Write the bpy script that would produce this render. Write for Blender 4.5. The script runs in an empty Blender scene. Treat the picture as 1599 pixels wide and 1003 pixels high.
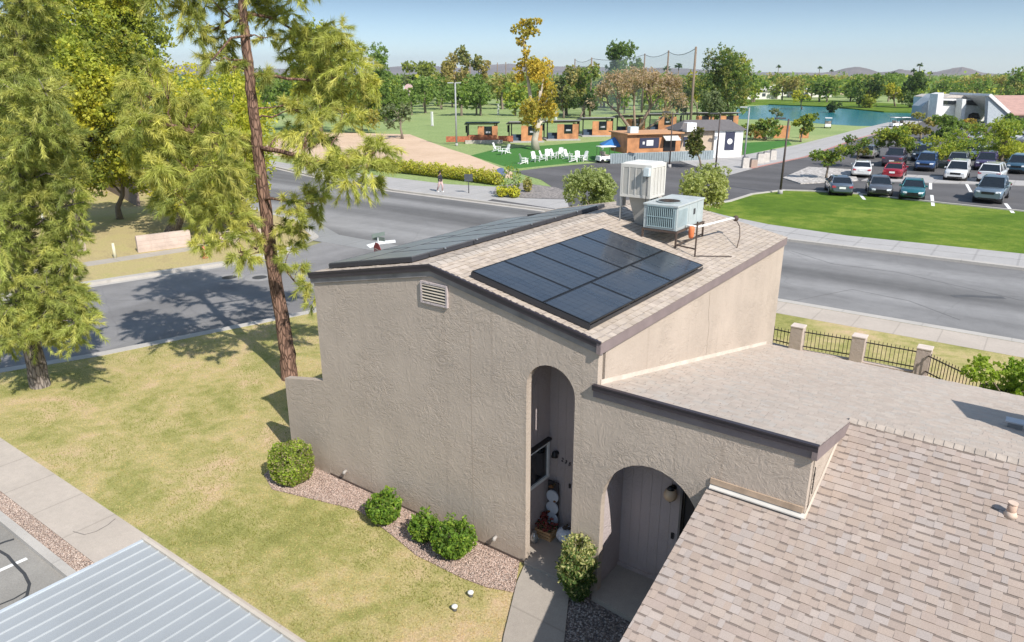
import bpy, math, random
import numpy as np
from mathutils import Vector, Matrix, noise as mnoise

# ------------------------------------------------------------------ camera, sky, sun, exposure
# Local frame: x runs along the front wall of the house, y away from it, metres; ground z = 0.
scene = bpy.context.scene
COL = scene.collection
R = math.radians
CAM = (7.503, -10.298, 9.5)
FPX, CX, CY = 1140.0, 799.5, 501.5
PITCH = math.atan(386 / 1140)
HEAD = R(36.0945)
cam_d = bpy.data.cameras.new('camera')
cam = bpy.data.objects.new('camera', cam_d)
COL.objects.link(cam)
cam.location = CAM
cam.rotation_euler = (R(90) - PITCH, 0, HEAD)
cam_d.sensor_width = 36
cam_d.lens = FPX / 1599 * 36
cam_d.clip_start = 0.1
cam_d.clip_end = 30000
scene.camera = cam

SUN_EL = R(43)
SUN_DIR = Vector((0.942 * math.cos(SUN_EL), -0.336 * math.cos(SUN_EL), math.sin(SUN_EL))).normalized()
w = bpy.data.worlds.new('World')
scene.world = w
w.use_nodes = True
nt = w.node_tree
bg = nt.nodes['Background']
sky = nt.nodes.new('ShaderNodeTexSky')
sky.sky_type = 'NISHITA'
sky.sun_disc = False
sky.sun_elevation = SUN_EL
sky.sun_rotation = math.atan2(SUN_DIR.x, SUN_DIR.y)
sky.altitude = 300
sky.air_density = 1.0
sky.dust_density = 0.4
sky.ozone_density = 3.0
# the clear desert sky: deeper towards the horizon than the stock model, a little warmer overhead
geo = nt.nodes.new('ShaderNodeTexCoord'); sep = nt.nodes.new('ShaderNodeSeparateXYZ'); nt.links.new(geo.outputs['Generated'], sep.inputs[0])
rmp = nt.nodes.new('ShaderNodeValToRGB'); el = rmp.color_ramp.elements
el[0].position = 0.0; el[0].color = (.56, .64, .78, 1); el[1].position = .12; el[1].color = (.18, .197, .225, 1)
for p_, c_ in ((.22, (.60, .54, .48, 1)), (.45, (1.0, .88, .73, 1)), (1.0, (1.0, .88, .73, 1))):
    q_ = el.new(p_); q_.color = c_
nt.links.new(sep.outputs['Z'], rmp.inputs[0])
mul = nt.nodes.new('ShaderNodeMix'); mul.data_type = 'RGBA'; mul.blend_type = 'MULTIPLY'; mul.inputs[0].default_value = 1
nt.links.new(sky.outputs[0], mul.inputs[6]); nt.links.new(rmp.outputs[0], mul.inputs[7])
gain = nt.nodes.new('ShaderNodeMix'); gain.data_type = 'RGBA'; gain.blend_type = 'MULTIPLY'; gain.inputs[0].default_value = 1; gain.inputs[7].default_value = (1.3, 1.3, 1.3, 1)
nt.links.new(mul.outputs[2], gain.inputs[6]); nt.links.new(gain.outputs[2], bg.inputs[0])
bg.inputs[1].default_value = 0.15
sun_d = bpy.data.lights.new('sun', 'SUN')
sun_d.energy = 4.45
sun_d.angle = R(0.5)
sun_d.color = (1.0, 0.95, 0.885)
sun = bpy.data.objects.new('sun', sun_d)
COL.objects.link(sun)
sun.rotation_euler = SUN_DIR.to_track_quat('Z', 'Y').to_euler()
scene.view_settings.view_transform = 'Standard'
scene.view_settings.look = 'None'
scene.view_settings.gamma = 1
scene.view_settings.use_curve_mapping = False
scene.view_settings.exposure = 0.44
scene.cycles.max_bounces = 6
scene.cycles.transparent_max_bounces = 12

# ------------------------------------------------------------------ layout helpers
_c, _s = math.cos(PITCH), math.sin(PITCH)
_ch, _sh = math.cos(HEAD), math.sin(HEAD)
def ray(px, py):
    dx = (px - CX) / FPX
    u = -(py - CY) / FPX
    x, y, z = dx, _c + u * _s, -_s + u * _c
    return Vector((x * _ch - y * _sh, x * _sh + y * _ch, z))
def G(px, py, z=0.0):
    """the point at height z seen at that pixel of the photograph"""
    r = ray(px, py)
    t = (z - CAM[2]) / r.z
    return Vector(CAM) + r * t
def fwd(p):
    return -(p[0] - CAM[0]) * _sh + (p[1] - CAM[1]) * _ch
def AT(px, py, D):
    """the point at forward distance D"""
    r = ray(px, py)
    return Vector(CAM) + r * (D / (-r.x * _sh + r.y * _ch))
def D_of(px, py):
    return fwd(G(px, py))

# ------------------------------------------------------------------ object helpers
def tag(o, label=None, cat=None, group=None, kind=None):
    if label: o['label'] = label
    if cat: o['category'] = cat
    if group: o['group'] = group
    if kind: o['kind'] = kind
    return o
def thing(name, label, cat, loc=(0, 0, 0), rz=0.0, group=None):
    o = bpy.data.objects.new(name, None)
    COL.objects.link(o)
    o.location = loc
    o.rotation_euler = (0, 0, rz)
    o.empty_display_size = 0.2
    return tag(o, label, cat, group)
def link_mesh(name, me, parent=None, world=False):
    o = bpy.data.objects.new(name, me)
    COL.objects.link(o)
    if parent is not None:
        o.parent = parent
        if world:
            L = Vector((0, 0, 0)); p = parent
            while p is not None:
                L += p.location; p = p.parent
            o.location = -L
    return o
def npmesh(name, V, F, col=None, mats=(), smooth=False, per='POINT'):
    """V (n,3), F (m,k) arrays -> mesh"""
    me = bpy.data.meshes.new(name)
    V = np.asarray(V, np.float32); F = np.asarray(F, np.int32)
    m, k = F.shape
    me.vertices.add(len(V)); me.vertices.foreach_set('co', V.ravel())
    me.loops.add(m * k); me.loops.foreach_set('vertex_index', F.ravel())
    me.polygons.add(m)
    me.polygons.foreach_set('loop_start', np.arange(0, m * k, k, dtype=np.int32))
    me.polygons.foreach_set('loop_total', np.full(m, k, np.int32))
    if smooth: me.polygons.foreach_set('use_smooth', np.ones(m, bool))
    for mm in mats: me.materials.append(mm)
    if col is not None:
        ca = me.color_attributes.new('Col', 'FLOAT_COLOR', per)
        c = np.ones((len(col), 4), np.float32); c[:, :3] = col
        ca.data.foreach_set('color', c.ravel())
    me.update(calc_edges=True)
    return me

class MB:
    def __init__(s): s.v = []; s.f = []; s.sm = []
    def add(s, vs, fs, smooth=False):
        b = len(s.v); s.v += [tuple(p) for p in vs]
        s.f += [tuple(i + b for i in f) for f in fs]; s.sm += [smooth] * len(fs)
        return s
    def box(s, x0, y0, z0, x1, y1, z1, taper=0):
        t = taper
        vs = [(x0, y0, z0), (x1, y0, z0), (x1, y1, z0), (x0, y1, z0), (x0 + t, y0 + t, z1), (x1 - t, y0 + t, z1), (x1 - t, y1 - t, z1), (x0 + t, y1 - t, z1)]
        return s.add(vs, [(3, 2, 1, 0), (4, 5, 6, 7), (0, 1, 5, 4), (1, 2, 6, 5), (2, 3, 7, 6), (3, 0, 4, 7)])
    def obox(s, p, u, v, w_):
        """box from corner p with three edge vectors"""
        p, u, v, w_ = map(Vector, (p, u, v, w_))
        vs = [p, p + u, p + u + v, p + v, p + w_, p + u + w_, p + u + v + w_, p + v + w_]
        fs = [(3, 2, 1, 0), (4, 5, 6, 7), (0, 1, 5, 4), (1, 2, 6, 5), (2, 3, 7, 6), (3, 0, 4, 7)]
        if u.cross(v).dot(w_) < 0: fs = [f[::-1] for f in fs]
        return s.add(vs, fs)
    def prism(s, poly, z0, z1):
        n = len(poly)
        a = sum(poly[i][0] * poly[(i + 1) % n][1] - poly[(i + 1) % n][0] * poly[i][1] for i in range(n))
        if a < 0: poly = poly[::-1]
        vs = [(p[0], p[1], z0) for p in poly] + [(p[0], p[1], z1) for p in poly]
        fs = [tuple(range(n - 1, -1, -1)), tuple(range(n, 2 * n))] + [(i, (i + 1) % n, n + (i + 1) % n, n + i) for i in range(n)]
        return s.add(vs, fs)
    def slab(s, poly3, d):
        """planar polygon in 3D extruded by vector d"""
        n = len(poly3); d = Vector(d); P = [Vector(p) for p in poly3]
        nn = Vector((0, 0, 0))
        for i in range(n): nn += P[i].cross(P[(i + 1) % n])
        if nn.dot(d) < 0: P = P[::-1]
        vs = P + [p + d for p in P]
        fs = [tuple(range(n - 1, -1, -1)), tuple(range(n, 2 * n))] + [(i, (i + 1) % n, n + (i + 1) % n, n + i) for i in range(n)]
        return s.add(vs, fs)
    def tube(s, path, rad, n=8, cap=True, smooth=True):
        P = [Vector(p) for p in path]; m = len(P)
        if not hasattr(rad, '__len__'): rad = [rad] * m
        vs = []; prev = None
        for i in range(m):
            t = (P[min(i + 1, m - 1)] - P[max(i - 1, 0)])
            if t.length < 1e-9: t = Vector((0, 0, 1))
            t.normalize()
            a = prev if prev is not None else (Vector((1, 0, 0)) if abs(t.x) < .9 else Vector((0, 1, 0)))
            a = (a - t * a.dot(t)).normalized(); prev = a
            b = t.cross(a)
            for k in range(n):
                an = 2 * math.pi * k / n
                vs.append(P[i] + (a * math.cos(an) + b * math.sin(an)) * rad[i])
        fs = [(i * n + k, i * n + (k + 1) % n, (i + 1) * n + (k + 1) % n, (i + 1) * n + k) for i in range(m - 1) for k in range(n)]
        s.add(vs, fs, smooth)
        if cap:
            b = len(s.v) - len(vs)
            s.f += [tuple(b + k for k in range(n - 1, -1, -1)), tuple(b + (m - 1) * n + k for k in range(n))]; s.sm += [False, False]
        return s
    def cyl(s, x, y, z0, z1, r, n=16, r1=None, smooth=True):
        return s.tube([(x, y, z0), (x, y, z1)], [r, r if r1 is None else r1], n, True, smooth)
    def lathe(s, x, y, prof, n=16):
        return s.tube([(x, y, z) for r, z in prof], [max(r, 1e-4) for r, z in prof], n, True, True)
    def sphere(s, c, r, n=12, m=8, sz=1.0):
        c = Vector(c); vs = []; fs = []
        for i in range(m + 1):
            th = math.pi * i / m
            for k in range(n):
                ph = 2 * math.pi * k / n
                vs.append((c.x + r * math.sin(th) * math.cos(ph), c.y + r * math.sin(th) * math.sin(ph), c.z - r * sz * math.cos(th)))
        for i in range(m):
            for k in range(n): fs.append((i * n + k, i * n + (k + 1) % n, (i + 1) * n + (k + 1) % n, (i + 1) * n + k))
        return s.add(vs, fs, True)
    def build(s, name, mat, parent=None, world=False, bevel=0.0, label=None, kind=None):
        me = bpy.data.meshes.new(name)
        V = s.v
        off = None
        if parent is None and len(V):
            A = np.array(V); off = ((A[:, 0].min() + A[:, 0].max()) / 2, (A[:, 1].min() + A[:, 1].max()) / 2, A[:, 2].min())
            V = (A - off).tolist()
        me.from_pydata(V, [], s.f)
        me.polygons.foreach_set('use_smooth', s.sm)
        for m_ in (mat if isinstance(mat, (list, tuple)) else [mat]): me.materials.append(m_)
        me.update()
        o = link_mesh(name, me, parent, world)
        if off: o.location = off
        if bevel:
            b = o.modifiers.new('bevel', 'BEVEL'); b.width = bevel; b.segments = 2; b.limit_method = 'ANGLE'; b.angle_limit = R(40)
        if label: o['label'] = label
        if kind: o['kind'] = kind
        return o

# ------------------------------------------------------------------ materials
MATS = {}
class NT:
    def __init__(s, name):
        s.m = bpy.data.materials.new(name); s.m.use_nodes = True
        s.t = s.m.node_tree; s.p = s.t.nodes['Principled BSDF']
    def n(s, typ, **kw):
        nd = s.t.nodes.new('ShaderNode' + typ)
        for k, v in kw.items():
            if k.startswith('i_'): nd.inputs[k[2:].replace('_', ' ')].default_value = v
            else: setattr(nd, k, v)
        return nd
    def l(s, a, b): s.t.links.new(a, b)
    def pos(s, scale=(1, 1, 1), rot=(0, 0, 0), obj=False):
        mp = s.n('Mapping'); mp.inputs['Scale'].default_value = scale; mp.inputs['Rotation'].default_value = rot
        if obj: s.l(s.n('TexCoord').outputs['Object'], mp.inputs[0])
        else: s.l(s.n('NewGeometry').outputs['Position'], mp.inputs[0])
        return mp.outputs[0]
    def noise(s, vec, scale, detail=4, rough=.55, dist=0.0, out='Fac'):
        nd = s.n('TexNoise'); nd.inputs['Scale'].default_value = scale; nd.inputs['Detail'].default_value = detail
        nd.inputs['Roughness'].default_value = rough; nd.inputs['Distortion'].default_value = dist
        s.l(vec, nd.inputs['Vector']); return nd.outputs[out]
    def ramp(s, fac, stops):
        r = s.n('ValToRGB'); e = r.color_ramp.elements
        while len(e) < len(stops): e.new(.5)
        for el, (p, c) in zip(e, stops):
            el.position = p; el.color = (c[0], c[1], c[2], 1) if hasattr(c, '__len__') else (c, c, c, 1)
        s.l(fac, r.inputs[0]); return r.outputs[0]
    def mix(s, fac, a, b, mode='MIX'):
        m = s.n('Mix'); m.data_type = 'RGBA'; m.blend_type = mode
        for sock, v in ((m.inputs[0], fac), (m.inputs[6], a), (m.inputs[7], b)):
            if hasattr(v, 'is_output'): s.l(v, sock)
            elif hasattr(v, '__len__'): sock.default_value = (v[0], v[1], v[2], 1)
            else: sock.default_value = v
        return m.outputs[2]
    def math(s, op, a, b=None):
        m = s.n('Math'); m.operation = op
        for i, v in enumerate((a, b)):
            if v is None: continue
            if hasattr(v, 'is_output'): s.l(v, m.inputs[i])
            else: m.inputs[i].default_value = v
        return m.outputs[0]
    def bump(s, h, strength=.5, dist=.02, prev=None):
        b = s.n('Bump'); b.inputs['Strength'].default_value = strength; b.inputs['Distance'].default_value = dist
        s.l(h, b.inputs['Height'])
        if prev is not None: s.l(prev, b.inputs['Normal'])
        s.l(b.outputs[0], s.p.inputs['Normal']); return b.outputs[0]
    def col(s, c):
        if hasattr(c, 'is_output'): s.l(c, s.p.inputs['Base Color'])
        else: s.p.inputs['Base Color'].default_value = (c[0], c[1], c[2], 1)

def mat(name, c, rough=.7, metal=0.0, var=.12, scale=3.0, bump=0.0, bscale=40, coat=0.0, spec=.5):
    """plain painted / plastic / metal surface with slight mottling and optional grain"""
    if name in MATS: return MATS[name]
    t = NT(name); t.p.inputs['Roughness'].default_value = rough; t.p.inputs['Metallic'].default_value = metal
    t.p.inputs['Coat Weight'].default_value = coat; t.p.inputs['Specular IOR Level'].default_value = spec
    P = t.pos()
    if var:
        f = t.noise(P, scale, 5)
        t.col(t.ramp(f, [(.3, [x * (1 - var) for x in c]), (.7, [min(1, x * (1 + var)) for x in c])]))
    else: t.col(c)
    if bump: t.bump(t.noise(P, bscale, 3), bump, .01)
    MATS[name] = t.m
    return t.m

def m_stucco(name, c, dirt=.1):
    t = NT(name); P = t.pos(); t.p.inputs['Roughness'].default_value = .92; t.p.inputs['Specular IOR Level'].default_value = .2
    big = t.noise(P, .7, 5, .6)
    colr = t.ramp(big, [(.25, [x * (1 - dirt) for x in c]), (.75, [x * (1 + dirt * .5) for x in c])])
    streak = t.noise(t.pos((2.2, 2.2, .25)), 1.0, 4)
    colr = t.mix(t.math('MULTIPLY', streak, .16), colr, [c[0] * .62, c[1] * .6, c[2] * .58])
    fine = t.noise(P, 60, 2)
    colr = t.mix(.12, colr, t.ramp(fine, [(.2, .1), (.8, .9)]), 'OVERLAY')
    sx = t.n('SeparateXYZ'); t.l(P, sx.inputs[0])
    low = t.math('MULTIPLY', t.ramp(sx.outputs['Z'], [(0, .0), (.02, 1), (.5, 0)]), t.ramp(t.noise(P, 2.2, 5, .7), [(.35, .1), (.65, .75)]))
    colr = t.mix(low, colr, [c[0] * .62, c[1] * .56, c[2] * .50])
    run = t.ramp(t.noise(t.pos((5.5, 5.5, .12)), 1.0, 3, .6), [(.60, 0), (.74, .36)])
    colr = t.mix(run, colr, [c[0] * .66, c[1] * .64, c[2] * .62])
    t.col(colr)
    # skip-trowel ridges: two sets of smeared, diagonal strokes over a sandy grain
    Pd = t.pos((1.6, 1.6, 1.0), (R(24), R(38), 0))
    a = t.noise(Pd, 3.2, 5, .62, 1.6)
    ridge = t.math('ABSOLUTE', t.math('SUBTRACT', a, .5))
    ridge = t.math('MINIMUM', t.math('MULTIPLY', ridge, 7.0), 1.0)
    Pe = t.pos((1.2, 1.2, 2.0), (R(-40), R(15), 0))
    b = t.noise(Pe, 2.1, 6, .66, 2.2)
    b = t.math('MULTIPLY', t.math('SUBTRACT', 1.0, t.math('MINIMUM', t.math('MULTIPLY', t.math('ABSOLUTE', t.math('SUBTRACT', b, .47)), 9.0), 1.0)), .8)
    msk = t.ramp(t.noise(P, .9, 3), [(.42, 0), (.62, 1)])
    h = t.math('ADD', t.math('MULTIPLY', ridge, .3), t.math('MULTIPLY', b, msk))
    n1 = t.bump(h, .55, .02)
    n2 = t.bump(t.noise(P, 7, 6, .7), .35, .02, n1)
    t.bump(t.noise(P, 90, 2), .25, .004, n2)
    MATS[name] = t.m
    return t.m

def m_attr(name, rough=.9, fine=.15, fscale=70, bump=.3, rgb_add=None):
    """surface whose colour comes from the mesh's own colour attribute"""
    t = NT(name); P = t.pos(); t.p.inputs['Roughness'].default_value = rough; t.p.inputs['Specular IOR Level'].default_value = .2
    a = t.n('Attribute'); a.attribute_name = 'Col'
    c = t.mix(fine, a.outputs['Color'], t.ramp(t.noise(P, fscale, 3), [(.25, .1), (.75, .9)]), 'OVERLAY')
    big = t.noise(P, .35, 4)
    c = t.mix(.12, c, t.ramp(big, [(.3, .25), (.7, .8)]), 'OVERLAY')
    t.col(c)
    if bump: t.bump(t.noise(P, fscale * 1.5, 2), bump, .004)
    MATS[name] = t.m
    return t.m

def m_leaf(name, base, trans=.35, rough=.6, hue=.0):
    t = NT(name); t.p.inputs['Roughness'].default_value = rough; t.p.inputs['Specular IOR Level'].default_value = .3
    a = t.n('Attribute'); a.attribute_name = 'Col'
    c = t.mix(1.0, a.outputs['Color'], base, 'MULTIPLY')
    t.col(c)
    tr = t.n('BsdfTranslucent'); t.l(t.mix(1.0, c, (1.25, 1.3, .6), 'MULTIPLY'), tr.inputs['Color'])
    mx = t.n('MixShader'); mx.inputs[0].default_value = trans
    t.l(t.p.outputs[0], mx.inputs[1]); t.l(tr.outputs[0], mx.inputs[2])
    t.l(mx.outputs[0], t.t.nodes['Material Output'].inputs['Surface'])
    MATS[name] = t.m
    return t.m

def m_grass(name, stops, scale=1.0, blade=1.0, rot=0.0):
    t = NT(name); P = t.pos(); t.p.inputs['Roughness'].default_value = .95; t.p.inputs['Specular IOR Level'].default_value = .1
    f = t.math('ADD', t.math('MULTIPLY', t.noise(P, .30 * scale, 5, .66, .6), .62), t.math('MULTIPLY', t.noise(P, 2.1 * scale, 5, .7), .38))
    c = t.ramp(f, stops)
    fine = t.noise(P, 22 * blade, 4, .75)
    c = t.mix(.55, c, t.ramp(fine, [(.3, .18), (.5, .5), (.72, .86)]), 'OVERLAY')
    t.col(c)
    t.bump(t.noise(P, 30 * blade, 4, .7), .9, .03)
    MATS[name] = t.m
    return t.m

def m_asphalt(name, c, cracks=True, rot=0.0, streak=.25):
    t = NT(name); P = t.pos(); t.p.inputs['Roughness'].default_value = .88; t.p.inputs['Specular IOR Level'].default_value = .25
    f = t.math('ADD', t.math('MULTIPLY', t.noise(P, .12, 5, .6), .6), t.math('MULTIPLY', t.noise(P, 1.3, 5, .65), .4))
    colr = t.ramp(f, [(.3, [x * .78 for x in c]), (.7, [x * 1.18 for x in c])])
    # wheel-path wear running along the road
    st = t.noise(t.pos((.012, .30, 1) if not rot else (.30, .012, 1)), 1.0, 3, .5)
    colr = t.mix(min(1, streak * 2.2), colr, t.ramp(st, [(.35, .18), (.65, .82)]), 'OVERLAY')
    colr = t.mix(.25, colr, t.ramp(t.noise(P, 45, 3, .8), [(.3, .15), (.7, .85)]), 'OVERLAY')
    if cracks:
        v = t.n('TexVoronoi'); v.feature = 'DISTANCE_TO_EDGE'; v.inputs['Scale'].default_value = .16
        wob = t.mix(.35, P, t.noise(P, .9, 5, .6, 0, 'Color'), 'ADD'); t.l(wob, v.inputs['Vector'])
        k = t.ramp(v.outputs['Distance'], [(0, 1), (.006, 0)])
        colr = t.mix(t.math('MULTIPLY', k, .22), colr, [x * .5 for x in c])
    t.col(colr); t.bump(t.noise(P, 60, 3), .4, .006)
    MATS[name] = t.m
    return t.m

def m_concrete(name, c, joint=1.5, ax='x', w_=.01):
    t = NT(name); P = t.pos(); t.p.inputs['Roughness'].default_value = .9; t.p.inputs['Specular IOR Level'].default_value = .2
    f = t.math('ADD', t.math('MULTIPLY', t.noise(P, .6, 5, .6), .55), t.math('MULTIPLY', t.noise(P, 6, 5, .7), .45))
    colr = t.ramp(f, [(.3, [x * .84 for x in c]), (.7, [min(1, x * 1.1) for x in c])])
    colr = t.mix(.18, colr, t.ramp(t.noise(P, 80, 2), [(.3, .2), (.7, .8)]), 'OVERLAY')
    if joint:
        sx = t.n('SeparateXYZ'); t.l(P, sx.inputs[0])
        d = t.math('ABSOLUTE', t.math('SUBTRACT', t.math('FRACT', t.math('DIVIDE', sx.outputs['X' if ax == 'x' else 'Y'], joint)), .5))
        k = t.ramp(d, [(w_, 1), (w_ * 1.6, 0)])
        colr = t.mix(t.math('MULTIPLY', k, .35), colr, [x * .5 for x in c])
    t.col(colr); t.bump(t.noise(P, 50, 3), .25, .004)
    MATS[name] = t.m
    return t.m

def m_gravel(name, cols, scale=26, bump=1.0):
    t = NT(name); P = t.pos(); t.p.inputs['Roughness'].default_value = .9
    v = t.n('TexVoronoi'); v.inputs['Scale'].default_value = scale; t.l(P, v.inputs['Vector'])
    sp = t.n('SeparateColor'); t.l(v.outputs['Color'], sp.inputs[0])
    n_ = len(cols)
    c = t.ramp(sp.outputs[0], [(i / (n_ - 1) * .9 + .05, q) for i, q in enumerate(cols)])
    d = t.ramp(v.outputs['Distance'], [(.35, 1), (.75, .0)])
    c = t.mix(t.math('MULTIPLY', t.math('SUBTRACT', 1.0, d), .6), c, [x * .3 for x in cols[0]])
    c = t.mix(.3, c, t.ramp(t.noise(P, 1.5, 4), [(.3, .3), (.7, .7)]), 'OVERLAY')
    t.col(c); t.bump(d, bump, .02)
    MATS[name] = t.m
    return t.m

def m_bark(name, c1, c2, sc=1.0):
    t = NT(name); P = t.pos((9 * sc, 9 * sc, 2.2 * sc)); t.p.inputs['Roughness'].default_value = .95; t.p.inputs['Specular IOR Level'].default_value = .1
    v = t.n('TexVoronoi'); v.feature = 'DISTANCE_TO_EDGE'; v.inputs['Scale'].default_value = 1.3
    t.l(t.mix(.25, P, t.noise(P, 2, 4, .6, 0, 'Color'), 'ADD'), v.inputs['Vector'])
    k = t.ramp(v.outputs['Distance'], [(.0, 0), (.16, 1)])
    c = t.mix(k, c2, t.ramp(t.noise(P, .8, 5), [(.3, [x * .7 for x in c1]), (.7, [x * 1.25 for x in c1])]))
    t.col(c); t.bump(k, .8, .03)
    MATS[name] = t.m
    return t.m

STUCCO = m_stucco('stucco_taupe', (.482, .405, .335), .14)
STUCCO_B = m_stucco('sky_fill_stucco', (.49, .425, .415), .06)  # recess colour lightened and tinted in place of sky fill light
TRIM = mat('painted_wood_trim', (.17, .145, .15), .7, bump=.3, bscale=20)
TRIM_DARK = mat('gutter_dark_brown', (.035, .028, .034), .45, spec=.6)
TRIM_MID = mat('weathered_fascia_board', (.215, .20, .195), .75, var=.25, scale=2.5, bump=.3, bscale=18)
TRIM_SIDE = mat('brown_fascia_board', (.21, .165, .16), .75, var=.12, bump=.3, bscale=18)
WHITE = mat('white_paint', (.78, .78, .76), .5)
CREAM = mat('cream_paint', (.72, .66, .56), .6)
BLACK = mat('black_metal', (.012, .012, .013), .4)
DARK = mat('dark_grey_metal', (.06, .06, .065), .5)
GLASS = mat('dark_glass', (.012, .016, .02), .06, spec=.9, var=0)
STEEL = mat('galvanised_steel', (.42, .44, .45), .35, .7, bump=.15, bscale=8)
SHINGLE = m_attr('asphalt_shingle')
RUST = mat('rusty_steel', (.10, .07, .055), .8, .2, bump=.4)
WOOD_O = mat('orange_stained_wood', (.46, .21, .09), .6, var=.3, scale=1.2, bump=.3, bscale=12)
WOOD_P = mat('pine_board', (.48, .30, .15), .7, var=.2)
ASPHALT = m_asphalt('road_asphalt', (.21, .205, .20), True)
ASPHALT2 = m_asphalt('side_road_asphalt', (.215, .208, .205), True, 1, .15)
ASPHALT3 = m_asphalt('car_park_asphalt', (.115, .11, .11), True, 0, .1)
CONC = m_concrete('pavement_concrete', (.47, .41, .35), 1.5, 'x', .012)
CONC_Y = m_concrete('side_pavement_concrete', (.40, .36, .31), 1.8, 'y', .012)
CONC_C = m_concrete('kerb_concrete', (.46, .43, .39), 3.0, 'x', .006)
CONC_W = m_concrete('walkway_concrete', (.36, .32, .275), 2.4, 'y', .006)
CONC_P = m_concrete('plaza_paving', (.40, .385, .37), 2.0, 'x', .02)
DRY = [(.32, (.185, .195, .055)), (.43, (.31, .30, .10)), (.52, (.45, .38, .17)), (.63, (.58, .42, .26))]
LAWN = m_grass('dry_lawn', DRY)
LAWN_B = m_grass('front_strip_lawn', [(.3, (.14, .17, .04)), (.5, (.28, .27, .07)), (.68, (.44, .35, .15))])
LAWN_G = m_grass('lush_green_lawn', [(.36, (.065, .125, .014)), (.5, (.11, .18, .02)), (.62, (.20, .25, .04))], .5, .6)
TURF = m_grass('artificial_turf', [(.3, (.055, .16, .035)), (.7, (.075, .20, .045))], .3, .4)
FIELD = m_grass('range_grass', [(.3, (.19, .26, .095)), (.5, (.26, .33, .13)), (.7, (.38, .39, .19))], .12, .15)
FARLAND = m_grass('far_ground', [(.3, (.13, .17, .07)), (.55, (.22, .22, .10)), (.75, (.36, .31, .20))], .05, .05)
SAND = m_grass('sand', [(.3, (.50, .36, .25)), (.5, (.60, .44, .31)), (.7, (.66, .50, .37))], .3, .5)
EARTH = m_grass('bare_earth', [(.3, (.32, .25, .14)), (.5, (.44, .36, .18)), (.7, (.38, .36, .13))], .8, .6)
GRAVEL = m_gravel('pink_gravel', [(.40, .27, .21), (.52, .38, .31), (.34, .25, .20), (.58, .46, .39), (.44, .32, .26)], 24)
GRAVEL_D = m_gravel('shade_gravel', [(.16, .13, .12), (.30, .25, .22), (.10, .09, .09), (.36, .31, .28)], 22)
GRAVEL_G = m_gravel('grey_rock', [(.28, .25, .23), (.35, .31, .28), (.22, .20, .19)], 6, .6)
BARK_R = m_bark('red_pine_bark', (.27, .165, .12), (.09, .055, .042))
BARK_G = m_bark('grey_pine_bark', (.27, .23, .20), (.09, .075, .065))
BARK_F = mat('far_bark', (.20, .16, .12), .95, var=.3, scale=.6)
BARK_W = mat('pale_bark', (.50, .44, .36), .95, var=.25, scale=.8)
NEEDLE = m_leaf('pine_needles', (1.32, 1.27, .98), .35, .5)
LEAF = m_leaf('leaves', (1.08, 1.1, 1.05), .46, .6)

# ------------------------------------------------------------------ ground, roads, water
def sheet(name, poly, z0, z1, m, label=None, kind='structure'):
    o = MB().prism([tuple(p)[:2] for p in poly], z0, z1).build(name, m, kind=kind)
    return o
def gp(*pts, z=0.0):
    return [G(a, b, z)[:2] for a, b in pts]
HAZE = 1.1e-4
ZR = -0.12      # road level; lawns and pavements stand 12 cm above it
MB().prism([(-9000, -60), (-60, -400), (400, -400), (6000, -60), (6000, 6800), (-7600, 6800), (-7600, -60)], -.6, -.16).build('ground', FARLAND, kind='structure')
# the two roads as one surface each
sheet('street', [(-300, 45), (-95, 44.6), (-60, 39.2), (-48, 36.2), (-38, 34.9), (-16, 34.6), (200, 36.5), (200, 21.9), (10, 21.9), (-12.5, 21.9), (-15.2, 20.8), (-16.3, 18.5), (-31.5, 18.5), (-33.5, 20.8), (-42, 22.3), (-60, 26), (-300, 27)], -.15, ZR, ASPHALT)
side = [(-16.3, 18.5), (-16.5, 13), (-16.75, 8.5), (-18.0, 4.2), (-19.0, .6), (-20.2, -2.2), (-23.6, -9), (-33, -28), (-43, -28), (-33.5, -9), (-30.5, -1), (-28.9, 4.4), (-27.0, 11.2), (-26.5, 15), (-27.4, 18.5)]
sheet('side_road', side, -.15, ZR + .004, ASPHALT2)
near_edge = [(-33, -28), (-23.6, -9), (-20.2, -2.2), (-19.0, .6), (-18.0, 4.2), (-16.75, 8.5), (-16.5, 13), (-16.3, 18.5), (-15.2, 20.8), (-12.5, 21.9), (10, 21.9), (200, 21.9)]
far_edge = [(-43, -28), (-33.5, -9), (-30.5, -1), (-28.9, 4.4), (-27.0, 11.2), (-26.7, 15), (-28.4, 18.6), (-33.5, 21.3), (-42, 22.6), (-60, 26.3), (-300, 27.3)]
def offs(path, d):
    out = []
    for i, p in enumerate(path):
        a = Vector(path[max(i - 1, 0)]); b = Vector(path[min(i + 1, len(path) - 1)])
        t = (b - a).normalized(); out.append((p[0] - t.y * d, p[1] + t.x * d))
    return out
def strip(name, path, d0, d1, z0, z1, m, kind='structure'):
    a = offs(path, d0); b = offs(path, d1)
    mb = MB()
    for i in range(len(path) - 1):
        q = [a[i], a[i + 1], b[i + 1], b[i]]
        vs = [(p[0], p[1], z0) for p in q] + [(p[0], p[1], z1) for p in q]
        ar = sum(q[k][0] * q[(k + 1) % 4][1] - q[(k + 1) % 4][0] * q[k][1] for k in range(4))
        fs = [(4, 5, 6, 7), (0, 1, 5, 4), (2, 3, 7, 6)]
        if ar < 0: fs = [f[::-1] for f in fs]
        mb.add(vs, fs)
    return mb.build(name, m, kind=kind)
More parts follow.
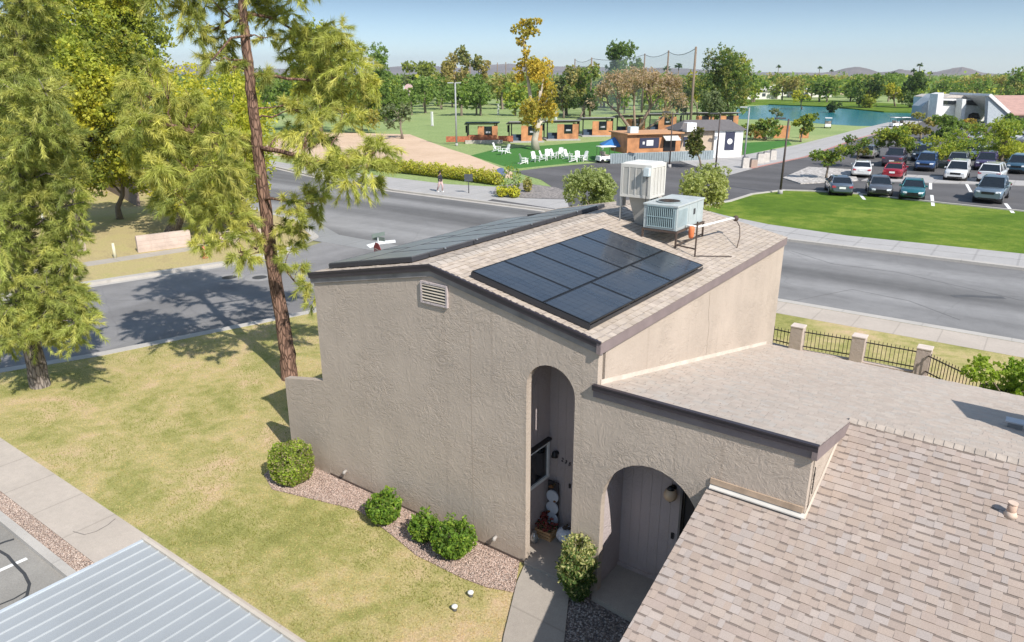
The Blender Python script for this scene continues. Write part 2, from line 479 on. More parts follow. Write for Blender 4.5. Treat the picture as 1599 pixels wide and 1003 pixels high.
# the kerbs are real steps
strip('kerb', near_edge, 0, -.42, -.14, .012, CONC_C)
strip('kerb', far_edge, 0, .42, -.14, .012, CONC_C)
strip('gutter', near_edge, .38, .0, -.15, ZR + .008, CONC_C)
strip('gutter', far_edge[:6], -.38, .0, -.15, ZR + .008, CONC_C)
inner = offs(near_edge, -.42)
sheet('lawn', inner[:9] + [inner[9], inner[10], inner[11], (200, -40), (60, -40), (30, -4.04), (-60, -4.04)], -.15, 0, LAWN)
MB().box(-12.0, 19.75, -.14, 200, 21.45, .006).build('pavement', CONC, kind='structure')
MB().box(-60, -5.17, -.13, 30, -4.04, .004).build('pavement', CONC, kind='structure')
MB().box(-60, -5.52, -.13, 30, -5.17, -.012).build('gravel_strip', GRAVEL, kind='structure')
MB().box(-60, -5.70, -.14, 30, -5.52, .01).build('kerb', CONC_C, kind='structure')
MB().box(-60, -45, -.15, 30, -5.70, -.10).build('car_court', m_asphalt('court_asphalt', (.27, .255, .23), True, 1, .1), kind='structure')
for k in range(3):
    MB().box(-16.2 + 2.75 * k, -10.5, -.1, -16.1 + 2.75 * k, -5.9, -.096).build('parking_line', mat('line_paint', (.75, .75, .73), .8), kind='structure')
# land beyond the side road
fin = offs(far_edge, .42)
sheet('far_lawn', fin + [(-300, -28)], -.15, -.004, EARTH)
sw = [(-46, -28), (-37.2, -10), (-34.0, -2), (-32.35, 5.5), (-31.0, 12.0), (-32.0, 17)]
strip('pavement', sw, 0, 1.1, -.10, .002, CONC_Y)
# beyond the main road
faru = [(-300, 45), (-95, 44.6), (-60, 39.2), (-48, 36.2), (-38, 34.9), (-16, 34.6), (200, 36.5)]
strip('kerb', faru, 0, .35, -.14, .012, CONC_C)
strip('gutter', faru[:6], -.4, 0, -.15, ZR + .008, CONC_C)
fo = offs(faru, .35)
sheet('range_field', fo + [(900, 37), (900, 330), (300, 420), (-700, 900), (-900, 45)], -.15, -.008, FIELD)
strip('pavement', faru, .35, 2.55, -.12, .004, CONC_P)
sheet('pavement', gp((430, 256), (520, 265), (600, 276), (700, 288), (775, 292), (770, 304), (820, 310), (885, 312), (890, 330)) + [(-28, 36.0), (-38, 36.5), (-48, 37.8), (-60, 41)], -.1, .010, CONC_P)
sheet('sand_bed', gp((395, 228), (470, 207), (560, 208), (640, 210), (672, 222), (700, 232), (735, 243), (800, 269), (800, 279), (700, 268), (600, 262), (500, 255), (430, 243), (395, 240)), -.1, .0, SAND)
sheet('range_turf', gp((735, 243), (775, 233), (870, 226), (1000, 216), (1050, 214), (1050, 248), (962, 247), (900, 254), (800, 264)), -.1, .004, TURF)
drive = gp((800, 268), (860, 261), (960, 252), (1050, 248), (1130, 276), (1175, 264), (1260, 246), (1345, 216), (1415, 199), (1440, 190), (1640, 192)) + [(120, 62)] + [(120, 53.2)] + gp((1599, 331), (1470, 318), (1345, 304), (1262, 299), (1224, 298), (1175, 304), (1140, 315)) + [(-13.4, 42.2), (-15.5, 38.2), (-17.5, 34.8), (-28, 34.8), (-28.5, 38), (-30, 41)] + gp((862, 292), (845, 281))
sheet('car_park', drive, -.13, .008, ASPHALT3)
sheet('plaza', gp((1050, 248), (1050, 240), (1160, 243), (1240, 228), (1300, 213), (1330, 205), (1385, 192), (1440, 186), (1440, 190), (1415, 199), (1345, 216), (1260, 246), (1175, 264), (1130, 276)), -.1, .05, CONC_P)
strip('red_kerb', gp((1175, 264), (1260, 246), (1345, 216), (1395, 203)), 0, .35, -.1, .07, mat('red_kerb_paint', (.42, .20, .17), .8))
sheet('turf_patch', gp((1160, 243), (1160, 224), (1230, 220), (1236, 226)), -.1, .06, TURF)
gl = [(-13.4, 42.2)] + gp((1140, 315), (1175, 304), (1224, 298), (1262, 299), (1345, 304), (1470, 318), (1599, 331)) + [(120, 53.2), (120, 38.8), (8, 38.6), (-2, 37.9), (-7, 38.6), (-10.5, 40)]
sheet('green_lawn', gl, -.13, .012, LAWN_G)
strip('kerb', [(-13.4, 42.2)] + gp((1140, 315), (1175, 304), (1224, 298), (1262, 299), (1345, 304), (1470, 318), (1599, 331)) + [(120, 53.2)], .12, -.12, -.1, .10, CONC_C)
strip('pavement', [(-15.5, 38.2), (-13.6, 41.8), (-10.5, 40), (-7, 38.6), (-2, 37.9), (8, 38.6), (120, 38.8)][1:], 0, -1.7, -.1, .02, CONC_P)
sheet('planting_bed', gp((770, 303), (775, 291), (815, 286), (868, 293), (900, 304), (880, 311), (820, 309)), -.1, .02, GRAVEL_G)
sheet('lot_island', gp((1222, 279), (1262, 262), (1330, 266), (1340, 283), (1250, 288)), -.1, .10, m_gravel('pale_rock', [(.5, .46, .42), (.6, .56, .52), (.42, .39, .36)], 4, .6))
sheet('lot_median', gp((1380, 272), (1600, 284), (1600, 291), (1345, 283)), -.1, .09, CONC_P)
for a in [(1388, 272, 1382, 293), (1453, 275, 1453, 296), (1505, 280, 1516, 300), (1455, 305, 1457, 322), (1570, 318, 1582, 333), (1340, 300, 1350, 312)]:
    p, q = G(a[0], a[1]), G(a[2], a[3])
    d = (q - p).normalized(); n_ = Vector((-d.y, d.x, 0)) * .12
    MB().prism([(p + n_)[:2], (q + n_)[:2], (q - n_)[:2], (p - n_)[:2]], .0, .0125).build('parking_line', mat('line_paint', (.75, .75, .73), .8), kind='structure')
# lake
t = NT('lake_water'); t.col((.02, .19, .23)); t.p.inputs['Roughness'].default_value = .18; t.p.inputs['Specular IOR Level'].default_value = .6
t.bump(t.noise(t.pos((.5, .5, 1)), 1.2, 4), .25, .05); WATER = t.m
lake = gp((1150, 168), (1200, 164), (1300, 168), (1380, 176), (1432, 177), (1432, 184), (1400, 197), (1340, 197), (1290, 194), (1220, 188), (1150, 186))
sheet('lake', lake, -.1, .01, WATER)
sheet('lake_bank', gp((1150, 164), (1150, 157), (1300, 158), (1445, 166), (1445, 177), (1432, 177), (1380, 176), (1300, 168), (1200, 164)), -.1, .3, LAWN_G)
# white worn concrete in the junction and manhole covers
sheet('valley_gutter', [(-34.5, 19.9), (-31, 18.4), (-28, 17.9), (-16.2, 18.5), (-16.2, 20.0), (-28, 19.9), (-31, 21.2), (-34.3, 22.4)], ZR - .02, ZR + .012, m_concrete('worn_pale_concrete', (.27, .27, .265), 3, 'x', .01))
LINE = mat('line_paint', (.75, .75, .73), .8)
for p in (G(358, 430), G(405, 430)):
    MB().cyl(p.x, p.y, -.14, ZR + .010, .72, 24, smooth=False).build('manhole_collar', mat('collar_concrete', (.27, .26, .25), .9), kind='structure')
    MB().cyl(p.x, p.y, -.14, ZR + .016, .36, 24, smooth=False).build('manhole_cover', DARK, kind='structure')
LINE = mat('line_paint', (.75, .75, .73), .8)
MB().prism(gp((572, 383), (592, 377), (617, 375), (618, 379), (594, 382), (578, 388), z=ZR), ZR - .01, ZR + .014).build('stop_line', LINE, kind='structure')
TAR = mat('tar_sealant', (.05, .05, .052), .6)
def ribbon(name, pts, w_, z, m):
    P_ = [G(a_, b_, z) for a_, b_ in pts]; L_ = offs([(p.x, p.y) for p in P_], w_ / 2); R_ = offs([(p.x, p.y) for p in P_], -w_ / 2); mb = MB()
    for i in range(len(P_) - 1): mb.prism([L_[i], L_[i + 1], R_[i + 1], R_[i]], z - .003, z)
    return mb.build(name, m, kind='structure')
ribbon('parking_line', [(-12, 896), (42, 872)], .10, -.096, LINE)
ribbon('tar_seam', [(-5, 851), (8, 846), (22, 842)], .07, -.0955, TAR)
ribbon('tar_seam', [(-5, 858), (12, 868), (22, 880), (38, 896), (46, 912), (42, 930), (20, 948)], .06, -.0950, TAR)
ribbon('tar_seam', [(-5, 946), (22, 935), (44, 922)], .04, -.0945, TAR)
ribbon('pavement_crack', [(114, 830), (132, 835), (150, 830), (168, 820), (180, 810)], .022, .0075, mat('crack_grey', (.20, .18, .16), .9))
ribbon('tar_patch', [(1488, 463), (1512, 462), (1540, 464), (1568, 465)], .35, ZR + .004, mat('road_stain', (.09, .09, .092), .8))
for pp in (((1236, 392), (1300, 412), (1400, 425), (1599, 470)), ((560, 318), (640, 330), (760, 352)), ((180, 470), (260, 466), (330, 476), (420, 462)), ((1240, 470), (1330, 452), (1420, 470), (1500, 500))):
    ribbon('tar_seam', pp, .03, ZR + .006, mat('faint_seam', (.14, .137, .135), .8))
# beds round the house
sheet('gravel_bed', gp((412, 742), (425, 765), (500, 783), (560, 798), (610, 835), (650, 868), (720, 903), (760, 918), (803, 926), (812, 875)) + [(.3, .1), (-5.6, .1), (-7.2, .2)], -.1, .022, GRAVEL)
MB().prism([(.3, .1), (1.42, .1), (1.62, -.4), (2.2, -1.5), (2.9, -2.7), (1.95, -3.2), (1.2, -1.9), (.55, -.6)], -.1, .045).build('walkway', CONC_W, kind='structure')
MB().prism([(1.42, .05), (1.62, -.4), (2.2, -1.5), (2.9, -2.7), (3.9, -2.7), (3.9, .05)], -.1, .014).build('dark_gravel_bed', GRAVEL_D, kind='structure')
MB().prism([(.0, .26), (.33, -.0), (.36, -.08), (1.40, -.05), (1.40, .26), (1.5, 1.3), (.0, 1.3)], -.1, .10).build('porch_slab', CONC_W, kind='structure')
MB().prism([(1.93, .99), (1.93, .0), (1.98, -.16), (2.95, -.26), (3.9, -.26), (3.9, .99)], -.1, .12).build('porch_slab', CONC_W, kind='structure')

# ------------------------------------------------------------------ distant hills
def hills(D, pts, name, m, seed):
    """a range of real hills at distance D whose crest passes through the given skyline points"""
    rnd = random.Random(seed); V = []; F = []
    n = 90; rows = 7
    x0, x1 = pts[0][0], pts[-1][0]
    for j in range(rows):
        for i in range(n):
            px = x0 + (x1 - x0) * i / (n - 1)
            py = np.interp(px, [p[0] for p in pts], [p[1] for p in pts])
            top = AT(px, py, D)
            t_ = 1 - abs(j - 3) / 3.0
            q = AT(px, 118, D + (j - 3) * D * .045)
            z = -1 + (top.z + 1) * t_ * (1 if j == 3 else .9 + .2 * mnoise.noise(Vector((px * .03, j * 1.7, seed))))
            z += (top.z * .10) * mnoise.noise(Vector((px * .12, j, seed))) * (1 if 0 < j < rows - 1 else 0)
            V.append((q.x, q.y, z if t_ > 0 else -2))
    for j in range(rows - 1):
        for i in range(n - 1):
            a = j * n + i; F.append((a, a + 1, a + n + 1, a + n))
    MB().add(V, F, False).build(name, m, kind='structure')
HILL = mat('hill_scrub', (.17, .135, .115), .95, var=.3, scale=.004)
hills(3400, [(1225, 117), (1270, 115), (1300, 112), (1318, 107), (1337, 104), (1355, 108), (1372, 113), (1390, 112), (1404, 108), (1418, 110), (1440, 115), (1462, 112), (1485, 107), (1500, 104.5), (1515, 108), (1535, 114), (1560, 116), (1575, 114), (1600, 116), (1640, 117)], 'hills', HILL, 3)
hills(5200, [(-60, 104), (60, 107), (180, 108), (260, 105), (300, 100), (340, 102), (400, 107), (480, 109), (560, 110), (620, 104), (650, 101), (680, 103), (720, 107), (760, 102), (800, 100), (850, 104), (920, 104), (980, 107), (1040, 106), (1100, 109), (1150, 113), (1230, 113), (1300, 114)], 'far_hills', HILL, 8)

# ------------------------------------------------------------------ shingle roofs
PAL_N = np.array([(0.362, 0.276, 0.216), (0.406, 0.332, 0.276), (0.379, 0.323, 0.285), (0.362, 0.281, 0.238), (0.432, 0.370, 0.328), (0.335, 0.259, 0.212), (0.388, 0.302, 0.242), (0.388, 0.353, 0.333)])
PAL_A = np.array([(0.420, 0.349, 0.279), (0.460, 0.388, 0.316), (0.410, 0.344, 0.288), (0.480, 0.407, 0.339)])
def shingles(name, P0, U, V, W_, L_, seed, pal, parent, exp=.143, dark=.42, dcol=(.21, .17, .145), spread=.42, tab=(.07, .20), notch=None):
    """courses of laminated tabs: P0 lower corner, U along the course, V up the slope (unit vectors)"""
    rng = np.random.default_rng(seed)
    U = np.array(U, float); V = np.array(V, float); N = np.cross(U, V)
    if N[2] < 0: N = -N
    P0 = np.array(P0, float); VV = []; FF = []; CC = []
    nc = int(math.ceil(L_ / exp)); mean = pal.mean(0)
    def quad(a, b, c, d, col):
        k = len(VV); VV.extend((a, b, c, d)); FF.append((k, k + 1, k + 2, k + 3)); CC.extend([col] * 4)
    flip = np.dot(np.cross(U, V), N) < 0
    for j in range(nc):
        y0 = j * exp; y1 = min(L_, y0 + exp)
        x = -rng.uniform(0, .3); xm = notch[0] if notch and y0 > notch[1] - exp * .5 else 0
        up = rng.random() < .5
        while x < W_:
            w_ = rng.uniform(*tab); a, b = max(xm, x), min(W_, x + w_); x += w_; up = not up
            if rng.random() < .2: up = not up
            if b - a < .005: continue
            hb = .013 if up else .007
            c = mean + (pal[rng.integers(len(pal))] - mean) * spread; c = c * rng.uniform(.94, 1.06)
            p = P0 + U * a + V * y0; q = P0 + U * b + V * y0
            p1 = P0 + U * a + V * y1; q1 = P0 + U * b + V * y1
            ht = .0015
            quad(p + N * hb, q + N * hb, q1 + N * ht, p1 + N * ht, c) if not flip else quad(q + N * hb, p + N * hb, p1 + N * ht, q1 + N * ht, c)
            quad(p, q, q + N * hb, p + N * hb, c * .55) if not flip else quad(q, p, p + N * hb, q + N * hb, c * .55)
            if (not up) and rng.random() < dark * 2 and y1 - y0 > .1:
                # the dark granule band laid under the next course
                e = .030; s0 = a + .004; s1 = b - .004; o_ = N * .0022
                r0 = P0 + U * s0 + V * (y1 - e); r1 = P0 + U * s1 + V * (y1 - e); r2 = P0 + U * s1 + V * y1; r3 = P0 + U * s0 + V * y1
                lo = N * (ht + (hb - ht) * e / (y1 - y0))
                quad(r0 + lo + o_, r1 + lo + o_, r2 + N * ht + o_, r3 + N * ht + o_, np.array(dcol)) if not flip else quad(r1 + lo + o_, r0 + lo + o_, r3 + N * ht + o_, r2 + N * ht + o_, np.array(dcol))
    me = npmesh(name, VV, FF, np.array(CC), [SHINGLE])
    return link_mesh(name, me, parent, True)

# ------------------------------------------------------------------ two-storey house
def arch_pts(x0, x1, zb, zs, ztop, n=14, flat=1.0):
    """outline of an arched opening, from the right foot to the left foot"""
    pts = [(x1, zb)]
    cx, rx, rz = (x0 + x1) / 2, (x1 - x0) / 2, ztop - zs
    for i in range(n + 1):
        a = math.pi * i / n
        pts.append((cx + rx * math.cos(a), zs + rz * math.sin(a) ** flat if math.sin(a) > 0 else zs))
    pts.append((x0, zb))
    return pts
PKX, PKZ, EZ, XL, XR, YB = -1.95, 5.98, 5.22, -5.59, 1.83, 10.3
def zA(x): return PKZ - (abs(x - PKX)) * (.2016 if x > PKX else .203)
HA = thing('two_storey_house', 'tall beige stucco house with solar panels on its roof and a narrow arched entry', 'house', (-1.9, 5.1, 0))
wall_top = -.2
outl = [(XL, 0), (XL, zA(XL) + wall_top), (PKX, PKZ + wall_top), (XR, zA(XR) + wall_top), (XR, 0)] + arch_pts(.33, 1.39, 0, 3.98, 4.50)
def wall_v(mb, outline, y0, th):
    return mb.slab([(p[0], y0, p[1]) for p in outline], (0, th, 0))
wall_v(MB(), outl, 0, .16).build('front_wall', STUCCO, HA, True)
MB().box(XR - .2, .26, 0, XR, YB, zA(XR) + wall_top).build('side_wall', STUCCO, HA, True)
MB().box(XL, .26, 0, XL + .2, YB, zA(XL) + wall_top).build('side_wall', STUCCO, HA, True)
wall_v(MB(), [(XL, 0), (XL, zA(XL) + wall_top), (PKX, PKZ + wall_top), (XR, zA(XR) + wall_top), (XR, 0)], YB, .2).build('back_wall', STUCCO, HA, True)
# recess behind the arch: left wall with the window, back wall, ceiling
MB().box(-.14, .16, 0, .0, 1.34, 4.8).box(.0, 1.34, 0, 1.63, 1.5, 4.8).box(-.14, .16, 4.8, 1.63, 1.5, 4.9).build('entry_recess', STUCCO_B, HA, True)
# board joints of the recess back wall
g = MB()
for k in range(1, 8): g.box(.2 * k - .006, 1.333, .1, .2 * k + .006, 1.34, 4.8)
g.build('wall_batten', mat('recess_groove', (.44, .375, .36), .9), HA, True)
wf = MB(); x_ = .0
for (y0, z0, y1, z1) in ((.22, 1.33, .29, 2.22), (1.2, 1.33, 1.27, 2.22), (.29, 1.33, 1.2, 1.40), (.29, 2.15, 1.2, 2.22)): wf.box(x_, y0, z0, x_ + .06, y1, z1)
win = wf.build('window', mat('window_frame_white', (.78, .79, .78), .5), HA, True)
MB().box(x_, .29, 1.40, x_ + .025, 1.2, 2.15).build('pane', GLASS, win, True)
MB().box(x_, .33, 2.225, x_ + .10, 1.28, 2.27).build('window_hood', BLACK, win, True)
# roof deck and shingles
rd = MB().slab([(XL - .06, -.06, zA(XL - .06) - .02), (PKX, -.06, PKZ - .02), (PKX, YB + .1, PKZ - .02), (XL - .06, YB + .1, zA(XL - .06) - .02)], (0, 0, -.12))
rd.slab([(PKX, -.06, PKZ - .02), (XR + .08, -.06, zA(XR + .08) - .02), (XR + .08, YB + .1, zA(XR + .08) - .02), (PKX, YB + .1, PKZ - .02)], (0, 0, -.12))
roofA = rd.build('roof', TRIM, HA, True)
cR = Vector((-1, 0, .2016)).normalized(); cL = Vector((1, 0, .203)).normalized()
shingles('shingle_slope', (XR + .09, -.08, zA(XR + .09) - .015), (0, 1, 0), cR, YB + .18, (XR + .09 - PKX) / abs(cR.x), 11, PAL_A, roofA, .143, .22, (.34, .29, .25), .8)
shingles('shingle_slope', (XL - .07, -.08, zA(XL - .07) - .015), (0, 1, 0), cL, YB + .18, (PKX - XL + .07) / abs(cL.x), 12, PAL_A, roofA, .143, .22, (.34, .29, .25), .8)
rc = MB()
for i in range(52):
    y0 = -.08 + i * .2
    rc.slab([(PKX - .15, y0, zA(PKX - .15) + .004 + .006), (PKX, y0, PKZ + .022), (PKX, y0 + .225, PKZ + .006), (PKX - .15, y0 + .225, zA(PKX - .15) - .004)], (0, 0, -.012))
    rc.slab([(PKX, y0, PKZ + .022), (PKX + .15, y0, zA(PKX + .15) + .010), (PKX + .15, y0 + .225, zA(PKX + .15) - .004), (PKX, y0 + .225, PKZ + .006)], (0, 0, -.012))
rc.build('ridge_cap', mat('ridge_shingle', (.42, .365, .31), .95, var=.2, scale=4, bump=.5, bscale=80), roofA, True)
# fascias: weathered board with a dark metal drip edge above it
def rake(parent, x0, z0, x1, z1, y, hb, hd, mb_mat, md):
    MB().slab([(x0, y, z0 - hd), (x1, y, z1 - hd), (x1, y, z1 - hd - hb), (x0, y, z0 - hd - hb)], (0, -.035, 0)).build('fascia', mb_mat, parent, True)
    MB().slab([(x0, y, z0), (x1, y, z1), (x1, y, z1 - hd), (x0, y, z0 - hd)], (0, -.085, 0)).slab([(x0, y - .087, z0 + .012), (x1, y - .087, z1 + .012), (x1, y - .087, z1 - .012), (x0, y - .087, z0 - .012)], (0, -.012, 0)).build('drip_edge', md, parent, True)
for x0_, x1_ in ((XL - .07, PKX), (PKX, XR + .085)):
    MB().slab([(x0_, -.105, zA(x0_) + .012), (x1_, -.105, zA(x1_) + .012), (x1_, -.062, zA(x1_) + .012), (x0_, -.062, zA(x0_) + .012)], (0, 0, -.04)).build('rake_trim', TRIM_DARK, HA, True)
MB().box(XR + .003, -.105, zB(-.06) - .02, X2 + .08, -.055, zB(-.06) + .014).build('rake_trim', TRIM_DARK, HB, True) if False else None
rake(HA, XL - .07, zA(XL - .07) - .01, PKX, PKZ - .01, -.002, .13, .11, TRIM_MID, TRIM_DARK)
rake(HA, PKX, PKZ - .01, XR + .08, zA(XR + .08) - .01, -.002, .13, .11, TRIM_MID, TRIM_DARK)
MB().box(XR + .003, -.09, zA(XR + .08) - .22, XR + .085, YB + .1, zA(XR + .08) - .012).build('fascia', TRIM_SIDE, HA, True)
MB().box(XL - .085, -.03, zA(XL) - .26, XL - .003, YB + .1, zA(XL - .07) - .02).build('fascia', TRIM_SIDE, HA, True)
# gable vent: a shallow framed box with sloping slats
vf = MB()
for b_ in ((-2.24, 5.15, -2.20, 5.60), (-1.58, 5.15, -1.54, 5.60), (-2.20, 5.15, -1.58, 5.19), (-2.20, 5.56, -1.58, 5.60)): vf.box(b_[0], -.05, b_[1], b_[2], -.002, b_[3])
vent = vf.build('gable_vent', STUCCO_B, HA, True)
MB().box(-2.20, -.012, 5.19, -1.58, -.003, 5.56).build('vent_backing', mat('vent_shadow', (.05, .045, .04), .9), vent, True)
sl = MB()
for k in range(6):
    z = 5.205 + k * .062
    sl.slab([(-2.20, -.045, z), (-1.58, -.045, z), (-1.58, -.018, z + .022), (-2.20, -.018, z + .022)], (0, -.006, .012))
sl.build('vent_slat', mat('vent_slat_paint', (.47, .41, .33), .8), vent, True)
# wing wall at the left end, sill gap along the wall foot, pipe stubs
wall_v(MB(), [(-7.07, 0), (-7.07, 2.26), (XL - .003, 2.56), (XL - .003, 0)], .0, .18).build('wing_wall', STUCCO, HA, True)
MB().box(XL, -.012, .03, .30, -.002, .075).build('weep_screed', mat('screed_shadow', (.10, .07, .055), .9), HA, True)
for (px, z) in ((541, .35), (775, .45)):
    r = ray(px, 735 if px < 600 else 838); tt = (0 - CAM[1]) / r.y; p = Vector(CAM) + r * tt
    MB().tube([(p.x, -.001, p.z), (p.x, -.07, p.z - .01), (p.x, -.09, p.z - .05)], [.035, .04, .045], 10).build('pipe_stub', mat('grey_pipe', (.36, .33, .30), .7), HA, True)
# settling crack in the sunlit side wall
cr_ = MB(); rnd = random.Random(4); y = 5.05; prev = (y, 4.85)
for k in range(14):
    z = 4.85 - k * .13; yy = 5.05 + rnd.uniform(-.05, .05) + .01 * k
    cr_.slab([(XR + .0025, prev[0] - .006, prev[1]), (XR + .0025, prev[0] + .006, prev[1]), (XR + .0025, yy + .006, z), (XR + .0025, yy - .006, z)], (.002, 0, 0)) if k else None
    prev = (yy, z)
cr_.build('patched_crack', mat('patched_crack', (.36, .30, .24), .95), HA, True)
jn = Vector((1.03, 0, 0))
MB().box(-1.02, -.002, .08, -1.0, -.0005, 4.9).build('stucco_joint', mat('joint_shade', (.38, .31, .25), .95), HA, True)

# ------------------------------------------------------------------ low house with shed roof and front shingle slope
KB = .225
def zB(y): return 4.385 - KB * y
def zN(y): return 3.12 + .335 * y
HB = thing('low_house', 'low beige stucco house with a wide arched porch and a tan shingle slope in front', 'house', (7, 2.5, 0))
X2 = 5.46
outl2 = [(XR + .002, 0), (XR + .002, 4.15), (X2, 4.15), (X2, 0)] + arch_pts(2.0, 3.92, 0, 2.02, 3.13, 16, .95)
wall_v(MB(), outl2, .001, .15).build('front_wall', STUCCO, HB, True)
MB().slab([(X2, .241, 0), (X2, .241, 4.13), (X2, 2.6, 4.13 - KB * 2.36), (X2, 2.6, 0)], (-.2, 0, 0)).build('side_wall', STUCCO, HB, True)
MB().box(1.85, .15, 0, 1.93, 1.0, 3.5).box(1.85, 1.0, 0, 3.12, 1.12, 3.5).box(4.35, 1.0, 0, 4.5, 1.12, 3.5).box(3.12, 1.0, 2.35, 4.35, 1.12, 3.5).box(1.85, .15, 3.5, 4.5, 1.12, 3.58).box(4.42, .15, 0, 4.5, 1.0, 3.5).build('porch_recess', STUCCO_B, HB, True)
g = MB()
for k in range(1, 7): g.box(1.93 + .2 * k - .006, .993, .12, 1.93 + .2 * k + .006, 1.0, 3.5)
g.build('wall_batten', mat('recess_groove', (.44, .375, .36), .9), HB, True)
MB().box(1.93, .95, .12, 3.1, 1.0, .20).build('skirting', STUCCO_B, HB, True)
dr = MB().box(3.16, 1.04, .12, 4.3, 1.09, 2.3).build('door', mat('dark_door', (.03, .03, .035), .5), HB, True)
sd = MB()
for k in range(6): sd.box(3.18 + k * .2, 1.0, .14, 3.20 + k * .2, 1.03, 2.28)
sd.build('security_grille', BLACK, dr, True)
MB().box(3.12, .97, .12, 3.16, 1.04, 2.35).box(4.3, .97, .12, 4.35, 1.04, 2.35).box(3.12, .97, 2.3, 4.35, 1.04, 2.35).build('door_frame', mat('door_frame', (.20, .18, .17), .6), HB, True)
MB().box(3.0, .965, 1.18, 3.05, 1.0, 1.30).build('door_bell', BLACK, HB, True)
# shed roof falling away from the front wall
XE = 13.5
rd = MB().slab([(XR + .02, -.06, zB(-.06) - .03), (X2 + .08, -.06, zB(-.06) - .03), (X2 + .08, 2.3, zB(2.3) - .03), (XE, 2.3, zB(2.3) - .03), (XE, 9.9, zB(9.9) - .03), (XR + .02, 9.9, zB(9.9) - .03)], (0, 0, -.1))
roofB = rd.build('shed_roof', TRIM, HB, True)
cB = Vector((0, -1, KB)).normalized(); LB = 1 / abs(cB.y)
PAL_S = np.array([(0.437, 0.367, 0.308), (0.456, 0.386, 0.327), (0.437, 0.377, 0.321), (0.446, 0.372, 0.313), (0.465, 0.405, 0.344), (0.437, 0.395, 0.349)])
shingles('shingle_slope', (X2 + .08, 9.93, zB(9.93) - .012), (1, 0, 0), cB, XE - X2 - .08, (9.93 - 2.30) * LB, 21, PAL_S, roofB, .143, .15, (.36, .31, .27), .7)
shingles('shingle_slope', (XR + .02, 9.93, zB(9.93) - .012), (1, 0, 0), cB, X2 + .06 - XR, (9.93 + .06) * LB, 22, PAL_S, roofB, .143, .15, (.36, .31, .27), .7)
# front slope falling towards the street door
Y0 = -3.35
cN = Vector((0, 1, .335)).normalized(); LN = 1 / cN.y
rd = MB().slab([(3.98, Y0, zN(Y0) - .03), (XE, Y0, zN(Y0) - .03), (XE, 2.26, zN(2.26) - .03), (X2 + .03, 2.26, zN(2.26) - .03), (X2 + .03, -.012, zN(-.012) - .03), (3.98, -.012, zN(-.012) - .03)], (0, 0, -.09))
roofN = rd.build('front_roof', TRIM, HB, True)
shingles('shingle_slope', (3.95, Y0 - .02, zN(Y0) - .018), (1, 0, 0), cN, XE - 3.95, (2.31 + .02 - Y0) * LN, 31, PAL_N, roofN, notch=(X2 + .03 - 3.95, (-.012 - Y0) * LN))
rc = MB()
ya, yb = 2.19, 2.45
for i in range(56):
    x0 = X2 + .05 + i * .143
    rc.slab([(x0, ya, zN(ya) + .012), (x0 + .17, ya, zN(ya) - .002), (x0 + .17, 2.30, zN(2.30) + .010), (x0, 2.30, zN(2.30) + .024)], (0, 0, -.014))
    rc.slab([(x0, 2.30, zN(2.30) + .024), (x0 + .17, 2.30, zN(2.30) + .010), (x0 + .17, yb, zB(yb) + .004), (x0, yb, zB(yb) + .018)], (0, 0, -.014))
rc.build('ridge_cap', mat('ridge_shingle_b', (.40, .34, .285), .95, var=.18, scale=5, bump=.5, bscale=80), roofN, True)
MB().box(3.95, Y0 - .03, zN(Y0) - .15, XE, Y0, zN(Y0) - .02).build('fascia', TRIM_SIDE, HB, True)
MB().slab([(3.945, Y0, zN(Y0) - .02), (3.945, -.012, zN(0) - .02), (3.945, -.012, zN(0) - .16), (3.945, Y0, zN(Y0) - .16)], (.03, 0, 0)).build('fascia', TRIM_SIDE, HB, True)
MB().box(4.15, -3.05, 0, 4.32, -.003, 2.1).slab([(4.15, -3.05, 2.1), (4.15, -.003, 2.1), (4.15, -.003, 2.95), (4.15, -3.05, 1.95)], (.17, 0, 0)).build('side_wall', STUCCO, HB, True)
MB().box(4.32, -3.05, 0, XE, -2.88, 1.9).build('street_wall', STUCCO, HB, True)
MB().box(XR + .01, 9.6, 0, XE, 9.78, 2.05).build('back_wall', STUCCO, HB, True)
# fascias, flashing
rake(HB, XR + .003 - .06, zB(-.06) - .005, X2 + .08, zB(-.06) - .005, -.003, .14, .10, TRIM, TRIM_DARK)
MB().slab([(X2 + .003, -.085, zB(-.06) - .02), (X2 + .003, 2.2, zB(2.2) - .02), (X2 + .003, 2.2, zB(2.2) - .22), (X2 + .003, -.085, zB(-.06) - .24)], (.08, 0, 0)).build('fascia', TRIM_SIDE, HB, True)
MB().slab([(3.99, -.004, 3.20), (X2 + .02, -.004, 3.20), (X2 + .02, -.065, 3.155), (3.99, -.065, 3.155)], (0, 0, -.02)).build('flashing', mat('flashing_pale', (.56, .53, .48), .6), HB, True)
MB().box(3.99, -.03, 3.21, X2 - .02, -.002, 3.31).build('flashing_board', mat('aged_board', (.42, .31, .22), .85, var=.3), HB, True)
MB().slab([(X2 + .004, -.02, zN(-.02) + .03), (X2 + .004, 2.2, zN(2.2) + .03), (X2 + .03, 2.2, zN(2.2) + .008), (X2 + .03, -.02, zN(-.02) + .008)], (0, 0, -.015)).build('flashing', mat('tan_flashing', (.46, .39, .32), .8), HB, True)
MB().slab([(XR + .003, .1, zB(.1) + .08), (XR + .003, 9.8, zB(9.8) + .08), (XR + .003, 9.8, zB(9.8) - .02), (XR + .003, .1, zB(.1) - .02)], (.02, 0, 0)).build('flashing', mat('pale_flashing', (.60, .53, .45), .7), HB, True)
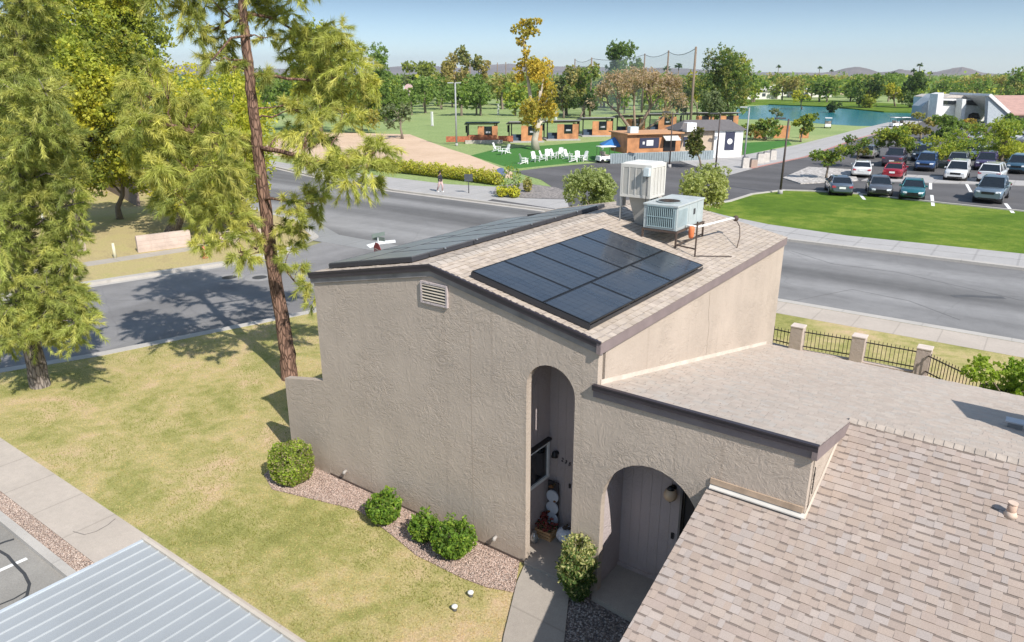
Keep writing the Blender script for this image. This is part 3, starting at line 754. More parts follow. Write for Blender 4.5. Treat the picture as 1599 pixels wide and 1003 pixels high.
def text(s_, name, parent, loc, rot, size, m, ext=.004, align='CENTER', spacing=1.0):
    c = bpy.data.curves.new(name, 'FONT'); c.body = s_; c.size = size; c.extrude = ext; c.align_x = align; c.align_y = 'CENTER'; c.space_line = spacing
    tmp = bpy.data.objects.new(name + '_tmp', c); COL.objects.link(tmp); bpy.context.view_layer.update()
    me = bpy.data.meshes.new_from_object(tmp.evaluated_get(bpy.context.evaluated_depsgraph_get()))
    bpy.data.objects.remove(tmp); me.materials.clear(); me.materials.append(m)
    o = link_mesh(name, me, parent, True)
    o.location += Vector(loc); o.rotation_euler = rot
    return o
text('1\n0\n2\n3\n1', 'house_number', HB, (X2 + .008, .30, 3.62), (R(90), 0, R(90)), .13, BLACK, .005, spacing=.72)
text('2 3 5', 'house_number', HA, (.43, 1.33, 1.78), (R(90), R(14), 0), .12, mat('numeral_bronze', (.06, .045, .04), .5), .01)
MB().box(.52, 1.31, 1.20, .56, 1.338, 1.30).build('door_bell', BLACK, HA, True)

def lamp(name, label, parts, loc, group=None):
    r = thing(name, label, 'wall lamp', loc, 0, group)
    for n_, mb, m in parts: mb.build(n_, m, r)
    return r
lamp('wall_lamp', 'small black cone wall lamp inside the tall entry arch', [
    ('mounting_plate', MB().tube([(0, .02, 0), (0, -.01, 0)], .05, 12), BLACK),
    ('lamp_shade', MB().lathe(0, -.08, [(.02, .08), (.05, .05), (.07, -.03), (.075, -.06)], 14), BLACK),
    ('arm', MB().tube([(0, -.01, .0), (0, -.05, .06), (0, -.08, .07)], .014, 6), BLACK),
    ('bulb', MB().sphere((0, -.08, -.065), .035), CREAM)], (.20, 1.318, 1.93))
gt = NT('frosted_globe'); gt.col((.62, .45, .30)); gt.p.inputs['Roughness'].default_value = .35
lamp('wall_lamp', 'amber frosted globe wall lamp under the wide porch arch', [
    ('mounting_plate', MB().tube([(0, .02, .05), (0, -.015, .05)], .055, 12), BLACK),
    ('arm', MB().tube([(0, -.01, .05), (0, -.08, .15), (0, -.14, .13)], .014, 6), BLACK),
    ('cap', MB().lathe(0, -.14, [(.02, .15), (.05, .12), (.075, .08)], 14), BLACK),
    ('globe', MB().sphere((0, -.14, -.03), .125, 18, 12, 1.1), gt.m),
    ('finial', MB().lathe(0, -.14, [(.03, -.16), (.015, -.19), (.003, -.21)], 10), BLACK)], (2.98, .978, 2.22))

# ------------------------------------------------------------------ solar panels
pg = NT('solar_glass'); pg.p.inputs['Roughness'].default_value = .16; pg.p.inputs['Coat Weight'].default_value = .4; pg.p.inputs['Coat Roughness'].default_value = .09; pg.p.inputs['Coat IOR'].default_value = 1.6; pg.p.inputs['Specular IOR Level'].default_value = .5
Pp = pg.pos(); dust = pg.noise(pg.pos((1, 2.5, 1)), 1.1, 5, .6)
pg.col(pg.ramp(dust, [(.35, (.024, .030, .042)), (.75, (.050, .057, .068))]))
pg.l(pg.ramp(dust, [(.3, .22), (.8, .42)]), pg.p.inputs['Roughness'])
PG = pg.m
dg = NT('sky_sheen_solar_glass'); dg.col(dg.ramp(dg.noise(dg.pos((1, 2.5, 1)), 1.1, 5), [(.3, (.16, .17, .18)), (.75, (.24, .245, .25))])); dg.p.inputs['Roughness'].default_value = .32; PG_SHEEN = dg.m  # pale grey base colour stands in for low-angle sky reflection
def solar(label, P0, U, V, N, a, b, group, gm=None):
    """panel of size a along U and b along V, corner P0"""
    P0, U, V, N = map(Vector, (P0, U, V, N))
    r = thing('solar_collector', label, 'solar panel', P0 + U * a / 2 + V * b / 2, 0, group)
    g_ = .008; t_ = .035; w_ = .022
    A = P0 + U * g_ + V * g_; a -= 2 * g_; b -= 2 * g_
    fr = MB(); nn = N * t_
    fr.obox(A, U * a, V * w_, nn); fr.obox(A + V * (b - w_), U * a, V * w_, nn)
    fr.obox(A + V * w_, U * w_, V * (b - 2 * w_), nn); fr.obox(A + V * w_ + U * (a - w_), U * w_, V * (b - 2 * w_), nn)
    fr.build('frame', mat('sheen_grey_frame', (.09, .09, .095), .5) if gm else BLACK, r, True)  # left-slope frames greyed to blend with the sheen painted into their glass
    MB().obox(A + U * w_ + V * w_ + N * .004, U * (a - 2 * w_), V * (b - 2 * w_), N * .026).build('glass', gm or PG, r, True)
    if gm: return r
    ce = MB(); nu = 6 if a < b else 10; nv = 10 if a < b else 6
    for i in range(1, nu): ce.obox(A + U * (a * i / nu - .0015) + V * .03 + N * .0300, U * .003, V * (b - .06), N * .0008)
    for j in range(1, nv): ce.obox(A + V * (b * j / nv - .0015) + U * .03 + N * .0302, V * .003, U * (a - .06), N * .0008)
    ce.build('cell_grid', mat('cell_line', (.02, .022, .028), .3), r, True)
    return r
ordn = ['first', 'second', 'third', 'fourth', 'fifth', 'sixth', 'seventh', 'eighth']
dn = Vector((1, 0, -.2016)).normalized(); Nr = Vector((.2016, 0, 1)).normalized()
A0 = Vector((-1.10, .16, zA(-1.10))) + Nr * .10
GS = 'solar panels on the right roof slope'
for k in range(5):
    solar('black solar panel, %s from the front in the upper row on the right roof slope' % ordn[k], A0 + Vector((0, 1.01 * k, 0)), dn, (0, 1, 0), Nr, 1.67, 1.01, GS)
for k in range(3):
    solar('black solar panel in the lower row on the right roof slope, %s' % ('at the front corner', 'middle of three', 'at the back end')[k], A0 + dn * 1.67 + Vector((0, 1.683 * k, 0)), dn, (0, 1, 0), Nr, 1.01, 1.683, GS)
B0 = A0 - Nr * .10
sk = MB()
sk.obox(B0 + Nr * .012, dn * 2.68, (0, -.01, 0), Nr * .105); sk.obox(B0 + dn * 2.68 + Nr * .012, (0, 5.05, 0), dn * .01, Nr * .075)
for y in (.35, 1.3, 2.4, 3.5, 4.6): sk.obox(B0 + Vector((0, y, 0)) + Nr * .012, dn * 2.66, (0, .04, 0), Nr * .08)
tag(sk.build('solar_rack', mat('rack_black', (.035, .035, .04), .5)), 'dark mounting rack under the eight panels on the right roof slope', 'solar rack')
dl = Vector((-1, 0, -.203)).normalized(); Nl = Vector((-.203, 0, 1)).normalized()
LX, LY = -2.80, .35
A1 = Vector((LX, LY, zA(LX))) + Nl * .09
GL_ = 'solar panels on the left roof slope'
for k in range(8):
    solar('black solar panel beside the ridge on the left roof slope, %s from the front' % ordn[k], A1 + Vector((0, 1.01 * k, 0)), dl, (0, 1, 0), Nl, 1.67, 1.01, GL_, PG_SHEEN)
for k in range(4):
    solar('black solar panel along the outer left eave, %s from the front' % ordn[k], A1 + dl * 1.67 + Vector((0, 1.683 * k, 0)), dl, (0, 1, 0), Nl, 1.01, 1.683, GL_, PG_SHEEN)
B1_ = A1 - Nl * .09
sk = MB(); sk.obox(B1_ + Nl * .012, dl * 2.68, (0, -.01, 0), Nl * .09); sk.obox(B1_ + Nl * .012, (0, 8.08, 0), dl * .01, Nl * .09)
for y in (.5, 2.0, 3.5, 5.0, 6.5, 7.8): sk.obox(B1_ + Vector((0, y, 0)) + Nl * .012, dl * 2.6, (0, .04, 0), Nl * .07)
o_ = tag(sk.build('solar_rack', mat('rack_black', (.035, .035, .04), .5)), 'dark mounting rack under the panels on the left roof slope', 'solar rack')
clip = MB()
for k in range(7): clip.obox(B1_ + Vector((.012, 1.0 + k * 1.1, 0)) + Nl * .10, (.02, 0, 0), (0, .05, 0), Nl * .03)
co = clip.build('clamp', STEEL, o_, True)

# ------------------------------------------------------------------ roof-top cooling units
AC = mat('unit_grey_paint', (.40, .45, .45), .55, var=.08, bump=.15, bscale=6)
AC_D = mat('coil_grille', (.055, .075, .085), .6)
AC_L = mat('coil_louvre', (.30, .40, .42), .5)
a = thing('air_conditioner', 'pale grey-blue packaged air conditioner on a rusty steel frame behind the solar panels', 'air conditioner', (.03, 6.9, 5.45))
x0, x1, y0, y1, z0, z1 = -.40, .48, 6.04, 7.66, 5.90, 6.50
MB().box(x0, y0, z0, x1, y1, z1 - .03).build('housing', AC, a, True, .01)
lid = MB().box(x0 - .02, y0 - .02, z1 - .03, x1 + .02, y1 + .02, z1 + .015).build('lid', mat('unit_lid', (.44, .47, .46), .5, var=.12), a, True, .008)
MB().box(x0 + .10, y0 - .006, z0 + .06, x1 - .10, y0 - .001, z1 - .07).build('coil_backing', AC_D, a, True)
lv = MB()
for k in range(15): lv.box(x0 + .115 + k * .0505, y0 - .022, z0 + .06, x0 + .130 + k * .0505, y0 - .007, z1 - .07)
for z in (.06, .30, .56): lv.box(x0 + .09, y0 - .026, z0 + z, x1 - .09, y0 - .022, z0 + z + .02)
lv.build('coil_grille', AC_L, a, True)
fan = MB(); fx, fy = .05, 6.5
for k in range(24):
    t0, t1 = 2 * math.pi * k / 24, 2 * math.pi * (k + 1) / 24
    fan.add([(fx + r_ * math.cos(t_), fy + r_ * math.sin(t_), z_) for r_, t_, z_ in ((.29, t0, z1 + .016), (.29, t1, z1 + .016), (.31, t1, z1 + .045), (.31, t0, z1 + .045), (.27, t0, z1 + .045), (.27, t1, z1 + .045))], [(0, 1, 2, 3), (3, 2, 5, 4)])
fan.build('fan_ring', AC, a, True)
MB().cyl(fx, fy, z1 + .0165, z1 + .022, .285, 24, smooth=False).build('fan_opening', AC_D, a, True)
fg = MB()
for r_ in (.08, .14, .2, .26): fg.tube([(fx + r_ * math.cos(q / 20 * 2 * math.pi), fy + r_ * math.sin(q / 20 * 2 * math.pi), z1 + .04) for q in range(21)], .004, 4)
for q in range(8): fg.tube([(fx, fy, z1 + .043), (fx + .28 * math.cos(q * .785), fy + .28 * math.sin(q * .785), z1 + .043)], .005, 4)
fg.build('fan_guard', RUST, a, True)
pn = MB()
for (ya_, yb_) in ((6.08, 6.68), (6.72, 7.20), (7.24, 7.62)): pn.box(x1 + .001, ya_, z0 + .04, x1 + .008, yb_, z1 - .05)
pn.build('service_panel', AC, a, True, .003)
gr = MB()
for k in range(9): gr.box(x1 + .009, 6.10 + k * .06, z0 + .08, x1 + .014, 6.13 + k * .06, z0 + .5)
gr.build('side_grille', mat('side_grille', (.30, .38, .40), .6), a, True)
MB().box(x1 + .009, 7.0, z0 + .28, x1 + .02, 7.1, z0 + .42).build('label_plate', DARK, a, True)
fr = MB()
xa, xb, ya_, yb_ = -.42, .51, 6.02, 7.7
for y in (ya_, yb_): fr.box(xa, y, 5.85, xb, y + .05, 5.895)
for x in (xa, xb - .05): fr.box(x, ya_ + .05, 5.85, x + .05, yb_, 5.895)
for x in (xa, xb - .04):
    for y in (ya_, yb_): fr.box(x, y, zA(x) + .005, x + .04, y + .04, 5.85)
fr.box(xb - .03, ya_ + .04, 5.55, xb - .005, yb_, 5.575)
fr.build('stand', RUST, a, True)
m = MB().box(1.02, 5.94, zA(1.02), 1.05, 5.97, 6.22).obox((.53, 6.0, 5.57), (.5, -.04, -.03), (0, .03, 0), (0, 0, .03)).build('brace_post', RUST, a, True)
gas = thing('gas_pipe', 'white gas pipe with an orange valve cover beside the air conditioner', 'pipe', (.9, 7.2, 5.4))
MB().tube([(.52, 6.55, 5.98), (.78, 6.65, 5.95), (1.0, 8.3, 5.93), (1.02, 8.5, 5.90)], .028, 8).build('pipe', WHITE, gas, True)
MB().lathe(.66, 6.55, [(.05, 5.68), (.07, 5.74), (.075, 5.92), (.05, 5.97)], 10).build('valve_cover', mat('orange_plastic', (.62, .17, .06), .6), gas, True)
MB().sphere((1.04, 8.55, 5.90), .08, 8, 6).build('elbow', RUST, gas, True)
MB().tube([(1.04, 8.55, 5.88), (1.25, 8.3, 5.75), (1.38, 8.0, 5.55), (1.40, 7.8, zA(1.4))], .012, 6).build('riser', RUST, gas, True)
MB().tube([(1.03, 5.95, zA(1.03) + .02), (1.3, 6.4, zA(1.3) + .02), (1.6, 6.9, zA(1.6) + .02)], .012, 5).build('drain_line', RUST, gas, True)
CV = mat('cooler_cream_paint', (.61, .59, .54), .5, var=.06)
e = thing('evaporative_cooler', 'tall cream louvred evaporative cooler box standing on thin legs on the ridge', 'cooler', (-.95, 7.05, 5.8))
x0, x1, y0, y1, z0, z1 = -1.40, -.54, 6.64, 7.50, 6.50, 7.34
cb = MB()
cb.box(x0, y0, z0, x1, y1, z0 + .07).box(x0, y0, z1 - .09, x1, y1, z1)
for x in (x0, x1 - .05):
    for y in (y0, y1 - .05): cb.box(x, y, z0 + .07, x + .05, y + .05, z1 - .09)
cb.build('cabinet', CV, e, True, .006)
MB().box(x0 + .03, y0 + .03, z1 + .001, x1 - .03, y1 - .03, z1 + .035, .06).build('top_pan', mat('cooler_top', (.70, .68, .62), .45), e, True)
MB().box(x0 + .05, y0 + .03, z0 + .07, x1 - .05, y1 - .03, z1 - .09).box(x0 + .03, y0 + .05, z0 + .07, x1 - .03, y1 - .05, z1 - .09).build('cooling_pad', mat('cooler_pad', (.30, .27, .22), .9, var=.25, scale=14), e, True)
def louvres(side):
    mb = MB()
    n_ = 26
    for k in range(n_):
        z = z0 + .075 + k * (z1 - z0 - .17) / n_
        if side == 'f': mb.slab([(x0 + .05, y0 + .004, z), (x1 - .05, y0 + .004, z), (x1 - .05, y0 + .028, z + .02), (x0 + .05, y0 + .028, z + .02)], (0, 0, .004))
        else: mb.slab([(x1 - .004, y0 + .05, z), (x1 - .004, y1 - .05, z), (x1 - .028, y1 - .05, z + .02), (x1 - .028, y0 + .05, z + .02)], (0, 0, .004))
    for k in range(5):
        q = .05 + k * (x1 - x0 - .13) / 4
        if side == 'f': mb.box(x0 + q, y0 - .004, z0 + .07, x0 + q + .03, y0 + .003, z1 - .09)
        else: mb.box(x1 - .003, y0 + q, z0 + .07, x1 + .004, y0 + q + .03, z1 - .09)
    mb.build('louvre_panel', CV, e, True)
louvres('f'); louvres('r')
lg = MB()
for x in (x0 + .01, x1 - .04):
    for y in (y0 + .01, y1 - .04): lg.box(x, y, zA(x), x + .03, y + .03, z0)
lg.build('leg', STEEL, e, True)
du = MB(); P_ = [(-1.25, 6.85, z0), (-.70, 6.85, z0), (-.70, 7.45, z0), (-1.25, 7.45, z0)]; Q_ = [(-1.05, 6.9, zA(-1.05)), (-.55, 6.9, zA(-.55)), (-.55, 7.5, zA(-.55)), (-1.05, 7.5, zA(-1.05))]
du.add(Q_ + P_, [(0, 1, 5, 4), (1, 2, 6, 5), (2, 3, 7, 6), (3, 0, 4, 7)]).build('duct', mat('duct_sheet', (.36, .36, .34), .5, .3), e, True)
MB().box(x1 - .16, y0 - .13, z1 - .26, x1 - .02, y0 - .006, z1 - .06).build('junction_box', mat('junction_box_paint', (.55, .62, .64), .5), e, True)
MB().tube([(x1 - .09, y0 - .06, z1 - .28), (x1 - .09, y0 - .05, z0 - .1), (x1 - .2, y0 + .1, zA(x1) + .03)], .012, 6).build('conduit', DARK, e, True)
MB().box(x0 - .22, 6.9, 6.2, x0 - .05, 7.1, 6.62).build('disconnect_box', mat('switch_grey', (.40, .40, .42), .5), e, True)
MB().tube([(x0 - .13, 7.0, 6.2), (x0 - .13, 7.0, zA(x0 - .13))], .015, 6).build('conduit', DARK, e, True)

# roof vents
def on_plane(px, py, z0_, k_):
    r = ray(px, py); t_ = (z0_ + k_ * CAM[1] - CAM[2]) / (r.z - k_ * r.y); return Vector(CAM) + r * t_
p = on_plane(1578, 803, 3.12, .335)
v_ = thing('roof_vent', 'short terracotta coloured vent pipe on the tan shingle slope', 'vent', p)
MB().cyl(0, 0, -.02, .17, .06, 14).build('pipe', mat('tan_pipe', (.52, .36, .27), .8), v_)
MB().cyl(0, 0, .17, .19, .066, 14).build('cap', mat('tan_cap', (.60, .46, .36), .8), v_)
MB().lathe(0, 0, [(.10, -.03), (.075, .02), (.062, .05)], 14).build('boot', mat('tan_cap', (.60, .46, .36), .8), v_)
p = on_plane(1584, 668, 4.385, -KB)
v_ = thing('roof_vent', 'low grey metal vent standing in the blue shadow on the shed roof', 'vent', p)
MB().box(-.12, -.09, 0, .12, .09, .12).build('housing', STEEL, v_)
MB().box(-.16, -.12, .12, .16, .12, .145).build('cap', mat('vent_cap', (.5, .52, .54), .5), v_)

# unseen mass added past the right-hand edge, outlined to shade the shed roof
HC = thing('unseen_shadow_mass', 'stucco upper floor past the right edge throwing its shadow on the shed roof', 'house', (16, 6, 0))
HCX = 9.4
MB().slab([(HCX, 7.3, 0), (HCX, 7.3, 2.4), (HCX, 5.98, 5.34), (HCX, 4.43, 5.34), (HCX, 3.8, 4.4), (HCX, 3.7, 0)], (6, 0, 0)).build('shadow_block', STUCCO, HC, True)
MB().slab([(HCX - .04, 6.02, 5.345), (HCX - .04, 4.38, 5.345), (HCX + 6.1, 4.38, 5.345), (HCX + 6.1, 6.02, 5.345)], (0, 0, .12)).build('roof', TRIM, HC, True)

# ------------------------------------------------------------------ carport roof
cp = thing('carport', 'pale ribbed metal carport roof beside the pavement', 'carport', (0, -8.5, -.1))
CPM = mat('carport_sheet', (.325, .345, .355), .6, .0, var=.07, scale=.8)
XC0, XC1, YC1, YC0, ZC = -3.10, 9.0, -5.70, -14.0, 2.42
rb = MB(); x = XC0; V_ = []; prof = []
while x < XC1:
    prof += [(x, 0), (x + .190, 0), (x + .200, .022), (x + .218, .022), (x + .228, 0)]; x += .235
vs = []; fs = []
for i, (x, z) in enumerate(prof): vs += [(x, YC0, ZC + z), (x, YC1 - .05, ZC + z)]
for i in range(len(prof) - 1): fs.append((2 * i, 2 * i + 2, 2 * i + 3, 2 * i + 1))
rb.add(vs, fs).build('roof_sheet', CPM, cp, True)
tr = mat('carport_trim', (.52, .46, .38), .6)
MB().box(XC0 - .05, YC1 - .05, ZC - .16, XC1, YC1 - .0, ZC + .045).build('fascia', tr, cp, True)
MB().box(XC0 - .05, YC0, ZC - .16, XC0 - .002, YC1 - .05, ZC + .02).build('fascia', mat('carport_side_trim', (.48, .52, .55), .5), cp, True)
for x in (-2.6, 2.4, 7.4):
    for y in (-13.2, -6.6): MB().box(x, y, -.1, x + .1, y + .1, ZC - .01).build('post', tr, cp, True)

# ------------------------------------------------------------------ small things on the lawn and porch
for (px, py, lab) in ((735, 931, 'small white valve cap nearer the gravel bed in the dry lawn'), (710, 953, 'small white valve cap farther out in the dry lawn')):
    p = G(px, py); c = thing('valve_cap', lab, 'valve cap', p)
    MB().cyl(0, 0, -.02, .07, .045, 12).build('pipe', mat('cap_shadow', (.10, .10, .10), .8), c)
    MB().lathe(0, 0, [(.058, .07), (.058, .10), (.03, .115), (0, .118)], 14).build('lid', WHITE, c)
# welcome board with stacked white pumpkins
PW = mat('pumpkin_white', (.60, .66, .74), .6, var=.06)
def pumpkin(mb, c, r, sz=.75, lobes=9):
    n, m = 36, 10; vs = []; fs = []
    for i in range(m + 1):
        th = math.pi * i / m
        for k in range(n):
            ph = 2 * math.pi * k / n; rr = r * math.sin(th) * (1 - .13 * abs(math.cos(lobes * ph / 2)) ** 6 * 1.0)
            vs.append((c[0] + rr * math.cos(ph), c[1] + rr * math.sin(ph), c[2] - r * sz * math.cos(th) * (1 - .12 * abs(math.cos(th)) ** 6)))
    for i in range(m):
        for k in range(n): fs.append((i * n + k, i * n + (k + 1) % n, (i + 1) * n + (k + 1) % n, (i + 1) * n + k))
    mb.add(vs, fs, True)
b = thing('welcome_board', 'tall dark board with three stacked white pumpkin shapes leaning in the entry corner', 'porch sign', (.19, 1.2, .1))
MB().box(-.13, .02, 0, .13, .05, 1.18).build('board', mat('dark_board', (.035, .03, .035), .7), b)
for k, z in enumerate((.27, .55, .83)):
    mb = MB(); mb.tube([(0, .019, z), (0, -.012, z)], .148, 20, True, False)
    mb.build('pumpkin_cutout', PW, b)
MB().tube([(0, -.0, 1.05), (.02, -.0, 1.12), (.06, 0, 1.16)], .02, 6).build('stem', mat('stem_brown', (.08, .06, .03), .8), b)
MB().sphere((-.02, -.02, 1.08), .06, 8, 6, .5).sphere((.07, -.02, .74), .035, 8, 6, .6).sphere((-.07, -.02, .45), .035, 8, 6, .6).build('leaf_trim', mat('autumn_leaf_paint', (.20, .09, .03), .8), b)
p = thing('white_pumpkin', 'large glossy white pumpkin on the porch floor beside the right jamb', 'pumpkin', (.66, 1.02, .1))
mb = MB(); pumpkin(mb, (0, 0, .17), .21, .82); mb.build('shell', PW, p)
MB().tube([(0, 0, .33), (.01, 0, .38), (.04, 0, .42)], [.028, .02, .024], 8).build('stem', mat('stem_brown', (.08, .06, .03), .8), p)
lf = MB().sphere((.0, -.03, .355), .07, 8, 6, .35).sphere((.07, .0, .35), .05, 8, 6, .35); lf.build('ribbon', mat('dark_ribbon', (.05, .04, .035), .8), p)
pl = thing('planter_box', 'wooden crate of dark red autumn flowers on the porch floor', 'planter', (.22, .93, .1))
mb = MB()
for q in range(3): mb.box(-.20, -.14, .01 + q * .07, .20, -.12, .065 + q * .07).box(-.20, .12, .01 + q * .07, .20, .14, .065 + q * .07).box(-.20, -.12, .01 + q * .07, -.18, .12, .065 + q * .07).box(.18, -.12, .01 + q * .07, .20, .12, .065 + q * .07)
mb.build('crate', WOOD_P, pl)
rnd = random.Random(5)
fl = MB(); gn = MB()
for k in range(70):
    x, y = rnd.uniform(-.2, .2), rnd.uniform(-.14, .14); z = .22 + rnd.uniform(0, .20) * (1 - abs(x) * 2)
    (fl if rnd.random() < .7 else gn).sphere((x, y, z), rnd.uniform(.02, .035), 6, 4, .7)
fl.build('flowers', mat('red_blooms', (.16, .025, .02), .8, var=.4, scale=20), pl)
gn.build('foliage', mat('dark_foliage', (.03, .06, .015), .8), pl)
fb = thing('flower_bush', 'rounded pot of dark red flowers in the entry corner beside the window wall', 'plant pot', (.07, 1.10, .1))
MB().lathe(0, 0, [(.05, 0), (.065, .10)], 12).build('pot', mat('dark_pot', (.05, .04, .04), .6), fb)
fl = MB()
for k in range(90):
    d = Vector((rnd.gauss(0, 1), rnd.gauss(0, 1), rnd.gauss(0, 1))).normalized() * rnd.uniform(.04, .13)
    if abs(d.x) < .055: fl.sphere((d.x, d.y - .03, .36 + d.z * 1.2), rnd.uniform(.018, .03), 6, 4, .7)
MB().tube([(0, 0, .1), (0, -.02, .3)], .03, 6).build('stem', mat('dark_foliage', (.03, .06, .015), .8), fb)
fl.build('flowers', mat('red_blooms', (.16, .025, .02), .8, var=.4, scale=20), fb)
mk = thing('milk_can', 'small round metal milk can in front of the flower crate', 'milk can', (.12, .62, .1))
MB().lathe(0, 0, [(.075, 0), (.085, .03), (.085, .15), (.06, .19), (.045, .21), (.055, .24)], 16).build('can', STEEL, mk)
MB().tube([(.085, 0, .10), (.12, 0, .12), (.085, 0, .16)], .008, 6).tube([(-.085, 0, .10), (-.12, 0, .12), (-.085, 0, .16)], .008, 6).build('handle', STEEL, mk)

# ------------------------------------------------------------------ vegetation
def rdir(rng, n):
    v = rng.normal(size=(n, 3)); return v / np.linalg.norm(v, axis=1, keepdims=True)
def needles(rng, clumps, ntw=13, nn=56, ln=.20, wd=.024, droop=.55, cols=((.33, .36, .115), (.43, .43, .15), (.21, .25, .08)), up=.25):
    """drooping needle sprays; clumps = [(centre, radius, tint)]"""
    VV = []; CC = []
    cols = np.array(cols)
    for c, Rr, tint in clumps:
        m = max(4, int(ntw * min(1.6, (Rr / .8) ** 2 + .25)))
        d = rdir(rng, m); d[:, 2] = d[:, 2] * .8 + up; d /= np.linalg.norm(d, axis=1, keepdims=True)
        L = Rr * rng.uniform(.6, 1.1, m)
        tc = cols[rng.choice(len(cols), m, p=[.5, .35, .15])] * rng.uniform(.85, 1.15, (m, 1))
        st = np.array(c) + rdir(rng, m) * Rr * .22
        k = np.repeat(np.arange(m), nn); t = rng.uniform(.12, 1, len(k)) ** .7
        base = st[k] + d[k] * (L[k] * t)[:, None]; base[:, 2] -= droop * L[k] * t ** 2 * .7
        tan = d[k].copy(); tan[:, 2] -= droop * t * 1.3
        nd = tan * .70 + rdir(rng, len(k)) * .72; nd[:, 2] -= .30 * droop / .55
        nd /= np.linalg.norm(nd, axis=1, keepdims=True)
        ll = ln * rng.uniform(.7, 1.25, len(k)); sd = np.cross(nd, rdir(rng, len(k))); sd /= np.linalg.norm(sd, axis=1, keepdims=True) + 1e-9
        tip = base + nd * ll[:, None]
        VV.append(np.stack([base - sd * wd / 2, base + sd * wd / 2, tip], 1).reshape(-1, 3))
        cc = tc[k] * rng.uniform(.8, 1.2, (len(k), 1)) * tint
        CC.append(np.repeat(cc, 3, 0))
    V = np.concatenate(VV); C = np.concatenate(CC)
    return V, np.arange(len(V)).reshape(-1, 3), C

def leafquads(rng, P, ls, C, outward=None, elong=1.5):
    n = len(P)
    a = rdir(rng, n)
    if outward is not None:
        a = a * .9 + outward * .6; a /= np.linalg.norm(a, axis=1, keepdims=True)
    b = np.cross(a, rdir(rng, n)); b /= np.linalg.norm(b, axis=1, keepdims=True) + 1e-9
    c = np.cross(a, b)
    s = ls * rng.uniform(.6, 1.3, (n, 1))
    V = np.stack([P - b * s * elong / 2, P - c * s * .42, P + b * s * elong / 2, P + c * s * .42], 1).reshape(-1, 3)
    return V, np.arange(4 * n).reshape(-1, 4), np.repeat(C, 4, 0)

def blobs_leaves(rng, blobs, n, ls, cols, twig=9, shell=.45, tw_r=None):
    """leaves gathered in twig clusters through ellipsoid blobs [(centre, radii)]"""
    A = np.array([b[1][0] * b[1][2] for b in blobs]); A = A / A.sum()
    m = max(6, n // twig)
    bi = rng.choice(len(blobs), m, p=A)
    C0 = np.array([b[0] for b in blobs])[bi]; RR_ = np.array([b[1] for b in blobs])[bi]
    d = rdir(rng, m); r = rng.uniform(0, 1, m) ** shell
    tc = C0 + d * RR_ * r[:, None]
    k = np.repeat(np.arange(m), twig)
    tr = (tw_r if tw_r else RR_.mean(1)[k] * .16)
    P = tc[k] + rdir(rng, len(k)) * (rng.uniform(0, 1, len(k)) ** .5 * tr)[:, None] if tw_r is None else tc[k] + rdir(rng, len(k)) * (rng.uniform(0, 1, len(k)) ** .5 * tr)[:, None]
    cols = np.array(cols)
    cb = cols[rng.integers(len(cols), size=len(blobs))][bi] * .5 + cols[rng.integers(len(cols), size=m)] * .5
    cb = cb * rng.uniform(.82, 1.18, (m, 1))
    C = cb[k] * rng.uniform(.85, 1.15, (len(k), 1))
    return leafquads(rng, P, ls, C, d[k])

GREEN = [(.17, .25, .058), (.22, .30, .07), (.13, .195, .055)]
YGREEN = [(.46, .45, .06), (.35, .38, .06), (.56, .49, .06), (.27, .32, .055)]
OLIVE = [(.19, .23, .115), (.24, .27, .145), (.15, .19, .10)]
GOLD = [(.58, .43, .07), (.47, .38, .07), (.36, .32, .07), (.64, .48, .09)]
DKGREEN = [(.075, .12, .045), (.10, .15, .052), (.12, .175, .055)]
AUTUMN = [(.42, .36, .13), (.31, .31, .10), (.48, .38, .17), (.22, .25, .08)]
BARE = [(.44, .33, .24), (.38, .29, .22), (.50, .35, .23)]

def bend(a, b, sag, rng, n=6, j=.0):
    a, b = Vector(a), Vector(b); L = (b - a).length; out = []
    for i in range(n + 1):
        t = i / n; p = a.lerp(b, t); p.z += sag * L * 4 * t * (1 - t)
        if 0 < i < n: p += Vector(rng.normal(size=3) * j * L)
        out.append(p)
    return out

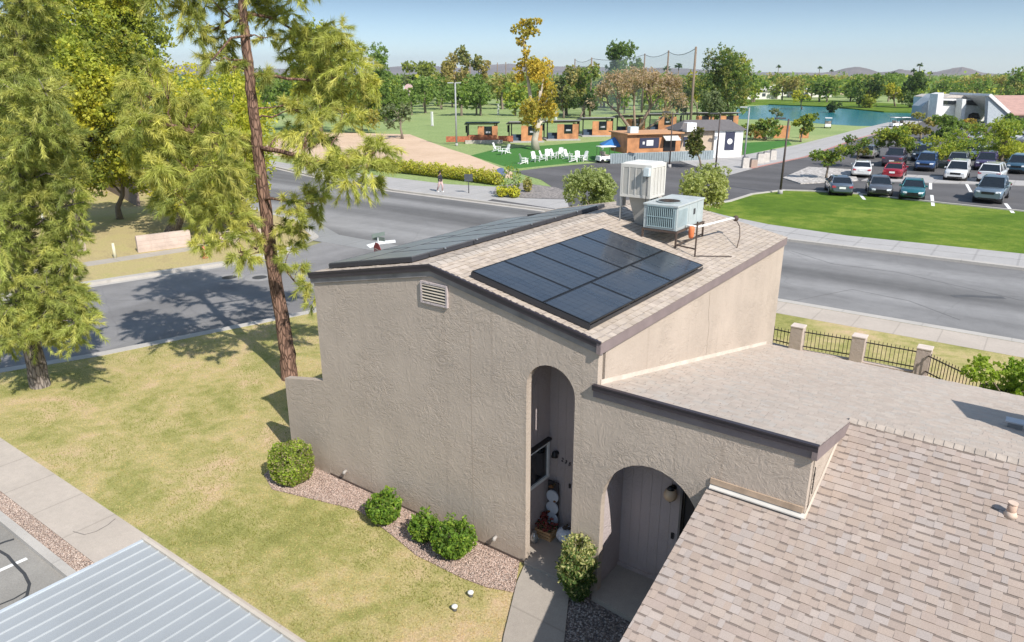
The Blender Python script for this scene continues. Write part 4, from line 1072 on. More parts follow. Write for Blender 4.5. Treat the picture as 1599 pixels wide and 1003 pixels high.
def pine(name, label, trunk, rad, limbs, clumps, bark, seed, ntw=13, nn=56, cols=None, ln=.235, group=None, wd=.019, droop=.48, up=.25):
    rng = np.random.default_rng(seed)
    base = Vector(trunk[0]); r = thing(name, label, 'pine tree', (base.x, base.y, 0), 0, group)
    # smooth trunk with a root flare
    P = []; Rr = []
    for i in range(len(trunk) - 1):
        for k in range(4):
            t = k / 4; P.append(Vector(trunk[i]).lerp(Vector(trunk[i + 1]), t) + Vector(rng.normal(size=3) * .015)); Rr.append(rad[i] * (1 - t) + rad[i + 1] * t)
    P.append(Vector(trunk[-1])); Rr.append(rad[-1])
    P = [P[0] - Vector((0, 0, .15))] + P; Rr = [Rr[0] * 1.35] + Rr
    MB().tube(P, Rr, 14).build('trunk', bark, r, True)
    skel = [(p, q) for p, q in zip(P[6:], Rr[6:])]
    for path, r0, r1 in limbs:
        pp = []
        for i in range(len(path) - 1):
            for k in range(3): pp.append(Vector(path[i]).lerp(Vector(path[i + 1]), k / 3) + Vector(rng.normal(size=3) * .02))
        pp.append(Vector(path[-1])); rr = [r0 + (r1 - r0) * i / (len(pp) - 1) for i in range(len(pp))]
        MB().tube(pp, rr, 8).build('limb', bark, r, True)
        skel += list(zip(pp, rr))
    br = MB()
    for c, R_, tn in clumps:
        c = Vector(c)
        best = min(skel, key=lambda s_: (s_[0] - c).length + max(0, s_[0].z - c.z + .1) * .8)
        d = (best[0] - c).length
        if d > .15:
            path = bend(best[0], c, .05, rng, 5, .035)
            r0 = min(best[1] * .55, .02 + .012 * d); br.tube(path, [r0 * (1 - .75 * i / 5) for i in range(6)], 5)
            for q in range(3):
                e_ = c + Vector(rdir(rng, 1)[0]) * R_ * .7; br.tube([path[-2], c.lerp(e_, .5), e_], [r0 * .5, r0 * .3, r0 * .15], 4)
    br.build('branches', bark, r, True)
    kw = dict(cols=cols) if cols else {}
    V, F, C = needles(rng, clumps, ntw, nn, ln, wd, droop, up=up, **kw)
    link_mesh('crown', npmesh('crown', V, F, C, [NEEDLE]), r, True)
    return r

def D_at(p): return fwd(p)
# the tall leaning pine behind the house corner
D1 = D_of(453, 590)
tr_px = [(453, 590), (447, 540), (437, 480), (424, 400), (412, 310), (404, 240), (395, 170), (389, 110), (382, 50), (377, 0), (372, -60), (366, -130), (362, -200)]
tr = [AT(x, y, D1 - .004 * max(0, 590 - y) * 0) for x, y in tr_px]
tr[0].z = 0
rad = [.27, .24, .215, .20, .18, .165, .15, .14, .13, .115, .10, .07, .04]
rg = np.random.default_rng(5)
def A1(x, y, dd=0.0): return AT(x, y, D1 + dd)
limbs = [([A1(421, 400), A1(395, 355, -.3), A1(368, 292, -.8), A1(335, 226, -1.2), A1(282, 200, -1.8), A1(240, 190, -2.2)], .12, .04),
         ([A1(412, 310), A1(425, 312, -.4), A1(490, 318, -1.0)], .06, .02),
         ([A1(405, 232), A1(440, 236, -.5), A1(490, 250, -1.2), A1(540, 262, -1.6), A1(585, 238, -2.0)], .08, .03),
         ([A1(398, 116), A1(430, 120, .4), A1(485, 126, 1.0), A1(535, 122, 1.4)], .06, .02),
         ([A1(428, 402), A1(450, 428, -.4), A1(478, 462, -.8)], .04, .015),
         ([A1(385, 18), A1(350, 38, .6), A1(318, 52, 1.0)], .05, .02),
         ([A1(392, 55), A1(360, 60, -.8), A1(330, 95, -1.4)], .04, .02),
         ([A1(335, 226, -1.2), A1(300, 270, -1.6), A1(270, 300, -2.0)], .04, .02),
         ([A1(380, 20), A1(430, 30, .8), A1(470, 55, 1.4), A1(520, 75, 1.8)], .05, .02)]
cl = []
def addc(pts, dj, tint=1.0, store=cl, D=D1):
    for q in pts:
        R_ = (q[2] if len(q) > 2 else .8) * (1.0 if D == D1 else 1.12)
        store.append((tuple(AT(q[0], q[1], D + dj + rg.uniform(-.9, .9))), R_, tint * rg.uniform(.9, 1.1)))
addc([(455, 60, .55), (490, 52, .8), (530, 55, .75), (515, 88, .8), (545, 100, .7), (560, 128, .65), (490, 98, .75), (460, 100, .55), (555, 85, .6), (500, 130, .7), (535, 150, .7), (470, 140, .5), (585, 135, .5), (450, 25, .5), (475, 75, .6)], 1.2)
addc([(470, 175, .55), (505, 170, .6), (540, 185, .55), (450, 205, .6), (482, 205, .65), (462, 240, .5), (500, 222, .5), (450, 165, .45)], .0)
addc([(520, 258, .6), (545, 278, .65), (575, 262, .6), (592, 235, .65), (598, 258, .45), (560, 245, .6), (500, 262, .5), (580, 285, .4), (478, 252, .4), (535, 245, .5)], -1.5)
addc([(478, 305, .5), (500, 312, .45), (455, 318, .45), (462, 340, .4), (442, 352, .35), (492, 335, .35), (470, 362, .4), (455, 388, .45), (440, 410, .3)], -.8)
addc([(470, 418, .35), (478, 446, .4), (486, 470, .3), (496, 300, .3)], -.8)
addc([(395, 262, .4), (388, 228, .5), (392, 300, .35), (405, 372, .3), (372, 215, .5), (378, 260, .4)], -.5)
addc([(205, 128, .6), (235, 105, .5), (228, 150, .7), (262, 150, .7), (215, 190, .7), (245, 205, .75), (280, 190, .75), (255, 235, .8), (220, 230, .6), (290, 235, .8), (325, 215, .6), (300, 275, .8), (265, 270, .75), (335, 262, .7), (325, 300, .7), (285, 310, .7), (350, 300, .6), (365, 335, .65), (335, 340, .7), (310, 345, .5), (370, 370, .5), (345, 375, .5), (315, 380, .35), (255, 305, .5), (300, 155, .55), (330, 175, .55), (350, 210, .5), (385, 400, .4), (245, 262, .7), (230, 270, .5), (205, 215, .5), (360, 265, .5), (270, 330, .35), (385, 340, .35), (375, 400, .4), (310, 195, .6), (195, 160, .5)], -1.6)
addc([(288, 22, .55), (300, 45, .6), (318, 62, .5), (352, 52, .5), (330, 92, .5), (350, 80, .45), (305, 5, .6), (350, 10, .6), (400, 8, .65), (430, 15, .6), (385, 30, .4), (365, 105, .4), (418, 60, .35), (410, 120, .35)], .6, .9)
addc([(300, -20, .8), (330, -55, .9), (430, -60, .9), (480, -30, .8), (500, -60, .7), (280, -90, .8), (390, -70, .9), (350, -100, .9), (400, -130, .9), (440, -130, .8), (310, -150, .8), (370, -190, .8), (350, -175, .7), (410, -180, .7), (470, -110, .7), (250, -50, .7), (240, -10, .6), (340, -30, .8), (400, -40, .9), (450, -30, .8), (300, -60, .7), (370, -90, .9), (420, -100, .8), (340, -140, .7), (390, -160, .7), (362, -210, .6), (460, -80, .6), (320, -110, .6)], 0.3)
pine('pine_tree', 'tall leaning pine with a bare reddish trunk and drooping tufts behind the left house corner', tr, rad, limbs, cl, BARK_R, 3, 17, 105)
# the squat dense pine at the left edge
D2 = D_of(62, 603)
def A2(x, y, dd=0.0): return AT(x, y, D2 + dd)
tr2 = [A2(63, 603), A2(50, 540), A2(38, 470), A2(32, 380), A2(30, 280), A2(30, 180), A2(32, 80), A2(34, -20), A2(36, -120)]; tr2[0].z = 0
cl2 = []
addc([(125, 500, .6), (128, 475, .5), (112, 455, .6), (118, 525, .5), (30, 528, .6), (0, 530, .7), (108, 400, .6), (112, 320, .5), (30, 440, .7), (45, 405, .6), (30, 340, .7), (45, 290, .7), (30, 250, .6), (50, 200, .7), (35, 150, .7), (48, 105, .7), (30, 65, .7), (70, 445, .7), (105, 445, .6), (110, 350, .6), (112, 280, .55), (108, 210, .5), (0, 380, .8), (0, 345, .8), (75, 150, .7)], -.9, 1.05, cl2, D2)
addc([(15, 478, .85), (50, 470, .85), (85, 478, .8), (108, 498, .7), (60, 502, .8), (25, 508, .8), (95, 518, .6), (60, 525, .55), (-10, 500, .8), (118, 480, .5), (-25, 470, .8), (75, 455, .6)], -.6, 1.0, cl2, D2)
addc([(88, 398, .7), (62, 415, .6), (100, 372, .7), (75, 360, .7), (100, 425, .5), (45, 345, .7), (15, 370, .7), (-5, 420, .7), (20, 420, .5), (85, 330, .7), (55, 310, .75), (15, 310, .8), (-15, 330, .8), (92, 300, .6)], 0, .95, cl2, D2)
addc([(20, 262, .85), (60, 262, .8), (92, 262, .6), (100, 235, .5), (35, 225, .85), (75, 215, .8), (0, 225, .8), (20, 180, .85), (60, 175, .8), (90, 185, .5), (-10, 160, .9), (25, 130, .85), (60, 130, .7), (0, 95, .9), (35, 85, .8), (65, 95, .5), (15, 45, .85), (50, 45, .7), (-10, 20, .9), (30, 5, .8), (60, 5, .6), (-30, 80, .9), (-30, 240, .9)], .2, .95, cl2, D2)
addc([(20, -40, .9), (60, -40, .7), (-20, -50, .9), (30, -100, .8), (50, -90, .6), (34, -150, .6)], 0, .95, cl2, D2)
pine('pine_tree', 'dense low-branched pine with a grey trunk at the left edge of the lawn', tr2, [.30, .26, .25, .24, .22, .19, .16, .12, .05], [], cl2, BARK_G, 7, 22, 110, ((.28, .32, .11), (.37, .385, .14), (.19, .23, .08)), ln=.18, droop=.30, up=.15, wd=.018)

def leafy(name, label, base, blobs, n, ls, cols, seed, trunk_h=None, trunk_r=.2, bark=None, group=None, cat='tree', twig=9, shell=.45, limbs=6, fork=None):
    rng = np.random.default_rng(seed); bark = bark or BARK_F
    base = Vector(base); r = thing(name, label, cat, (base.x, base.y, base.z), 0, group)
    zc = np.mean([b[0][2] for b in blobs]); ztop = max(b[0][2] + b[1][2] * .4 for b in blobs)
    cx, cy = np.mean([b[0][0] for b in blobs]), np.mean([b[0][1] for b in blobs])
    mid = Vector((cx, cy, zc)); trp = bend(base, mid, 0, rng, 5, .02)
    mb = MB().tube(trp, [trunk_r * (1.3 if i == 0 else 1 - .13 * i) for i in range(6)], 8); mb.build('trunk', bark, r, True)
    br = MB()
    for b in blobs[:limbs] if limbs else []:
        s0 = trp[2 + int(rng.integers(3))]; e_ = Vector(b[0]) + Vector(rng.normal(size=3)) * .2 * b[1][0]
        br.tube(bend(s0, e_, .05, rng, 4, .05), [trunk_r * .45 * (1 - .2 * i) for i in range(5)], 5)
        for q in range(2):
            f_ = e_ + Vector(rdir(rng, 1)[0] * np.array(b[1]) * .7); br.tube([e_, e_.lerp(f_, .5), f_], [trunk_r * .12, trunk_r * .09, trunk_r * .04], 4)
    if limbs: br.build('branches', bark, r, True)
    V, F, C = blobs_leaves(rng, blobs, n, ls, cols, twig, shell)
    link_mesh('crown', npmesh('crown', V, F, C, [LEAF]), r, True)
    return r

def tree_px(name, label, base, x0, x1, ytop, ybot, cols, seed, n=None, D=None, nb=12, shape='round', group=None, cat='tree', leafpx=3.4, bark=None, trunk=None, shell=.5, limbs=6, dens=.42):
    """tree whose crown fills the given extent of the photograph at its own real distance"""
    rng = np.random.default_rng(seed + 1000)
    if D is None: D = D_of(*base)
    bp = AT(base[0], base[1], D); bp.z = 0
    pm = D / FPX * 1.02                    # metres per photo pixel
    blobs = []
    cx, cy = (x0 + x1) / 2, (ytop + ybot) / 2; hw, hh = (x1 - x0) / 2, (ybot - ytop) / 2
    for k in range(nb):
        for _ in range(40):
            a, b = rng.uniform(-1, 1), rng.uniform(-1, 1)
            if shape == 'column': lim = .95 * (1 - abs(b) ** 3)
            elif shape == 'flat': lim = math.sqrt(max(0, 1 - (b * .9) ** 2))
            elif shape == 'cone': lim = .25 + .75 * (b + 1) / 2
            else: lim = math.sqrt(max(0, 1 - b * b)) * (1.0 if b < .2 else .95)
            if abs(a) < lim: break
        s_ = rng.uniform(.32, .50)
        rx = max(hw * s_, hh * .12); rz = max(min(hh * s_ * .9, rx * 1.3), hh * .12)
        px = min(max(cx + a * hw, x0 + rx * .8), x1 - rx * .8); py = min(max(cy + b * hh, ytop + rz * .8), ybot - rz * .8)
        c = AT(px, py, D + rng.uniform(-.7, .7) * hw * pm)
        blobs.append((tuple(c), (rx * pm, rx * pm, rz * pm)))
    area = (x1 - x0) * (ybot - ytop)
    n = n or int(min(22000, max(420, area * dens * 9 / leafpx ** 2 * 1.5)))
    return leafy(name, label, bp, blobs, n, leafpx * pm, cols, seed, trunk_r=trunk or max(.12, hw * pm * .07), bark=bark, group=group, cat=cat, shell=shell, limbs=limbs)

# broadleaf trees behind the pines
tree_px('mesquite_tree', 'thick grey-trunked yellow-green tree between the two pines, its dark bole above the low kerb wall', (115, 368), 70, 215, 30, 300, YGREEN + [(.10, .13, .03)], 11, 48000, None, 30, leafpx=3.6, bark=BARK_G, trunk=.5, shell=.4)
tree_px('mesquite_tree', 'yellow-green tree on a short trunk behind the long low block wall', (267, 366), 215, 420, 110, 330, YGREEN, 12, 34000, None, 26, leafpx=3.6, bark=BARK_G, trunk=.35, shell=.4)
tree_px('mesquite_tree', 'slender yellow-green tree growing in the shaded lot before the brown boundary wall', (187, 342), 125, 250, 205, 300, YGREEN, 13, 9000, None, 14, leafpx=3.4, bark=BARK_F, trunk=.2)
tree_px('eucalyptus_tree', 'very tall loose yellow-green tree rising out of the picture behind the left pine', (70, 300), 50, 235, -60, 150, YGREEN + GREEN[:1], 14, 34000, None, 30, leafpx=3.6, bark=BARK_W, trunk=.6, shell=.5)
tree_px('eucalyptus_tree', 'tall airy tree whose top shows sky gaps left of the leaning pine', (232, 300), 130, 265, -40, 140, YGREEN[:2] + OLIVE[:1], 15, 16000, None, 26, leafpx=3.4, bark=BARK_W, trunk=.4, shell=.6)
tree_px('shade_tree', 'dark green mass of a tree filling the far left behind the dense pine', (20, 310), -60, 130, 60, 290, GREEN + YGREEN[:1], 16, 28000, None, 22, leafpx=3.6, trunk=.5)
tree_px('shade_tree', 'yellow-green rounded tree seen through the tall pine above the white car', (345, 262), 270, 400, 100, 240, YGREEN[:2] + GREEN[:1], 17, 13000, None, 16, leafpx=3.6, trunk=.35)
tree_px('shade_tree', 'broad dim green tree behind the trunk of the leaning pine near the range', (395, 205), 330, 450, 110, 190, GREEN + OLIVE[:1], 18, 8000, None, 14, leafpx=3.4, trunk=.35)
tree_px('shade_tree', 'yellow-topped tree showing above the right-hand tufts of the leaning pine', (500, 208), 450, 550, 40, 180, YGREEN[:2] + GREEN, 19, 11000, None, 16, leafpx=3.2, trunk=.35)
tree_px('shade_tree', 'dark shrubby tree under the pine tufts at the edge of the sand', (478, 232), 440, 505, 190, 230, DKGREEN + GREEN, 20, 1200, None, 8, leafpx=3, trunk=.2)
# the range and its surroundings
M = [
 ('cottonwood_tree', 'golden narrow cottonwood with a pale trunk rising from the artificial turf beside the pavilions', (836, 234), 812, 870, 92, 196, GOLD, 'column', 14, 'BARK_W', None),
 ('ash_tree', 'bushy yellow-green tree with leaves almost to the ground left of the small olive', (564, 207), 537, 592, 103, 205, YGREEN + GREEN[:1] + AUTUMN[:1], 'column', 12, None, None),
 ('cottonwood_tree', 'tall green cottonwood standing behind the small olive tree', (603, 190), 570, 642, 74, 186, GREEN + [(.16, .20, .05)], 'column', 14, None, None),
 ('pine_tree', 'spreading tree with a flat dim crown right of the round pink sign', (663, 160), 628, 690, 98, 146, OLIVE + YGREEN[1:2], 'flat', 9, None, 'pine tree'),
 ('shade_tree', 'small very dark tree on the range edge left of the twin yellow trees', (684, 163), 668, 698, 118, 158, DKGREEN, 'round', 8, None, None),
 ('ash_tree', 'large straw-yellow tree, the taller of the twin yellow trees behind the double-headed lamp', (716, 163), 690, 736, 70, 160, AUTUMN, 'column', 12, None, None),
 ('ash_tree', 'straw-yellow tree, the smaller of the twin yellow trees', (748, 163), 734, 768, 86, 150, AUTUMN, 'column', 9, None, None),
 ('shade_tree', 'low mid-green tree below the right twin yellow tree', (752, 165), 735, 775, 128, 162, GREEN, 'round', 8, None, None),
 ('shade_tree', 'low bright green tree left of the golden cottonwood', (790, 165), 772, 806, 134, 164, GREEN + YGREEN[:1], 'round', 8, None, None),
 ('ash_tree', 'tall dull brownish-green tree just right of the golden cottonwood', (880, 185), 856, 900, 88, 172, AUTUMN + OLIVE, 'column', 12, None, None),
 ('shade_tree', 'green tree with a pale crown behind the first net pole', (912, 184), 892, 936, 100, 165, GREEN + AUTUMN[:2], 'round', 10, None, None),
 ('shade_tree', 'dark round tree low behind the grey pavilion roofs', (906, 186), 892, 932, 140, 180, DKGREEN, 'round', 7, None, None),
 ('cottonwood_tree', 'big green tree with a ragged top standing behind the leafless tree', (972, 170), 940, 1002, 68, 150, GREEN + [(.15, .20, .05)], 'round', 13, None, None),
 ('ficus_tree', 'largest round green and gold tree left of the lake', (1125, 196), 1084, 1170, 76, 190, GREEN + AUTUMN[:2] + DKGREEN[:2] + YGREEN[:1], 'round', 18, None, None),
 ('shade_tree', 'yellow-green tree between the last net pole and the largest round tree', (1092, 190), 1062, 1098, 112, 160, YGREEN + GREEN[:1], 'round', 8, None, None),
 ('shade_tree', 'dark tree low behind the leafless tree beside the last net pole', (1068, 195), 1052, 1080, 130, 175, DKGREEN, 'round', 7, None, None),
 ('shade_tree', 'feathery grey-green tree standing at the foot of the largest round tree', (1108, 205), 1092, 1132, 142, 190, OLIVE, 'round', 8, None, None),
 ('shade_tree', 'bushy tree with rusty leaf tips in front of the white-walled building', (1095, 262), 1072, 1116, 199, 244, [(.15, .17, .04), (.24, .18, .05), (.11, .13, .03)], 'round', 10, None, None),
 ('shade_tree', 'slim yellow-green tree beside the orange fence near the lake', (1250, 222), 1238, 1278, 176, 212, YGREEN[:2] + GREEN, 'round', 8, None, None),
 ('shade_tree', 'low hedge-like green tree along the orange fence left of the brown lamp post', (1195, 218), 1160, 1232, 186, 212, GREEN + YGREEN[:1] + [(.25, .15, .04)], 'flat', 9, None, None),
 ('shade_tree', 'dark green tree with a lit left side across the lake', (1356, 170), 1332, 1380, 112, 166, GREEN + DKGREEN + YGREEN[:1], 'round', 11, None, None),
 ('shade_tree', 'yellow tree across the lake, between the two dark ones', (1398, 168), 1380, 1418, 122, 162, YGREEN + GOLD[2:3], 'round', 9, None, None),
 ('shade_tree', 'tall dark shaggy tree across the lake beside the white building', (1428, 170), 1410, 1452, 112, 170, GREEN + DKGREEN, 'column', 10, None, None),
 ('shade_tree', 'small dark round tree on the far lake bank', (1303, 176), 1290, 1314, 150, 176, DKGREEN, 'round', 6, None, None),
 ('willow_tree', 'pale round willow at the near lake edge', (1214, 185), 1200, 1224, 170, 184, OLIVE, 'round', 5, None, None),
 ('shade_tree', 'yellow-green tree on the far lake bank with a thin trunk', (1252, 171), 1236, 1266, 138, 160, YGREEN, 'round', 7, None, None),
 ('shade_tree', 'wide dark green tree above the pink roof at the right edge', (1588, 160), 1560, 1625, 107, 150, GREEN + AUTUMN[:1], 'round', 12, None, None),
 ('car_park_tree', 'small car park tree standing alone on the pale rock island', (1290, 280), 1268, 1322, 226, 260, YGREEN[:2] + GREEN, 'flat', 9, None, None),
 ('car_park_tree', 'thin car park tree with rusty leaf tips behind the white sedan', (1338, 262), 1316, 1362, 212, 246, GREEN + [(.24, .18, .06)], 'round', 8, None, None),
 ('car_park_tree', 'spreading car park tree above the dark purple pickup left of the blue car', (1400, 248), 1366, 1432, 199, 244, YGREEN[:2] + GREEN, 'flat', 11, None, None),
 ('car_park_tree', 'orange-tipped tree nearest the golf cart at the back of the car park', (1438, 218), 1412, 1466, 176, 210, AUTUMN + YGREEN[:1], 'flat', 9, None, None),
 ('car_park_tree', 'leafy green tree in front of the white building left pillar', (1475, 222), 1448, 1510, 180, 216, GREEN, 'round', 9, None, None),
 ('car_park_tree', 'broad yellow-green tree hanging over the cars in the middle of the car park', (1482, 258), 1444, 1522, 203, 250, YGREEN[:2] + [(.20, .28, .06), (.26, .33, .07)], 'flat', 14, None, None),
 ('car_park_tree', 'orange autumn tree below the dark doorway of the white building', (1520, 210), 1500, 1544, 186, 204, GOLD[:3] + [(.35, .18, .05)], 'flat', 7, None, None),
 ('car_park_tree', 'broad green tree over the cars at the right of the car park', (1562, 252), 1514, 1612, 188, 248, [(.20, .28, .06), (.26, .33, .07)] + YGREEN[:2], 'flat', 15, None, None),
 ('car_park_tree', 'green tree cut by the right edge under the pink roof', (1598, 215), 1566, 1640, 176, 206, GREEN, 'flat', 9, None, None),
]
for i, (nm, lab, base, x0, x1, yt, yb, cols, sh, nb, bk, ct) in enumerate(M):
    tree_px(nm, lab, base, x0, x1, yt, yb, cols, 40 + i, None, None, nb, sh, bark=globals()[bk] if bk else None, cat=ct or 'tree', leafpx=2.1, shell=.5, dens=.75, trunk=.5 if bk else None)
# upper plume of the golden cottonwood is part of its crown
cw = [o for o in bpy.data.objects if o.name.startswith('cottonwood_tree') and o.get('label', '').startswith('golden')][0]
rng = np.random.default_rng(77); Dc = D_of(836, 234); bl = []
for (x, y, r_) in ((815, 35, 7), (828, 38, 9), (842, 34, 7), (805, 45, 8), (820, 52, 10), (835, 50, 8), (812, 66, 8), (822, 78, 8), (818, 92, 9), (810, 104, 9), (826, 104, 9), (812, 120, 8), (832, 188, 8), (838, 200, 7)):
    c = AT(x, y, Dc + rng.uniform(-.6, .6)); k = Dc / FPX; bl.append((tuple(c), (r_ * k, r_ * k, r_ * k)))
V, F, C = blobs_leaves(rng, bl, 4200, 2.6 * Dc / FPX, GOLD)
link_mesh('upper_crown', npmesh('upper_crown', V, F, C, [LEAF]), cw, True)
MB().tube([AT(833, 190, Dc), AT(824, 120, Dc), AT(818, 70, Dc), AT(820, 30, Dc)], [.28, .2, .13, .04], 7).build('upper_trunk', BARK_W, cw, True)
# the leafless tree
def bare_tree(name, label, base, x0, x1, yt, yb, seed, forks):
    rng = np.random.default_rng(seed); D = D_of(*base); bp = AT(base[0], base[1], D); bp.z = 0
    r = thing(name, label, 'tree', bp); pm = D / FPX
    mb = MB(); tips = []
    def grow(p, d, L, rad, lev):
        q = p + d * L; mid = p.lerp(q, .5) + Vector(rng.normal(size=3)) * L * .06
        mb.tube([p, mid, q], [rad, rad * .85, rad * .7], 5 if lev < 3 else 3, False)
        if lev >= 5: tips.append(q); return
        for k in range(3 if lev < 4 else 2):
            nd = (d + Vector(rdir(rng, 1)[0]) * .75 + Vector((0, 0, .08 if lev < 3 else -.05))).normalized()
            grow(q, nd, L * rng.uniform(.6, .82), rad * .6, lev + 1)
    for fx, fy, r0 in forks:
        e_ = AT(fx, fy, D + rng.uniform(-.8, .8)); d = (e_ - bp)
        mb.tube([bp, bp.lerp(e_, .5) + Vector(rng.normal(size=3)) * .15, e_], [r0, r0 * .85, r0 * .7], 7)
        for k in range(3):
            dd = (d.normalized() * .5 + Vector(rdir(rng, 1)[0]) * .8 + Vector((0, 0, .35))).normalized(); grow(e_, dd, 2.0, r0 * .55, 1)
    mb.build('trunk', mat('bare_wood', (.26, .19, .14), .95, var=.3, scale=1), r, True)
    n = len(tips); T = np.array([tuple(t_) for t_ in tips])
    P = np.repeat(T, 7, 0) + rng.normal(size=(n * 7, 3)) * .35
    V, F, C = leafquads(rng, P, 1.0 * pm * 2.2, np.array(BARE)[rng.integers(3, size=len(P))], None, 2.6)
    link_mesh('twigs', npmesh('twigs', V, F, C, [LEAF]), r, True)
bare_tree('leafless_tree', 'large leafless tree with a haze of pinkish-brown twigs behind the orange bar', (992, 212), 930, 1070, 125, 215, 9, [(965, 175, .30), (1015, 170, .34), (990, 165, .25), (1040, 178, .2)])
# grey-green bushes behind the ridge and the small olive
tree_px('olive_tree', 'small grey-green olive with a twin leaning trunk on the sand', (628, 217), 592, 652, 160, 200, OLIVE, 90, 1500, None, 9, leafpx=2.8, trunk=.2)
tree_px('palo_verde', 'grey-green rounded bushy tree showing above the ridge left of the cream cooler', (922, 335), 882, 962, 264, 345, [(.36, .40, .17), (.43, .46, .21), (.27, .31, .13)], 91, 20000, 30, 20, leafpx=2.3, trunk=.12, shell=.5)
tree_px('palo_verde', 'thin feathery bushy tree behind the packaged air conditioner', (1108, 345), 1062, 1136, 258, 340, [(.39, .42, .16), (.46, .47, .20), (.29, .32, .12)], 92, 14000, 31, 18, leafpx=2.2, trunk=.10, shell=.6)
tree_px('citrus_bush', 'bright green leafy bush beyond the shed roof eave by the iron fence', (1560, 640), 1508, 1640, 548, 640, [(.19, .29, .035), (.26, .36, .05), (.34, .41, .07)], 93, 6500, fwd(Vector((7.6, 12.6, 0))), 14, leafpx=5.0, trunk=.08, shell=.5)

# clipped shrubs in the gravel bed
def shrub(name, label, p, r_, h, cols, n, ls, seed, flat=False, group=None, extra=None):
    rng = np.random.default_rng(seed); t = thing(name, label, 'shrub', p, 0, group)
    d = rdir(rng, n); d[:, 2] = d[:, 2]
    rad = rng.uniform(.55, 1, n) ** .35
    e_ = 3.2 if flat else 2.2
    sc = (np.abs(d) ** e_).sum(1) ** (-1 / e_)
    P = d * (sc * rad)[:, None] * np.array([r_, r_, h / 2]); P[:, 2] += h / 2 + .03
    lump = np.array([mnoise.noise(Vector(q) * 3.1 / max(r_, .3) + Vector((seed, 0, 0))) for q in P.tolist()])
    P *= (1 + (.13 if flat else .42) * lump)[:, None]
    P[:, 2] = np.maximum(P[:, 2], .02)
    cc = np.array(cols)[rng.integers(len(cols), size=n)] * (1 + .5 * lump[:, None]) * rng.uniform(.8, 1.2, (n, 1))
    V, F, C = leafquads(rng, P, ls, cc, d)
    link_mesh('foliage', npmesh('foliage', V, F, C, [LEAF]), t)
    mb = MB()
    for k in range(9):
        q = d[k] * np.array([r_, r_, h / 2]) * .8; mb.tube([(0, 0, -.02), (q[0] * .4, q[1] * .4, h * .3), (q[0], q[1], h / 2 + q[2])], [.02, .014, .006], 4)
    mb.build('stems', BARK_F, t)
    return t
SG = [(.12, .21, .03), (.17, .27, .035), (.09, .16, .025), (.22, .29, .045)]
g0 = G(458, 752); shrub('clipped_shrub', 'large flat-topped clipped shrub at the foot of the wing wall', g0, .47, 1.0, [(.26, .35, .045), (.32, .38, .06), (.18, .24, .045), (.33, .28, .15)], 9000, .042, 1, True)
shrub('clipped_shrub', 'round green shrub alone in the middle of the gravel bed', G(600, 816), .36, .66, SG, 3800, .05, 2)
shrub('clipped_shrub', 'smaller shrub of the touching pair in the gravel bed', G(662, 845), .27, .60, SG, 2400, .05, 3)
shrub('clipped_shrub', 'larger round shrub of the touching pair in the gravel bed', G(708, 868), .40, .72, SG, 4600, .05, 4)
tw = thing('dead_stem', 'small brown dried plant against the wall foot', 'dried plant', G(757, 850))
mb = MB(); rnd = random.Random(3)
for k in range(9): mb.tube([(0, 0, 0), (rnd.uniform(-.05, .05), rnd.uniform(-.02, .06), .14), (rnd.uniform(-.1, .1), rnd.uniform(-.05, .08), rnd.uniform(.2, .34))], [.008, .006, .003], 4)
mb.build('stem', mat('dry_brown', (.20, .12, .06), .9), tw)
# variegated bush between the two arches
rng = np.random.default_rng(6); vb = thing('variegated_bush', 'tall cream-flecked bush between the two arches', 'shrub', (1.73, -.30, 0))
n = 5200; h_ = rng.uniform(0, 1, n); ang = rng.uniform(0, 2 * math.pi, n); rr = (.13 + .20 * np.sin(np.clip(h_ * 1.15, 0, 1) * 2.2)) * (1 + .35 * np.sin(ang * 3 + h_ * 9) * np.sin(h_ * 13 + ang)) * rng.uniform(.4, 1, n) ** .5
P = np.stack([rr * np.cos(ang), rr * np.sin(ang) * .9, .08 + h_ * 1.22], 1) + rng.normal(size=(n, 3)) * .02
cc = np.where((rng.random(n) < .08 + .62 * h_ ** 1.5)[:, None], np.array([(.50, .48, .22)]), np.array([(.10, .16, .045)])) * rng.uniform(.75, 1.2, (n, 1))
V, F, C = leafquads(rng, P, .045, cc, None, 1.9); link_mesh('foliage', npmesh('foliage', V, F, C, [LEAF]), vb)
mb = MB()
for k in range(8): a_ = k * .8; mb.tube([(0, 0, 0), (.08 * math.cos(a_), .08 * math.sin(a_), .6), (.2 * math.cos(a_), .2 * math.sin(a_), 1.3)], [.02, .014, .006], 5)
mb.build('stems', BARK_F, vb)
# low hedge plants along the sand
pts = [(592 + 7.4 * k, 264 + 22.0 * (k / 25.0) ** 1.15) for k in range(26)]
proto = None
for k, (x, y) in enumerate(pts):
    p = G(x, y + 3)
    if proto is None or k in (5, 11, 17):
        proto = shrub('hedge_plant', 'yellow-green knee-high plant in the row between the sand and the pavement', p, .62, 1.15, YGREEN[:3] + [(.40, .34, .09)], 700, .11, 200 + k, group='row of plants along the sand')
    else:
        t = proto.copy(); COL.objects.link(t); t.location = p; t.rotation_euler.z = k * 1.3; t.scale = (1, 1, .85 + .3 * ((k * 7) % 5) / 5)
        for ch in proto.children:
            c = ch.copy(); COL.objects.link(c); c.parent = t

